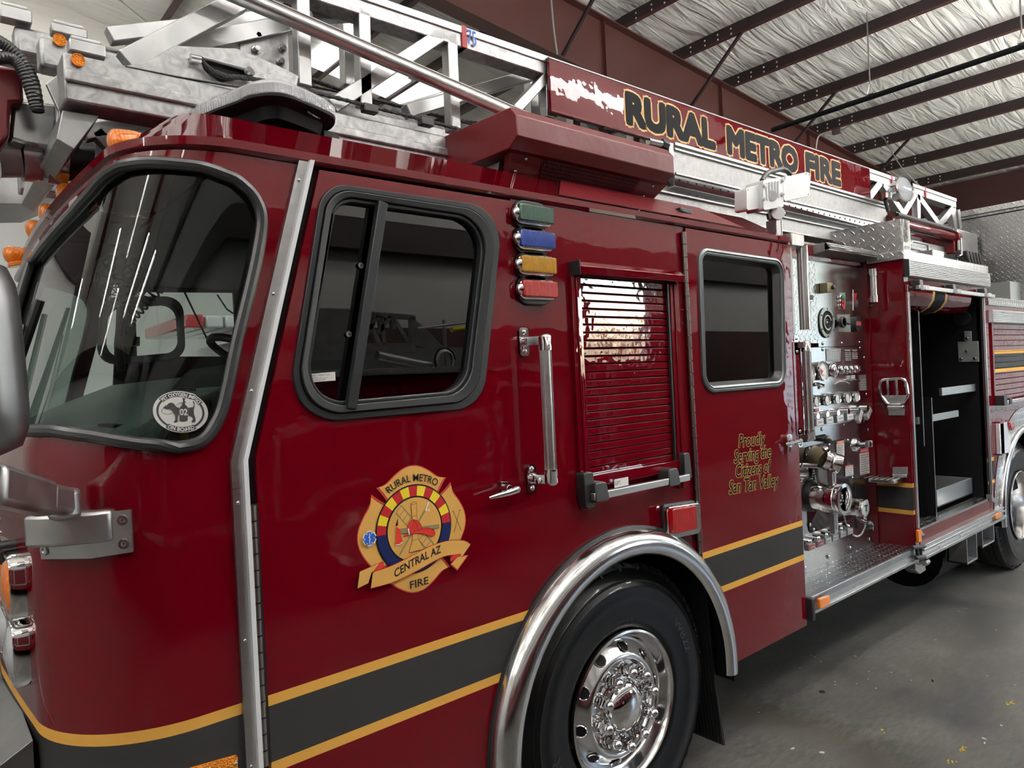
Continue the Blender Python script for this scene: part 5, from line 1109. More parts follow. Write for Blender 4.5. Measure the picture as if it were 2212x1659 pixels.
# ------------------------------------------------------------------ white floodlight on a pole
fl = lambda a, c: (1580 + a / 5.82, 340 + c / 5.82); FY = .05
def fpoly(mb, pts, y, dy, m, r=.012): mb.prism(rpoly([S(fl(*p), y) for p in pts], r, 3), (0, dy, 0), m)
b = MB(); fpoly(b, [(400, 285), (640, 245), (660, 620), (405, 665)], FY - .03, .10, WHITE)
for k in range(5): a = 445 + k * 36; b.bar(S(fl(a, 320 - k * 6), FY - .034), S(fl(a + 4, 540 - k * 8), FY - .034), .006, .006, WHITE)
b.cyl(S(fl(510, 482), FY - .03), S(fl(510, 482), FY - .04), .026, WHITE, 24)
for p in ((400, 355), (395, 525), (635, 290), (630, 468)): c = S(fl(*p), FY - .03); b.cyl(c, c - Vector((0, .012, 0)), .011, WHITE, 12); b.cyl(c - Vector((0, .012, 0)), c - Vector((0, .014, 0)), .006, STEEL, 8)
FLD = obj('floodlight', b, T, bevel=.006, label='white twin-head floodlight on a short pole')
for pts in ([(192, 385), (400, 325), (405, 635), (192, 672)], [(645, 245), (955, 182), (998, 200), (985, 485), (660, 560)]):
    b = MB(); fpoly(b, pts, FY - .005, .07, WHITE, .015); cx_ = sum(p[0] for p in pts) / len(pts); cy_ = sum(p[1] for p in pts) / len(pts)
    b.prism([S(fl(cx_ + (p[0] - cx_) * .93, cy_ + (p[1] - cy_) * .93), FY + .066) for p in pts], (0, .006, 0), BLK)
    for p in pts[:4]: c = S(fl(cx_ + (p[0] - cx_) * .86, cy_ + (p[1] - cy_) * .86), FY - .005); b.dome(c, (0, -1, 0), .006, .003, STEEL, 8, 2)
    obj('lamp_head', b, FLD, bevel=.006)
b = MB(); b.tube([S(fl(*p), FY) for p in [(385, 290), (430, 215), (480, 180), (640, 145), (690, 165), (738, 215)]], .013, BLK, 12); obj('handle', b, FLD)
b = MB(); c = S(fl(560, 720), FY); b.cyl(c + Vector((-.03, -.03, 0)), c + Vector((.03, .03, 0)), .034, WHITE, 20); b.cyl(S(fl(530, 665), FY), c, .028, WHITE, 16); b.bar(S(fl(460, 700), FY), S(fl(475, 780), FY), .012, .02, BLK); b.cyl(c - Vector((0, .035, 0)), c - Vector((0, .03, 0)) - Vector((0, .02, 0)), .008, STEEL, 8); obj('swivel', b, FLD)
b = MB(); c = S(fl(535, 800), FY + .02); b.box((c.x - .03, c.y - .03, 2.45), (c.x + .03, c.y + .03, c.z), ALU); b.box((c.x + .015, c.y - .032, 2.45), (c.x + .02, c.y + .032, c.z), BLKM); obj('pole', b, FLD, bevel=.003)
b = MB(); q = [S(p, .03) for p in [(1472, 446), (1497, 452), (1496, 465), (1472, 458)]]; b.prism(q, (0, .05, 0), BLK); obj('camera_housing', b, T, bevel=.006)
# chrome spotlight behind the body top
b = MB(); c = S(rr_(372, 355), .3); ax = Vector((-.25, -1, .1)).normalized(); b.lathe([(.0001, -.12), (.04, -.11), (.075, -.07), (.095, -.02), (.10, 0), (.104, .012), (.097, .02), (.090, .012)], c, ax, CHROME, 32); SPT = obj('spotlight', b, T, smooth=60)
b = MB(); b.lathe([(.0001, .016), (.05, .014), (.09, .010)], c, ax, mat('frosted_lens', (.40, .42, .46), .25, coat=1, bump=('voronoi', 200, .6)), 32); obj('lens', b, SPT)
b = MB(); b.tube([S(rr_(270, 400), .32), S(rr_(215, 420), .32), S(rr_(175, 440), .32), S(rr_(165, 480), .32), S(rr_(200, 600), .33)], .014, BLK, 10); b.cyl(S(rr_(190, 400), .3), S(rr_(190, 460), .3), .03, CHROME, 14); obj('arm', b, SPT)
# ------------------------------------------------------------------ pump panel between cab and body
A_ = lambda a, c: (1690 + a / 6.381, 500 + c / 6.381)
B_p = lambda a, c: (1690 + a / 7.543, 740 + c / 7.543)
C_p = lambda a, c: (1700 + a / 5.186, 930 + c / 5.186)
PY = .26; PX0, PX1, PZ0, PZ1 = 3.54, 4.985, .61, 2.53
zj = S(B_p(500, 75), PY).z; dpx = S(A_(470, 900), PY).x
b = MB(); b.box((PX0, PY, PZ0), (PX1, PY + .03, zj - .002), STEEL); PP = obj('pump_panel', b, T, smooth=0, label='brushed stainless pump panel full of gauges and valves')
def pp(nm, mb, bev=0, **k): return obj(nm, mb, PP, bevel=bev, **k)
b = MB(); b.box((dpx, PY, zj + .002), (PX1, PY + .03, PZ1), STEEL); pp('upper_plate', b)
b = MB(); b.box((PX0, PY - .003, S(A_(480, 1540), PY).z), (dpx - .003, PY + .03, PZ1), DPY); pp('tread_plate_panel', b)
b = MB(); b.box((PX0, PY - .02, PZ1 - .05), (PX1, PY + .3, PZ1 + .04), RED); b.box((PX1 - .02, PY - .04, PZ0), (PX1, PY + .1, PZ1), RED); pp('red_surround', b)
def bolts(L, fn, y, r=.011):
    for p in L:
        c = S(fn(*p), y); b = MB(); b.dome(c, (0, -1, 0), r, .008, STEEL, 10, 3); b.lathe([(r * 1.1, 0), (r * 1.1, .002), (r, .002)], c, (0, -1, 0), BLKM, 10); pp('bolt', b)
bolts([(500, 320), (755, 355), (1010, 395), (555, 1545), (815, 1540), (1060, 1530), (190, 1640), (555, 1625)], A_, PY)
bolts([(225, 125), (655, 112), (1262, 90), (1330, 245), (1368, 843), (1320, 1135), (1328, 1278), (993, 1340), (640, 1410), (1398, 1420), (245, 1485)], B_p, PY)
bolts([(252, 205), (472, 160), (682, 110), (220, 280), (238, 668), (258, 1055), (298, 1108), (516, 1028), (730, 530), (938, 542), (715, 175), (205, 1535), (468, 1415), (705, 1310), (925, 1215), (965, 1098)], C_p, PY - .006, .012)
FACE = mat('gauge_face', (.72, .72, .70), .3, coat=.6)
def gauge(p, ry, fn, sc, depth=.06, face=True, nm='gauge', mtl=None, red=False):
    y = PY - depth; c = S(fn(*p), y); r = (S((fn(*p)[0], fn(*p)[1] - ry / sc), y).z - c.z) * .98; b = MB()
    b.lathe([(r * .9, -depth), (r * .9, -.012), (r, -.010), (r, .0), (r * .97, .004), (r * .88, .003), (r * .86, -.004)], c, (0, -1, 0), CHROME if not mtl else mtl, 32)
    b.lathe([(r * .9, -depth), (r * .92, -depth * .4), (r * .9, -.014)], c, (0, -1, 0), BLK, 32)
    if face:
        b.lathe([(.0001, -.004), (r * .87, -.004)], c, (0, -1, 0), FACE, 32); f = c + Vector((0, .0032, 0))
        for k in range(21):
            a = math.radians(225 - 270 * k / 20); u = Vector((math.cos(a), 0, math.sin(a))); l = .70 if k % 5 else .6; v = Vector((-u.z, 0, u.x)) * r * .012; b.add([f + u * r * l + v, f + u * r * .8 + v, f + u * r * .8 - v, f + u * r * l - v], [(0, 1, 2, 3)], INK)
        if red: b.add([f + Vector((0, -.0003, 0))] + [f + Vector((r * .55 * math.cos(a), -.0003, r * .55 * math.sin(a))) for a in edge(math.radians(150), math.radians(235), 8)], [tuple(range(10))], INKR)
        a = math.radians(226 if not red else 40); u = Vector((math.cos(a), 0, math.sin(a))); v = Vector((-u.z, 0, u.x)) * r * .03; b.add([f + v - u * r * .2 + Vector((0, -.0006, 0)), f + u * r * .62 + Vector((0, -.0006, 0)), f - v - u * r * .2 + Vector((0, -.0006, 0))], [(0, 1, 2)], INK)
        put_text(b, 'PSI', lambda s, t: f + Vector((-.2 * r + .4 * r * s, -.0002, -.5 * r + .16 * r * t)), INK, .01)
    else: b.dome(c + Vector((0, -.001, 0)), (0, -1, 0), r * .86, r * .3, CHROME, 28, 5)
    return pp(nm, b)
gauge((455, 497), 166, B_p, 7.543, .075, red=True); gauge((672, 463), 168, B_p, 7.543, .075, red=True)
gauge((845, 445), 122, B_p, 7.543, .03, False, 'chrome_cap')
for p, r in (((970, 440), 76), ((1065, 440), 72), ((1145, 436), 70), ((1226, 430), 70)): gauge(p, r, B_p, 7.543, .02, False, 'chrome_cap')
for p, r in (((200, 990), 90), ((380, 965), 100), ((565, 955), 99), ((738, 937), 98), ((905, 914), 98), ((1070, 897), 98), ((1213, 880), 94)): gauge(p, r, B_p, 7.543, .055)
def plate(p4, fn, y, m, nm, lines=(), dy=-.004, hdr=None):
    q = [S(fn(*p), y) for p in p4]; b = MB(); b.prism(q, (0, dy, 0), m); g = quadmap([p + Vector((0, 0, 0)) for p in q], y + dy - .0006)
    if hdr: b.prism([g(0, .82), g(1, .82), g(1, 1), g(0, 1)], (0, -.0003, 0), hdr[0]); g2 = quadmap(q, y + dy - .0014); put_text(b, hdr[1], lambda s, t: g2(.12 + .76 * s, .86 + .10 * t), LABEL if hdr[0] != LABEL else INK, .02)
    for t0, t1, s0, s1, txt in lines: put_text(b, txt, lambda s, t, a=(t0, t1, s0, s1): g(a[2] + (a[3] - a[2]) * s, a[0] + (a[1] - a[0]) * t), INK if m in (LABEL, WHITE, FACE) else LABEL, .012)
    return pp(nm, b)
TXT = ['PUMP MUST BE DRAINED', 'IN FREEZING WEATHER', 'RELIEVE PRESSURE', 'BEFORE REMOVING CAPS', 'OPEN VALVES SLOWLY', 'READ THE MANUAL', 'BEFORE OPERATING']
def para(n, t1=.78): return [(t1 - (k + .8) * t1 / n, t1 - (k + .25) * t1 / n, .08, .92 - .2 * (k % 3 == 2), TXT[k % 7]) for k in range(n)]
GREYP = mat('grey_etched_plate', (.30, .32, .31), .4, .5)
plate([(705, 97), (945, 97), (937, 308), (712, 308)], B_p, PY, GREYP, 'pressure_chart', [(.84, .93, .2, .8, 'PUMP PERFORMANCE')] + [(.7 - .13 * k, .76 - .13 * k, .1, .9, '150 200 250 300 350') for k in range(5)])
plate([(988, 85), (1240, 88), (1240, 350), (1002, 350)], B_p, PY, STEEL, 'rating_plate', [(.8, .9, .08, .45, 'RATING'), (.8, .9, .55, .92, 'TEST')] + [(.66 - .11 * k, .72 - .11 * k, .08, .45, 'GPM AT PSI') for k in range(5)] + [(.66 - .11 * k, .72 - .11 * k, .55, .92, 'ENGINE RPM') for k in range(4)])
plate([(598, 697), (694, 688), (694, 748), (600, 756)], B_p, PY - .004, LABEL, 'name_tag', [(.3, .75, .15, .85, 'INTAKE')]); plate([(352, 716), (392, 716), (394, 774), (356, 776)], B_p, PY - .004, LABEL, 'name_tag')
plate([(1245, 530), (1362, 522), (1374, 776), (1258, 782)], B_p, PY, GREYP, 'instruction_plate', para(5))
plate([(516, 1082), (584, 1074), (584, 1118), (516, 1128)], B_p, PY, INKR, 'red_tag', [(.3, .75, .2, .8, 'HOT')])
for p in ((1035, 540), (1118, 532)): plate([p, (p[0] + 58, p[1] - 3), (p[0] + 58, p[1] + 52), (p[0], p[1] + 55)], B_p, PY, LABEL, 'name_tag', [(.3, .7, .1, .9, 'LOW')])
for p in ((495, 690), (562, 668), (1062, 612), (1145, 605), (975, 640)): b = MB(); c = S(B_p(*p), PY); b.cyl(c, c - Vector((0, .02, 0)), .010, STEEL, 12); b.tube([c - Vector((0, .02, 0)), c + Vector((.0, -.045, -.012))], [.004, .007], CHROME, 8); pp('toggle_switch', b)
b = MB(); c = S(B_p(200, 490), PY); b.lathe([(.028, 0), (.034, .01), (.034, .04), (.02, .05), (.0001, .05)], c, (0, -1, 0), BLK, 8); pp('knob', b)
# speaker / siren horn, control boxes, pilot lights
c = S(A_(608, 1258), PY - .005); b = MB(); b.lathe([(.096, 0), (.096, .007), (.076, .009), (.074, .0), (.07, -.001)], c, (0, -1, 0), GREYP, 40); b.lathe([(.0001, .001), (.074, .001)], c, (0, -1, 0), BLKM, 32); b.lathe([(.040, .001), (.040, .010), (.049, .010), (.049, .001)], c, (0, -1, 0), ALU, 32, .3, 5.6); b.lathe([(.024, .001), (.024, .008), (.017, .010), (.017, .001)], c, (0, -1, 0), BLK, 24); b.dome(c, (0, -1, 0), .01, .012, ALU, 12)
for k in range(6): a = PI / 3 * k + .5; b.dome(c + Vector((.086 * math.cos(a), -.007, .086 * math.sin(a))), (0, -1, 0), .007, .004, BLKM, 8, 2)
pp('speaker', b)
OLV = mat('olive_box', (.20, .17, .09), .5); b = MB(); q = [S(A_(*p), PY - .05) for p in [(640, 703), (693, 706), (693, 838), (645, 838)]]; b.box((q[0].x - .02, PY - .05, q[2].z), (q[1].x, PY, q[0].z), OLV); xc = (q[0].x + q[1].x) / 2; b.cyl((xc + .01, PY - .05, (q[0].z + q[2].z) / 2), (xc + .01, PY - .07, (q[0].z + q[2].z) / 2), .014, BLK, 12); pp('switch_box', b, .003)
b = MB(); q = [S(A_(*p), PY - .02) for p in [(318, 870), (430, 872), (432, 938), (322, 936)]]; b.prism(q, (0, .02, 0), BLK); pp('outlet', b, .004)
b = MB(); P = [S(A_(*p), PY - .02) for p in [(300, 490), (335, 480), (352, 560), (345, 620), (318, 645), (305, 600)]]; b.tube(catmull(P, 4), .005, BLK, 6, closed=True); pp('hose_loop', b)
plate([(780, 842), (858, 845), (860, 1072), (786, 1066)], A_, PY, GREYP, 'pilot_light_plate')
for p, m_ in (((812, 915), mat('green_button', (.01, .16, .08), .3)), ((812, 970), INKR), ((816, 1025), INKR)): b = MB(); c = S(A_(*p), PY - .004); b.cyl(c, c - Vector((0, .014, 0)), .020, m_, 16); b.lathe([(.024, 0), (.024, .006), (.02, .006)], c, (0, -1, 0), CHROME, 16); pp('push_button', b, .002)
plate([(975, 800), (1030, 800), (1036, 1095), (975, 1090)], A_, PY, STEEL, 'foam_plate'); b = MB(); q = [S(A_(*p), PY - .008) for p in [(985, 850), (1030, 850), (1008, 990)]]; b.prism(q, (0, .003, 0), mat('red_triangle_sign', (.6, .05, .06), .4)); pp('red_triangle', b)
plate([(752, 1145), (920, 1142), (935, 1385), (762, 1382)], A_, PY, GREYP, 'throttle_plate', [(.84, .92, .25, .75, 'THROTTLE')]); b = MB(); c = S(A_(855, 1248), PY - .045); b.cyl(c + Vector((0, .04, 0)), c, .026, BLK, 16); b.cyl(c + Vector((0, .02, 0)), c, .036, BLK, 12); b.bar(c + Vector((.0, .01, 0)), c + Vector((.09, .01, -.012)), .012, .012, BLK); pp('throttle_knob', b, .002)
b = MB(); q = rpoly([S(A_(*p), PY - .03) for p in [(1018, 1160), (1085, 1165), (1095, 1375), (1015, 1375)]], .025, 4); b.prism(q, (0, .03, 0), BLK); q2 = [S(A_(*p), PY - .034) for p in [(1030, 1235), (1085, 1235), (1085, 1300), (1030, 1300)]]; b.prism(q2, (0, .004, 0), GREYP); q3 = [S(A_(*p), PY - .036) for p in [(1038, 1243), (1078, 1243), (1078, 1292), (1038, 1292)]]; b.prism(q3, (0, .003, 0), INKR); pp('display', b)
# drain rail with pull tags
b = MB(); r0 = S(B_p(210, 1232), PY); r1 = S(B_p(1405, 1085), PY); zt_ = (S(B_p(210, 1185), PY).z + S(B_p(1400, 1032), PY).z) / 2; zb_ = (S(B_p(520, 1375), PY).z + S(B_p(1410, 1232), PY).z) / 2
b.box((PX0, PY - .012, zb_), (PX1 - .03, PY, zt_), ALUX)
for k in range(4): z = zb_ + (zt_ - zb_) * (k + .7) / 4.6; b.box((PX0, PY - .018, z), (PX1 - .03, PY - .012, z + .006), ALUX)
b.box((PX0, PY - .022, zb_), (PX1 - .03, PY, zb_ + .012), ALUX); pp('drain_rail', b, .001)
for i, (p, a) in enumerate((((265, 1330), 0), ((385, 1310), 0), ((615, 1297), 0), ((772, 1262), 0), ((945, 1235), -.1), ((1108, 1206), 0), ((1280, 1192), -1.0), ((1420, 1150), -.7))):
    c = S(B_p(*p), PY - .06); b = MB(); hw_, hh_ = .045, .022; R2 = Matrix.Rotation(a, 3, 'Y'); co = lambda x, z: c + R2 @ Vector((x, 0, z))
    b.prism([co(-hw_, -hh_), co(hw_, -hh_), co(hw_, hh_), co(-hw_, hh_)], (0, .022, 0), ALU); b.prism([co(-hw_ * .85, -hh_ * .7), co(hw_ * .85, -hh_ * .7), co(hw_ * .85, hh_ * .7), co(-hw_ * .85, hh_ * .7)], (0, -.001, 0), LABEL)
    put_text(b, 'DRAIN', lambda s, t: co(-hw_ * .6 + hw_ * 1.2 * s, -hh_ * .35 + hh_ * .7 * t) + Vector((0, -.0014, 0)), INK, .01)
    b.cyl(c + Vector((-.02, .0, .035)), c + Vector((-.02, .05, .035)), .02, CHROME, 14); b.bar(c + Vector((-.01, .01, .0)), c + Vector((-.02, .012, .04)), .012, .008, STEEL); pp('pull_tag', b, .002)
for i, p in enumerate(((282, 1305), (378, 1268), (467, 1232), (548, 1200), (632, 1162), (712, 1132))):
    c = S(C_p(*p), PY - .05); b = MB(); b.box((c.x - .038, c.y, c.z - .018), (c.x + .038, c.y + .03, c.z + .018), ALU); b.box((c.x - .03, c.y - .0015, c.z - .012), (c.x + .03, c.y, c.z + .012), INKR if i in (0, 1) else LABEL); b.cyl(c + Vector((0, .012, .03)), c + Vector((0, .05, .03)), .018, CHROME, 12); b.dome(c + Vector((0, .012, .03)), (0, -1, 0), .018, .01, CHROME, 12, 3)
    xz_text(b, 'DRAIN', c.x - .024, c.x + .024, c.z - .006, c.z + .006, c.y - .002, LABEL if i < 2 else INK, .01); b.cyl(c + Vector((-.03, .02, .03)), c + Vector((-.05, .02, .03)), .006, BLK, 8); pp('drain_valve', b, .002)
# raised access plate, valve lever slot
b = MB(); q = rpoly([S(C_p(*p), PY - .004) for p in [(203, 197), (640, 95), (745, 975), (250, 1148)]], .03, 4); b.prism(q, (0, .004, 0), STEEL); b.ring(shrink(q, -.004), q, (0, .003, 0), BLKM); pp('access_plate', b, .001)
b = MB(); q = rpoly([S(C_p(*p), PY - .006) for p in [(178, 92), (435, 38), (438, 80), (182, 136)]], .015, 4); b.prism(q, (0, .003, 0), BLKM); c = S(C_p(450, 103), PY - .10); b.tube([S(C_p(300, 95), PY - .02), c], [.012, .016], BLK, 10); b.dome(c, (1, 0, 0), .027, .027, BLK, 14); b.dome(c, (-1, 0, 0), .027, .027, BLK, 14); pp('valve_lever', b)
b = MB(); q = rpoly([S(C_p(*p), PY - .002) for p in [(752, 580), (770, 580), (790, 1100), (765, 1100)]], .008, 3); b.prism(q, (0, .001, 0), BLKM); c = S(C_p(915, 1060), PY - .10); b.tube([S(C_p(775, 965), PY - .02), c], [.01, .014], STEEL, 10); b.dome(c, (1, 0, 0), .03, .03, BLK, 14); b.dome(c, (-1, 0, 0), .03, .03, BLK, 14); pp('valve_lever', b)
# brass elbow discharge
b = MB(); P = catmull([S(C_p(300, 290), PY), S(C_p(330, 292), PY - .05), S(C_p(380, 295), PY - .10), S(C_p(440, 330), PY - .14)], 5, False); b.tube(P, [.052, .052, .054, .056, .056] + [.057] * (len(P) - 5), BRASS, 20); b.lathe([(.065, 0), (.068, .01), (.06, .02)], P[0], (0, -1, 0), BRASS, 20)
d = (P[-1] - P[-3]).normalized(); d = Vector((.6, -.6, -.35)).normalized(); b.lathe([(.057, -.02), (.058, 0), (.06, .01), (.052, .02), (.058, .03), (.058, .075), (.05, .08), (.044, .06), (.0001, .055)], P[-1], d, CHROME, 20); c = P[-1] + Vector((-.01, -.0, .055)); b.lathe([(.0001, .02), (.022, .02), (.024, 0)], c, Vector((.5, -.5, .5)), CHROME, 16); pp('discharge_elbow', b)
# large suction intake with cap
c = S(C_p(645, 768), PY - .22); b = MB(); rI = S(C_p(645, 590), PY - .22).z - c.z; cc = Vector((c.x, PY, c.z)); print('intake r', rI)
b.lathe([(rI * 1.05, 0), (rI * 1.05, .03), (rI * .9, .05), (rI * .9, .07)], cc, (0, -1, 0), BLK, 40); b.lathe([(rI * .92, .05), (rI * .97, .07), (rI * .97, .175), (rI * .92, .185), (rI * .98, .2), (rI, .215), (rI * .98, .222), (rI * .76, .224), (rI * .72, .21), (rI * .72, .12), (.0001, .115)], cc, (0, -1, 0), CHROME, 48)
for e in (1, -1): b.lathe([(rI * .2, 0), (rI * .19, .1)], cc + Vector((0, -.15, e * rI * .9)), (0, 0, e), CHROME, 16); b.bar(cc + Vector((0, -.15, e * rI)), cc + Vector((0, -.15, e * (rI + .115))), .045, .03, ALU); 
pp('suction_intake', b, 0, smooth=40)
c = S(C_p(883, 870), PY - .20); r2 = .052; cc = Vector((c.x, PY, c.z)); b = MB(); b.cyl(cc, cc - Vector((0, .04, 0)), .07, BLK, 24); b.lathe([(r2 * .9, .03), (r2 * 1.05, .05), (r2 * 1.1, .09), (r2, .1), (r2, .14), (r2 * 1.05, .15), (r2 * 1.02, .19), (r2 * .95, .20), (.0001, .202)], cc, (0, -1, 0), CHROME, 32)
for k in range(3): a = 2 * PI * k / 3 + .5; u = Vector((math.cos(a), 0, math.sin(a))); b.bar(cc + u * r2 * .9 - Vector((0, .17, 0)), cc + u * r2 * 1.35 - Vector((0, .17, 0)), .02, .04, CHROME, (0, 1, 0))
put_text(b, 'T', lambda s, t: cc + Vector((-.018 + .036 * s, -.203, -.018 + .036 * t)), INK, .03); pp('discharge_cap', b, .001)
def chain(pts, y, nm='bead_chain'):
    P = catmull([S(C_p(*p), y) for p in pts], 10, False); b = MB(); L = 0; last = -1
    for i in range(1, len(P)):
        L += (P[i] - P[i - 1]).length
        if L - last > .0125: last = L; b.dome(P[i], (0, -1, 0), .0055, .0055, ALU, 8, 3); b.dome(P[i], (0, 1, 0), .0055, .0055, ALU, 8, 2)
    b.tube(P, .0012, STEEL, 4); pp(nm, b)
chain([(296, 415), (310, 500), (340, 610), (400, 668), (450, 640), (478, 540), (495, 420)], PY - .05); chain([(296, 415), (280, 540), (240, 668)], PY - .02); chain([(885, 960), (880, 1050), (840, 1150), (790, 1185), (740, 1170)], PY - .12); chain([(640, 950), (655, 1020), (680, 1085)], PY - .1)
ORH = mat('orange_header', (.75, .13, .02), .4)
plate([(808, 205), (912, 190), (924, 476), (820, 500)], C_p, PY - .002, LABEL, 'danger_label', para(9), -.002, (INKR, 'DANGER')); plate([(552, 125), (638, 108), (640, 282), (556, 300)], C_p, PY - .006, LABEL, 'warning_label', para(7), -.002, (ORH, 'WARNING'))
plate([(650, 400), (738, 382), (742, 498), (654, 515)], C_p, PY - .006, LABEL, 'warning_label', para(4), -.002, (ORH, 'WARNING')); plate([(120, 590), (192, 575), (200, 712), (126, 735)], C_p, PY - .002, LABEL, 'danger_label', para(5), -.002, (INKR, 'DANGER'))
b = MB(); c = S(C_p(775, 160), PY); b.lathe([(.045, 0), (.045, .015), (.03, .02), (.02, .03)], c, (0, -1, 0), CHROME, 24); e_ = S(C_p(935, 150), PY - .16); b.tube([c, e_ + Vector((-.02, 0, 0))], [.014, .02], BLK, 10); b.box((e_.x - .03, e_.y, e_.z - .02), (e_.x + .03, e_.y + .02, e_.z + .02), ALU); b.box((e_.x - .022, e_.y - .001, e_.z - .012), (e_.x + .022, e_.y, e_.z + .012), LABEL); pp('pull_handle', b, .001)
b = MB(); c = S(C_p(130, 385), PY); b.cyl(c, c - Vector((0, .12, 0)), .014, STEEL, 12); b.lathe([(.06, 0), (.06, .03), (.05, .035)], S(C_p(130, 470), PY), (0, -1, 0), CHROME, 24); pp('side_discharge', b)
# upright post, tube and hand rail behind the cab door
b = MB(); q0 = S((1702, 545), .03); q1 = S((1723, 718), .03); b.box((q0.x, .03, q1.z - .01), (q1.x - .02, .10, 2.49), ALU); b.box((q0.x - .01, .0, 2.47), (q1.x + .06, .1, 2.535), ALU); PO = obj('upright_post', b, T, bevel=.004)
b = MB(); a, c = S((1728, 538), .02), S((1738, 712), .02); b.tube([Vector((a.x + .02, .02, 2.48)), Vector((a.x + .02, .02, c.z))], .030, ALUP, 18); obj('tube', b, PO)
b = MB(); b.box((3.535, .0, .48), (3.56, .25, 2.49), RED); q = S((1712, 735), .0); b.box((3.50, -.012, S((1712, 945)).z), (3.60, 0.05, q.z), RED); obj('cab_rear_post', b, T, bevel=.015)
grab((1741, 745), (1750, 943), -.03, T, (1716, 742), (1724, 942), .021)
# ribbed panel lamp over the pump panel
b = MB(); LY = .16; q = [S(p, LY) for p in [(1784, 522), (1880, 549), (1881, 558), (1786, 537)]]; lx0, lx1 = q[0].x, 4.985; lz0 = (q[3].z + q[2].z) / 2 - .0; lz1 = (q[0].z + q[1].z) / 2
b.box((lx0, LY, lz0), (lx1, LY + .012, lz1 + .01), ALUX)
for k in range(4): z = lz0 + (lz1 + .01 - lz0) * (k + .3) / 4; b.box((lx0, LY - .006, z), (lx1, LY, z + .007), ALUX)
b.prism([(lx0, LY, lz1 + .01), (lx0, .28, lz1 + .01), (lx0, .28, lz0 - .02), (lx0, .25, lz0 - .02), (lx0, LY, lz0)], (lx1 - lx0, 0, 0), GREYP); obj('panel_lamp', b, T, bevel=.003)
# ------------------------------------------------------------------ running board
b = MB(); b.box((3.55, .0, .585), (4.985, PY, .61), DPZ); RB = obj('running_board', b, T, smooth=0)
b = MB(); b.box((3.545, -.012, .575), (4.99, .0, .612), ALU); b.box((3.545, -.008, .535), (4.99, .002, .575), ALUX); b.box((3.545, -.02, .520), (4.99, .01, .536), ALU); b.box((3.55, .01, .50), (4.98, PY, .52), BLKM); obj('edge_trim', b, RB, bevel=.002)
def orange_lamp(p4, y, par, nm='side_lamp'):
    b = MB(); b.prism(rpoly([S(p, y) for p in p4], .01, 3), (0, -.018, 0), L_ORANGE); return obj(nm, b, par, bevel=.004)
orange_lamp([(1764, 1292), (1786, 1284), (1787, 1306), (1765, 1315)], -.02, RB); b = MB(); q = S((1750, 1305), -.02); b.box((3.54, -.04, .50), (3.57, .02, .62), BLK); obj('end_bumper', b, RB, bevel=.006)
b = MB(); q = [S(p, -.01) for p in [(1975, 1178), (1990, 1178), (1990, 1200), (1976, 1205)]]; b.tube([S((1970, 1183), -.03), S((1996, 1180), -.03)], .014, BLK, 8); b.tube([S((1980, 1183), -.03), S((1983, 1203), -.03)], .012, BLK, 8); b.tube([S((1978, 1205), -.03), S((1997, 1203), -.03)], .014, BLK, 8); obj('rubber_latch', b, RB, bevel=.003)
b = MB(); q = [S(p, .02) for p in [(1976, 1208), (1998, 1202), (2000, 1232), (1988, 1240), (1978, 1232)]]; b.prism(q, (0, .08, 0), DPY); c = S((2001, 1214), .0); b.cyl(c + Vector((-.04, 0, 0)), c + Vector((.02, 0, 0)), .022, STEEL, 6); obj('tow_bracket', b, RB, bevel=.003)
# ------------------------------------------------------------------ rear body
BX = 4.985; OX0, OX1, OZ0, OZ1 = 5.065, 6.475, .715, 2.33
b = MB(); b.box((BX, 0, .60), (BX + .012, PY + .1, 2.50), REDS); b.box((BX, 0, .60), (OX0, .01, 2.50), REDS); b.box((OX1, 0, .60), (6.62, .01, 2.50), REDS); b.box((OX0, 0, OZ1 + .0), (OX1, .01, 2.50), REDS); b.box((OX0, 0, .60), (OX1, .012, .70), REDS)
b.box((6.60, .01, .6), (6.62, 2.2, 2.5), RED)
BD = obj('rear_body', b, T, smooth=0, bevel=.003)
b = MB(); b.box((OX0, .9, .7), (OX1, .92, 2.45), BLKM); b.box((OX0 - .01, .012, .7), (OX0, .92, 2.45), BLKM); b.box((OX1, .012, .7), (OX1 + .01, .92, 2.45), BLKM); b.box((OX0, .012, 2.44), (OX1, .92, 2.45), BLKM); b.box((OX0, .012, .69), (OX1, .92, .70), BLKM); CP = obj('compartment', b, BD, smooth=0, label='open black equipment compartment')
c6 = lambda a, c: (1860 + a / 3.457, 420 + c / 3.457); c7 = lambda a, c: (1860 + a / 3.457, 860 + c / 3.457)
def kid(nm, mb, bev=0, par=None, **k): return obj(nm, mb, par or BD, bevel=bev, **k)
b = MB(); b.box((OX0 - .03, -.006, .70), (OX0, .04, OZ1), ALUP); b.box((OX0 - .055, -.004, .70), (OX0 - .035, 0, OZ1), RED); kid('door_track', b, .002); b = MB(); b.box((OX1, -.006, .70), (OX1 + .035, .04, OZ1), BLK); b.box((OX1 + .035, -.01, .70), (OX1 + .05, .01, OZ1), ALUX); kid('door_track', b, .002)
b = MB(); hx0, hx1 = 5.0, 6.60; hz0, hz1 = 2.385, 2.492
b.box((hx0, -.028, hz0), (hx1, .0, hz1), WHITE)
for k in range(9): z = hz0 + .004 + k * .0118; b.box((hx0, -.034, z), (hx1, -.028, z + .007), ALUX)
b.box((hx0 - .006, -.036, hz0 - .004), (hx0, .0, hz1 + .003), BLK); kid('shutter_header', b, .001)
b = MB(); z0 = S(c6(400, 690), -.05).z; b.bar((5.08, -.05, z0), (6.6, -.05, z0 - .005), .025, .028, ALUX); RS = kid('raised_shutter', b, .003)
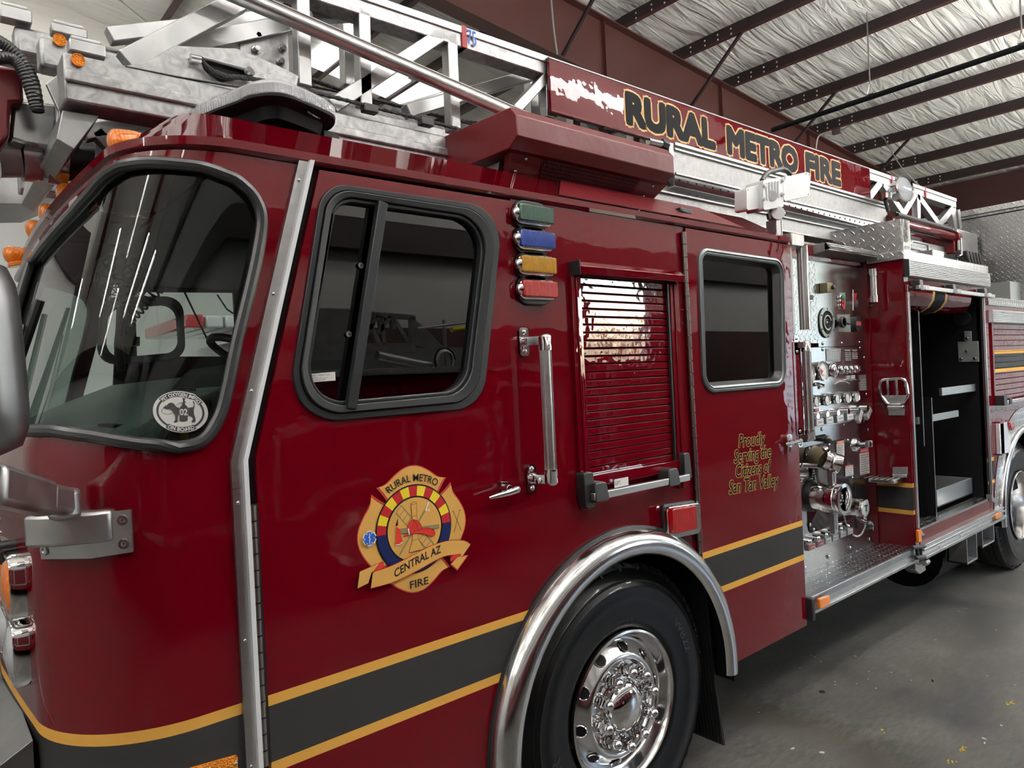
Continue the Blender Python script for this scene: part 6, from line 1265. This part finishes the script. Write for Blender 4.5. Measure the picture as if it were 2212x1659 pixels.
for p in ((5.12, .0), (5.72, .0), (6.38, .0)):
    b = MB(); b.prism(rpoly([(p[0] - .035, -.065, z0 - .02), (p[0] + .035, -.065, z0 - .02), (p[0] + .025, -.06, z0 + .05), (p[0] - .03, -.06, z0 + .05)], .01, 3), (0, .05, 0), BLK); b.bar((p[0] + .05, -.05, z0), (p[0] + .12, -.05, z0), .03, .033, ALU); kid('bar_bracket', b, .003, RS)
b = MB(); nn_ = 10; prof = [(.012, 2.38), (.012, 2.30), (.02, 2.25), (.05, 2.205), (.10, 2.175), (.17, 2.17), (.24, 2.20), (.28, 2.26)]
xs_ = [5.075, 5.52, 5.56, 5.76, 5.80, 6.30]; ms_ = [REDV, GOLDM, BLKV, GOLDM, REDV]
for i in range(5):
    vs = [(x, y, z) for x in (xs_[i], xs_[i + 1]) for y, z in prof]; n = len(prof); b.add(vs, [(k, k + 1, n + k + 1, n + k) for k in range(n - 1)], ms_[i])
kid('rolled_curtain', b, 0, RS, smooth=50)
b = MB(); q = S(c6(585, 1500), .1); b.box((5.48, .10, 1.22), (5.492, .88, 2.18), BLKM); b.tube([(5.486, .1, 1.22), (5.486, .1, 2.18)], .0045, ALU, 6); kid('divider', b, 0, CP)
xx = S(c7(545, 500), .06).x; b = MB(); b.box((xx, .06, .70), (xx + .012, .88, 1.56), BLKM); b.tube([(xx + .004, .06, .70), (xx + .004, .06, 1.56)], .0045, ALU, 6); kid('divider', b, 0, CP)
b = MB(); a, c = S(c6(605, 1475), .06), S(c6(862, 1445), .06); b.box((a.x, .06, a.z - .028), (c.x, .08, a.z + .028), ALU); kid('shelf_rail', b, .002, CP)
b = MB(); a, c = S(c7(430, 165), .12), S(c7(730, 130), .12); b.box((a.x, .12, a.z - .03), (c.x, .14, a.z + .02), GREYP); kid('shelf_rail', b, .002, CP)
b = MB(); a, c = S(c7(425, 520), .2), S(c7(525, 490), .2); b.box((a.x, .2, a.z - .03), (c.x, .22, a.z + .03), ALU); b.box((a.x, .22, a.z - .08), (a.x + .12, .24, a.z + .28), GREYP); kid('bracket_rail', b, .002, CP)
b = MB(); q = [S(c7(*p), .10) for p in [(570, 812), (892, 690), (895, 785), (575, 893)]]; zt_ = .875; b.box((q[0].x, .10, .76), (6.42, .112, zt_), GREYP); b.box((q[0].x, .10, .75), (6.42, .86, .76), BLKM); b.box((q[0].x, .85, .76), (6.42, .86, zt_ + .0), GREYP); b.box((6.41, .1, .76), (6.42, .86, zt_), GREYP); kid('slide_tray', b, .001, CP)
WX = 6.455; b = MB(); q = [SX(c6(*p), WX) for p in [(720, 1100), (875, 1095), (880, 1250), (728, 1252)]]; b.prism(q, (.015, 0, 0), GREYP); q = [SX(c6(*p), WX) for p in [(768, 1020), (822, 1020), (825, 1100), (770, 1100)]]; b.prism(q, (.015, 0, 0), GREYP)
for p in ((790, 1170), (750, 1230), (850, 1225), (795, 1075)): c = SX(c6(*p), WX); b.cyl(c, c - Vector((.015, 0, 0)), .012, STEEL, 12)
kid('mounting_plate', b, .003, CP)
b = MB()
c = SX(c6(758, 925), 6.47); b.lathe([(.0001, .01), (.055, .01), (.06, 0)], c, (-1, 0, 0), BLK, 28); kid('vent_cover', b, 0, CP)
b = MB(); q = [S(c6(*p), .3) for p in [(382, 1290), (410, 1290), (415, 1410), (388, 1410)]]; b.prism(q, (0, .02, 0), LABEL); q = [S(c6(*p), .32) for p in [(378, 1240), (425, 1240), (430, 1450), (385, 1460)]]; b.prism(q, (0, .02, 0), GREYP); kid('notice_card', b, 0, CP)
# sill: tread plate lip, ribbed aluminium rub rail, lamps
b = MB(); b.box((OX0 - .01, -.0, .70), (OX1, .10, .716), DPZ); kid('sill_plate', b)
b = MB(); b.box((5.05, -.03, .60), (6.72, .0, .612), ALU); b.box((5.05, -.02, .545), (6.72, .0, .60), ALUX); b.box((5.05, -.034, .575), (6.72, -.02, .588), ALUX); b.box((5.05, -.045, .525), (6.72, .01, .545), ALU)
for k in range(4): b.dome((5.3 + k * .4, -.034, .563), (0, -1, 0), .008, .005, STEEL, 8, 2)
kid('rub_rail', b, .002); orange_lamp([c7(985, 870), c7(1028, 845), c7(1032, 888), c7(990, 905)], -.025, BD); orange_lamp([c7(406, 985), c7(430, 975), c7(434, 1068), c7(410, 1078)], -.005, BD)
b = MB()
for p in ((460, 1010), (995, 760)): q = [S(c7(p[0] + a, p[1] + c), -.02) for a, c in [(-20, -40), (8, 0), (18, 5), (10, 20), (-15, 10)]]; b.prism(q, (0, .04, 0), ALU)
kid('door_catch', b, .001)
for x0, x1, z0, z1 in ((5.93, 6.15, .30, .50), (6.27, 6.55, .36, .52)): b = MB(); b.box((x0, .12, z0), (x1, .14, z1), GREYP); b.box((x0, .0, z0), (x1, .14, z0 + .012), ALU); b.box((x0, 0, z0), (x0 + .012, .14, z1), ALU); b.box((x1 - .012, 0, z0), (x1, .14, z1), ALU); kid('step_bracket', b, .002)
# fittings on the forward face of the body
def fx(nm, pts, dx, m, fn=c6, r=.01): b = MB(); b.prism(rpoly([SX(fn(*p), BX - .012) for p in pts], r, 3), (dx, 0, 0), m); return kid(nm, b, .003)
outp = [SX(c6(*p), BX - .03) for p in [(140, 1385), (330, 1372), (350, 1500), (305, 1570), (205, 1570), (150, 1500)]]
b = MB(); b.tube(rpoly(outp, .03, 4), .010, ALUP, 10, closed=True)
for a in (205, 270): b.tube([SX(c6(a - 8, 1380), BX - .03), SX(c6(a, 1510), BX - .03)], .009, ALUP, 8)
q = [SX(c6(*p), BX - .03) for p in [(165, 1500), (340, 1500), (305, 1570), (205, 1570)]]; b.prism(q, (.012, 0, 0), ALUP); b.cyl(SX(c6(200, 1590), BX - .03), SX(c6(320, 1590), BX - .03), .014, ALUP, 12); q = [SX(c6(*p), BX - .012) for p in [(195, 1575), (325, 1575), (325, 1650), (205, 1650)]]; b.prism(q, (.012, 0, 0), ALU); kid('folding_step', b, .002)
b = MB(); y0 = SX(c7(115, 600), BX).y; y1 = SX(c7(360, 600), BX).y; zs_ = SX(c7(300, 600), BX).z
b.box((BX - .17, min(y0, y1) + .03, zs_ - .012), (BX - .02, max(y0, y1) - .02, zs_ + .008), ALUP)
for k in range(6): b.box((BX - .16, min(y0, y1) + .04 + k * .035, zs_ + .008), (BX - .03, min(y0, y1) + .05 + k * .035, zs_ + .012), ALU)
q = [SX(c7(*p), BX - .012) for p in [(235, 515), (345, 515), (350, 585), (232, 585)]]; b.prism(q, (.012, 0, 0), ALU); b.cyl(SX(c7(240, 580), BX - .03), SX(c7(345, 580), BX - .03), .014, ALUP, 12); kid('folding_step', b, .003)
def grabx(p0, p1, off, nm='grab_handle'):
    a, c = SX(p0, BX - off), SX(p1, BX - off); c = Vector((a.x, a.y, c.z)); b = MB(); b.tube([a, c], .02, ALUX, 16)
    for e, p in ((1, a), (-1, c)):
        b.cyl(p - Vector((0, 0, .03 * e)), p + Vector((0, 0, .012 * e)), .025, CHROME, 14); b.tube([p, p + Vector((off * .8, .05, 0)), p + Vector((off, .06, 0))], [.014, .014, .03], CHROME, 10)
    kid(nm, b)
grabx(c6(88, 570), c6(104, 790), .10)
for pts in ([(155, 355), (215, 355), (218, 515), (158, 525)], [(270, 420), (310, 405), (312, 465), (274, 475)], [(296, 248), (322, 245), (324, 318), (300, 325)]): 
    b = MB(); b.prism([SX(c7(*p), BX - .0008) for p in pts], (.0005, 0, 0), mat('red_label', (.22, .02, .03), .3)); kid('label', b)
# tread plate box front and edging on top of the body
b = MB(); q = [SX(p, 5.0) for p in [(1782, 541), (1781, 500), (1949, 471), (1949, 540)]]; y1 = q[1].y
b.box((5.0, .0, 2.545), (5.02, .56, 2.765), DPX); b.box((5.0, .0, 2.545), (5.13, .012, 2.765), DPY); b.box((5.12, .012, 2.545), (5.13, .56, 2.765), DPX); kid('hose_bed_wall', b, .002)
b = MB(); b.box((4.975, -.012, 2.497), (6.63, .02, 2.552), DPY); b.box((4.972, -.012, 2.497), (4.985, .40, 2.552), DPX); b.box((4.98, -.01, 2.545), (6.63, 2.2, 2.556), DPZ); kid('top_edging', b, .002)
b = MB(); a, c = S(rr_(365, 755), .45), S(rr_(945, 905), .45); b.cyl(a - Vector((.3, 0, 0)), Vector((c.x, c.y, a.z)), .045, RED, 24); b.cyl(Vector((c.x - .08, c.y, a.z)), Vector((c.x + .02, c.y, a.z)), .06, RED, 24); b.tube([a + Vector((-.2, -.02, .07)), Vector((c.x, c.y, a.z + .075))], .012, BLK, 8); HC = obj('hydraulic_cylinder', b, T, label='dark red hydraulic cylinder')
b = MB(); b.tube([S(rr_(300, 640), .42), S(rr_(900, 810), .42), S(rr_(950, 830), .42)], .014, BLK, 8); b.tube([S(rr_(1015, 900), .38), S(rr_(1020, 1090), .38), S(rr_(990, 1105), .38)], .009, ALU, 8); b.tube([S(rr_(400, 1010), .35), S(rr_(470, 940), .35), S(rr_(640, 975), .35), S(rr_(650, 1040), .35)], .010, ALU, 8); obj('hydraulic_hose', b, HC)
b = MB(); b.box((7.30, .40, 2.80), (7.82, .42, 3.0), ALU); b.prism([(7.30, .42, 2.80), (7.30, .42, 3.0), (7.30, 1.6, 3.0), (7.30, 1.6, 2.80)], (.52, 0, 0), ALU); b.box((7.25, .42, 2.78), (7.30, 1.6, 3.01), RED); obj('turntable_housing', b, T, bevel=.01)
b = MB(); b.box((5.2, .5, 2.556), (7.3, 1.7, 2.62), GREYP); b.box((5.3, .3, 2.60), (7.25, .36, 2.66), ALU); b.box((6.5, .34, 2.64), (6.75, .5, 2.74), ALU)
for k in range(5): b.tube([(7.35 + k * .08, .36, 2.80), (7.38 + k * .08, .34, 2.62), (7.4 + k * .08, .4, 2.4)], .018, BLK, 8)
obj('ladder_support', b, T, bevel=.004)
b = MB(); c = S(rr_(1185, 870), .9); b.cyl(c + Vector((0, -.1, 0)), c + Vector((0, .3, .02)), .085, mat('yellow_roll', (.75, .62, .02), .5), 24); obj('yellow_hose_roll', b, T)
# tall tread-plate locker at the back
b = MB(); b.box((7.9, .04, 2.25), (9.6, 2.15, 3.20), tread_plate('tread_plate_locker', ('Y', 'Z'), 30, .36, .3)); b.box((7.885, .03, 3.20), (9.6, 2.16, 3.255), DPX); b.box((7.89, .04, 3.165), (7.9, 2.15, 3.175), BLKM); LK = obj('locker', b, T, bevel=.004, label='tall tread-plate locker at the back')
b = MB(); c = SX(c6(985, 512), 7.88); b.box((c.x, c.y - .02, c.z - .025), (c.x + .02, c.y + .02, c.z + .025), STEEL); obj('latch', b, LK)
# rear quarter: fender, shutter, arch, wheels
RX, RZ = 7.42, .515
ar_ = arc(RX, RZ, .70, 10, 174, 40)
o_ = [(6.62, .60), (6.62, 2.30), (9.6, 2.30), (9.6, .64)] + ar_ + [(RX - .70, .60)]
b = MB(); sheet(b, o_, [[(6.69, 1.46), (8.9, 1.46), (8.9, 2.10), (6.69, 2.10)]], FLAT(0), RED, step=(.4, .4), thick=.02)
b.box((6.62, .02, 1.3), (9.6, 2.2, 2.29), RED); RQ = obj('rear_quarter', b, T, smooth=0)
b = MB(); ns = 14; st = .64 / ns
for i in range(ns):
    z0 = 1.46 + i * st; pr = [(.011, 0), (.0035, .0018), (.003, .004), (.0026, st - .006), (.0032, st - .0035), (.011, st - .0015)]; vs = [(x, y, z0 + dz) for x in (6.69, 8.9) for y, dz in pr]; n = len(pr); b.add(vs, [(k, k + 1, n + k + 1, n + k) for k in range(n - 1)], RED2)
b.box((6.66, -.012, 1.44), (6.69, 0, 2.12), RED); obj('roller_shutter', b, RQ, smooth=0)
b = MB(); b.box((6.63, -.028, 2.105), (9.5, 0, 2.205), WHITE)
for k in range(8): b.box((6.63, -.034, 2.109 + k * .0122), (9.5, -.028, 2.117 + k * .0122), ALUX)
obj('shutter_header', b, RQ, bevel=.001)
b = MB(); z_ = S(c6(1040, 1560), -.05).z; b.bar((6.72, -.05, z_), (8.9, -.05, z_), .025, .03, ALUP); b.box((6.68, -.07, z_ - .02), (6.76, 0, z_ + .06), BLK); b.box((6.84, -.068, z_ - .02), (6.9, 0, z_ + .03), BLK); obj('lift_bar', b, RQ, bevel=.003)
b = MB(); b.box((6.61, -.012, 2.245), (9.6, .02, 2.31), DPY); b.box((6.62, 0, 2.30), (9.6, 2.2, 2.312), DPZ); obj('top_edging', b, RQ, bevel=.002)
b = MB(); b.lathe([(.70, -.002), (.702, .012), (.69, .03), (.67, .035), (.655, .03), (.652, .01)], (RX, 0, RZ), (0, -1, 0), ALUP, 60, math.radians(0), math.radians(186)); obj('wheel_arch_trim', b, RQ, smooth=60)
oo = arc(RX, RZ, .86, 60, 178, 24); ii = arc(RX, RZ, .70, 60, 178, 24); b = MB(); vs = [(x, -.003, z) for x, z in oo] + [(x, -.003, z) for x, z in ii]; n = len(oo); b.add(vs, [(i, i + 1, n + i + 1, n + i) for i in range(n - 1)], DPY); obj('tread_plate_arch', b, RQ, smooth=0)
b = MB(); q = [S(c7(*p), -.03) for p in [(1035, 190), (1090, 180), (1115, 215), (1118, 405), (1042, 420)]]; b.prism(q, (0, .03, 0), WHITE); b.box((6.70, -.03, 1.03), (6.79, 0, 1.30), RED); obj('fuel_door', b, RQ, bevel=.004)
b = MB(); q = rpoly([S(c7(*p), -.032) for p in [(1092, 182), (1125, 172), (1132, 225), (1108, 242)]], .01, 3); b.prism(q, (0, -.02, 0), L_RED); obj('red_reflector', b, RQ, bevel=.003)
b = MB(); b.lathe([(.69, .02), (.695, -.7)], (RX, 0, RZ), (0, -1, 0), BLKM, 40, math.radians(-6), math.radians(186)); b.box((6.72, .7, .2), (8.1, .72, 1.2), BLKM); obj('wheel_well', b, T)
wheel(RX, RZ, .05, .556, chrome_front=False, text=False, lab='rear wheel beside the open compartment'); wheel(RX, RZ, .42, .556, chrome_front=False, text=False)
b = MB(); b.box((1.0, .9, .35), (9.3, 1.3, .62), BLKM); b.box((3.6, .3, .50), (4.9, 1.9, 2.5), BLKM); b.box((6.5, .12, .62), (9.5, 2.1, .75), BLKM); b.box((2.9, .3, .48), (3.5, 1.9, .55), BLKM); obj('chassis', b, T, smooth=0)
b = MB(); b.cyl((5.95, .45, .33), (6.55, .45, .33), .28, BLKM, 24); obj('air_tank', b, T)
b = MB(); b.box((7.6, .1, 2.31), (7.9, 2.1, 2.5), GREYP); obj('rear_deck', b, T)
# ------------------------------------------------------------------ second fire truck parked behind the camera (seen mirrored in the windows)
T2Y = -3.9
T2 = thing('fire_truck', 'red fire truck with a grey ladder parked opposite, mirrored in the cab window', 'fire truck', (2, -5, FZ), None)
def M2(p, d=0.0): v = S(p, -T2Y + d); return Vector((v.x, -v.y, v.z))
w1 = lambda a, c: (600 + a / 2.963, 380 + c / 2.963)
b = MB(); zt2 = 1.93; b.box((-3.6, -6.2, .45), (5.75, T2Y, zt2), RED)
b.box((-6.0, -6.2, .45), (-3.7, T2Y, 2.5), RED); BT2 = obj('truck_body', b, T2, bevel=.02)
b = MB(); b.box((-3.6, -6.2, zt2), (5.78, T2Y + .03, zt2 + .06), DPY); obj('tread_plate_top', b, T2)
xs = [.95, 1.75, 2.9, 3.15, 4.3, 4.5, 5.6]
for x0, x1, z0, z1 in ((-3.3, -1.9, .75, 1.8), (-1.7, -.2, .75, 1.8), (0, 1.35, .75, 1.85), (1.45, 2.15, .75, 1.85), (2.25, 3.55, .75, 1.55), (3.65, 4.55, .75, 1.55), (4.65, 5.6, .75, 1.8)):
    b = MB(); y = T2Y
    for a, c, e, f in ((x0, x0 + .05, z0, z1), (x1 - .05, x1, z0, z1), (x0, x1, z1 - .06, z1), (x0, x1, z0, z0 + .05)): b.box((a, y, e), (c, y + .03, f), ALUX)
    n = int((z1 - z0) / .055)
    for k in range(n): b.box((x0 + .05, y, z0 + .05 + k * .055), (x1 - .05, y + .012, z0 + .10 + k * .055), RED)
    obj('roller_shutter', b, T2)
for x in (-4.7, .2 - 3.4 + 6.9):
    pass
for x in (-4.6, 2.95):
    b = MB(); b.lathe([(.28, 0), (.5, .02), (.54, -.03), (.54, -.28)], (x, T2Y + .04, .5), (0, 1, 0), TIRE, 40); b.lathe([(.0001, -.02), (.14, 0), (.2, -.04), (.28, .0)], (x, T2Y + .045, .5), (0, 1, 0), ALUP, 32); obj('wheel', b, T2)
def bar2(p, q, w_, dep, nm='brace', m=ALU): b = MB(); b.bar(M2(w1(*p), dep), M2(w1(*q), dep), w_, .06, m, (0, 1, 0)); obj(nm, b, T2)
LDP = .5
bar2((560, 885), (880, 905), .05, LDP, 'top_rail'); bar2((180, 1105), (880, 1100), .10, LDP, 'bottom_rail'); bar2((190, 1160), (560, 1150), .06, LDP, 'bottom_rail')
for p, q in (((590, 950), (650, 1075)), ((640, 895), (570, 1010)), ((660, 900), (680, 1080)), ((735, 905), (745, 980)), ((745, 915), (840, 1075)), ((860, 905), (865, 1070)), ((640, 1010), (720, 900)), ((350, 900), (340, 1080)), ((-100, 900), (-60, 1090)), ((-60, 1090), (200, 890))): bar2(p, q, .045, LDP)
b = MB(); b.prism(rpoly([M2(w1(*p), LDP) for p in [(235, 845), (500, 850), (520, 1080), (215, 1085)]], .05, 4), (0, -.04, 0), ALU); obj('side_plate', b, T2)
b = MB(); b.prism([M2(w1(*p), LDP) for p in [(860, 925), (885, 915), (990, 1010), (1080, 1110), (1040, 1110), (890, 1080)]], (0, -.04, 0), ALU); obj('end_plate', b, T2)
b = MB(); b.tube([M2(w1(640, 1150), LDP - .05), M2(w1(980, 1225), LDP - .05)], [.05, .06], ALU, 16); c = M2(w1(1050, 1180), LDP - .1); b.lathe([(.09, 0), (.12, .02), (.12, .08), (.09, .1)], c, (0, 1, 0), ALU, 20); b.tube([c + .13 * Vector((math.cos(a), .6, math.sin(a))) for a in edge(0, 4.5, 16)], .012, BLK, 8); obj('lift_cylinder', b, T2)
b = MB(); b.box((M2(w1(1125, 900), LDP).x, -4.6, zt2), (M2(w1(1125, 900), LDP).x + .03, -4.57, M2(w1(1140, 910), LDP).z), ALU); b.tube([M2(w1(900, 975), LDP), M2(w1(1240, 935), LDP)], .014, ALU, 8); b.tube([M2(w1(1120, 985), LDP), M2(w1(1240, 970), LDP)], .03, mat('yellow_roll', (.75, .62, .02), .5), 10); obj('hand_rail', b, T2)
b = MB(); b.box((-3.0, -5.6, zt2 + .06), (5.0, -4.8, zt2 + .3), GREYP); obj('ladder_bed', b, T2)
# ------------------------------------------------------------------ white rescue truck on the far side, seen through the cab
zr2 = S((450, 722), 6).z; xa, xb_ = S((385, 700), 6).x, 6.2
RT = thing('rescue_truck', 'white rescue truck with a light bar, seen through the cab windows', 'truck', ((xa + xb_) / 2, 7, FZ))
b = MB(); sec = [(xa, .5), (xa - .1, 1.25), (xa + .25, 1.35), (xa + .75, zr2 - .04), (xa + 1.0, zr2), (xb_, zr2 + .05), (xb_, .5)]
b.prism([(x, 6, z) for x, z in sec], (0, 2.0, 0), WHITE); obj('truck_body', b, RT, bevel=.05)
b = MB(); b.prism([(x, 5.995, z) for x, z in [(xa + .45, 1.4), (xa + .85, zr2 - .15), (xa + 1.6, zr2 - .15), (xa + 1.6, 1.4)]], (0, .01, 0), GLASS_R); obj('side_window', b, RT)
b = MB()
for k in range(6): x = xa + .05 + k * .2; b.box((x, 5.9, zr2 + .06), (x + .18, 7.6, zr2 + .20), L_CLEAR if k % 3 else L_RED)
obj('light_bar', b, RT, bevel=.02)
for x in (xa + .8, xb_ - 1.2): b = MB(); b.lathe([(.0001, 0), (.2, 0), (.36, .02), (.4, -.02), (.4, -.25)], (x, 5.98, .355), (0, -1, 0), TIRE, 32); obj('wheel', b, RT)
# ------------------------------------------------------------------ sprinkler pipe and cables under the roof
PX = 12.4
pz = S((1880, 206), 3.0); 
def Lx(p, x=12.6): return SX(p, x)
pa, pb = Lx((1668, 281)), Lx((2300, 70)); zl_ = Lx((1880, 206)).z
b = MB(); b.tube([Vector((12.6, pa.y, pa.z)), Vector((12.6, -6.2, pa.z + (pb.z - pa.z) / (pb.y - pa.y) * (-6.2 - pa.y)))], .045, BLKM, 12); SPK = tag(obj('sprinkler_pipe', b), 'thin black pipe hanging level under the white roof at upper right', 'pipe')
for i, (p, lab) in enumerate((((1880, 206), 'pipe hanger on a rod above the sign, left one of two'), ((2208, 105), 'pipe hanger on a rod at the right edge of the picture'))):
    c = Lx(p); sl = (pb.z - pa.z) / (pb.y - pa.y); c.z = pa.z + sl * (c.y - pa.y) + .004 + abs(sl) * .05
    b = MB(); b.tube([c + Vector((0, 0, .2)), Vector((c.x, c.y, zr(c.x) + .02))], .012, STEEL, 8); b.tube([c + Vector((0, -.05, .055)), c + Vector((0, -.05, .06)), c + Vector((0, 0, .22)), c + Vector((0, .05, .05)), c + Vector((0, .05, .055)), c + Vector((0, 0, .052))], .012, STEEL, 6, closed=True); tag(obj('pipe_hanger', b), lab, 'pipe hanger')
b = MB(); c = SX((1808, 284), 15.6); b.box((c.x - .05, c.y - .09, c.z - .05), (c.x + .05, c.y + .09, c.z + .05), STEEL); JB = thing('junction_box', 'small grey junction box with loose cables on a purlin', 'junction box', c); obj('box', b, JB)
def cable(pts, x, nm, lab): b = MB(); b.tube(catmull([SX(p, x) for p in pts], 6, False), .012, GREYP, 6); return tag(obj(nm, b), lab, 'cable') if lab else obj(nm, b, JB)
b = MB(); b.tube(catmull([SX(p, 15.6) for p in [(1798, 286), (1775, 290), (1766, 300), (1763, 322)]], 6, False), .014, LABEL, 6); obj('cable', b, JB)
cable([(1812, 284), (1826, 277), (1850, 265), (1885, 278), (1912, 302)], 15.6, 'cable', None); b = MB(); b.tube(catmull([SX((1912, 302), 15.6) + Vector((0, 0, -.012)), SX((1925, 326), 13.4), SX((1948, 362), 9.5), Vector((6.86, .54, 3.346))], 6, False), .009, GREYP, 6); tag(obj('drop_cable', b), 'thin grey cable running down from the purlin towards the round spotlight', 'cable')
cable([(1190, -10), (1196, 60), (1204, 118)], 6.5, 'sign_wire', 'thin dark wire hanging above the front end of the sign'); cable([(245, -10), (300, 35), (330, 58)], 2.0, 'roof_wire', 'thin dark wire crossing the roof at upper left')
# ------------------------------------------------------------------ added red cabinets in the yard doorway, masking its bright reflection in the roller shutter
for x0, x1, lab in ((7.95, 8.5, 'narrow dark red cabinet added to mask yard glare, front side of the yard door'), (8.95, 10.1, 'wide dark red cabinet added to mask yard glare, rear side of the yard door')):
    t = thing('blocking_cabinet', lab, 'cabinet', ((x0 + x1) / 2, -6.1, FZ)); b = MB(); b.box((x0, -6.4, .02), (x1, -5.9, 1.80), REDT); obj('body', b, t, bevel=.01)
    for k in range(6):
        b = MB(); z = .1 + k * .28; b.box((x0 + .03, -5.9, z), (x1 - .03, -5.885, z + .25), REDT); d = obj('drawer', b, t, bevel=.004); b = MB(); b.tube([(x0 + .1, -5.87, z + .2), (x1 - .1, -5.87, z + .2)], .008, STEEL, 8); obj('handle', b, d)
    for xx in (x0 + .07, x1 - .07):
        for yy in (-6.33, -5.97): b = MB(); b.cyl((xx - .015, yy, FZ + .033), (xx + .015, yy, FZ + .033), .033, BLK, 12); obj('caster', b, t)
# ------------------------------------------------------------------ grit on the floor
CR = mat('pale_crumb', (.6, .58, .52), .8); CY_ = mat('yellow_leaf_bits', (.55, .42, .08), .8); DKC = mat('dark_crumb', (.01, .01, .01), .8)
rg = random.Random(5)
def crumb(p, s, m, nm, lab, grp, flat=.4):
    c = SZ(p, FZ); b = MB(); n = 6; ang = rg.random() * 3; ax_ = Vector((math.cos(ang), math.sin(ang), 0)); ay_ = Vector((-ax_.y, ax_.x, 0)); L = [c + ax_ * s * math.cos(2 * PI * k / n) * rg.uniform(.7, 1.2) + ay_ * s * flat * math.sin(2 * PI * k / n) * rg.uniform(.7, 1.2) for k in range(n)]
    b.prism(L, (0, 0, s * .35), m); tag(obj(nm, b), lab, 'debris', grp)
crumb((1776, 1495), .016, DKC, 'dark_chip', 'small black square chip on the grey floor below the rear door', None, .9); crumb((2014, 1471), .016, DKC, 'dark_chip', 'thin black sliver on the grey floor below the locker', None, .3)
crumb((1646, 1477), .010, DKC, 'dark_chip', 'tiny dark chip on the floor nearest the mud flap', None, .5)
for p, s in (((1713, 1618), .014), ((1776, 1627), .016), ((2125, 1596), .012), ((2127, 1606), .010), ((2163, 1568), .010), ((1848, 1418), .009)): crumb(p, s, CR, 'paper_scrap', 'small pale scrap lying on the grey concrete floor', 'pale scraps on the floor', .5)
for p in ((1752, 1416), (1760, 1419), (1773, 1429), (1728, 1443), (1804, 1473), (1804, 1479), (1850, 1477), (1877, 1451), (1875, 1467), (1892, 1487), (1926, 1453), (1968, 1470), (2087, 1314), (2071, 1321), (2152, 1361), (2021, 1382), (2192, 1480), (1639, 1539), (1771, 1383), (2133, 1460)): crumb(p, .005, CR, 'crumb', 'tiny white crumb on the grey concrete floor', 'crumbs on the floor', .9)
for cx__, cy__, n in ((2182, 1520, 16), (2082, 1618, 14), (2058, 1645, 6), (1912, 1580, 5)):
    b = MB()
    for k in range(n): c = SZ((cx__ + rg.uniform(-10, 10), cy__ + rg.uniform(-5, 5)), FZ); b.box((c.x - .004, c.y - .003, FZ), (c.x + .004, c.y + .003, FZ + .003), CY_)
    o = obj('leaf_bits', b, kind='stuff'); o['label'] = 'yellow leaf bits scattered on the concrete floor'; o['category'] = 'debris'
# ------------------------------------------------------------------ yard outside the side doors
YG = mat('dry_grass', (.30, .27, .10), .9, bump=('noise', 30, .5)); b = MB(); b.box((-40, -160, FZ - .25), (160, -16.0, FZ - .03), YG); b.box((-10, -16, FZ - .25), (60, -6.7, FZ - .02), mat('yard_concrete', (.36, .36, .35), .8)); struct('ground', b, smooth=0)
LEAF = mat('tree_leaf', (.06, .09, .03), .8); BARK = mat('tree_bark', (.10, .07, .05), .9)
for i, (x, y, h) in enumerate(((24, -34, 4.6), (37, -44, 6), (52, -46, 6), (64, -42, 5.5), (44, -36, 4.5), (80, -56, 7))):
    b = MB(); b.tube([(x, y, FZ - .05), (x + .2, y, h * .35), (x + .1, y, h * .6)], [.22, .16, .1], BARK, 10); t = thing('yard_tree', 'sparse tree standing in the yard outside the side doors', 'tree', (x, y, FZ), 'trees in the yard')
    for k in range(14): a = rg.uniform(0, 6.28); z = h * rg.uniform(.3, .55); b.tube([(x + .1, y, z), (x + math.cos(a) * h * .2, y + math.sin(a) * h * .2, z + h * .2), (x + math.cos(a) * h * .34, y + math.sin(a) * h * .34, z + h * .35)], [.06, .035, .012], BARK, 6)
    obj('trunk', b, t); b = MB()
    for k in range(170):
        u = Vector((rg.gauss(0, 1), rg.gauss(0, 1), rg.gauss(0, 1))).normalized() * rg.uniform(.4, 1) ** .5; c = Vector((x, y, h * .66)) + Vector((u.x * h * .38, u.y * h * .38, u.z * h * .33)); s = .12
        d1 = Vector((rg.uniform(-1, 1), rg.uniform(-1, 1), rg.uniform(-1, 1))).normalized() * s; d2 = d1.cross(Vector((rg.uniform(-1, 1), rg.uniform(-1, 1), rg.uniform(-1, 1)))).normalized() * s; b.add([c - d1, c + d2, c + d1, c - d2], [(0, 1, 2, 3)], LEAF)
    obj('foliage', b, t, smooth=0, weld=False)
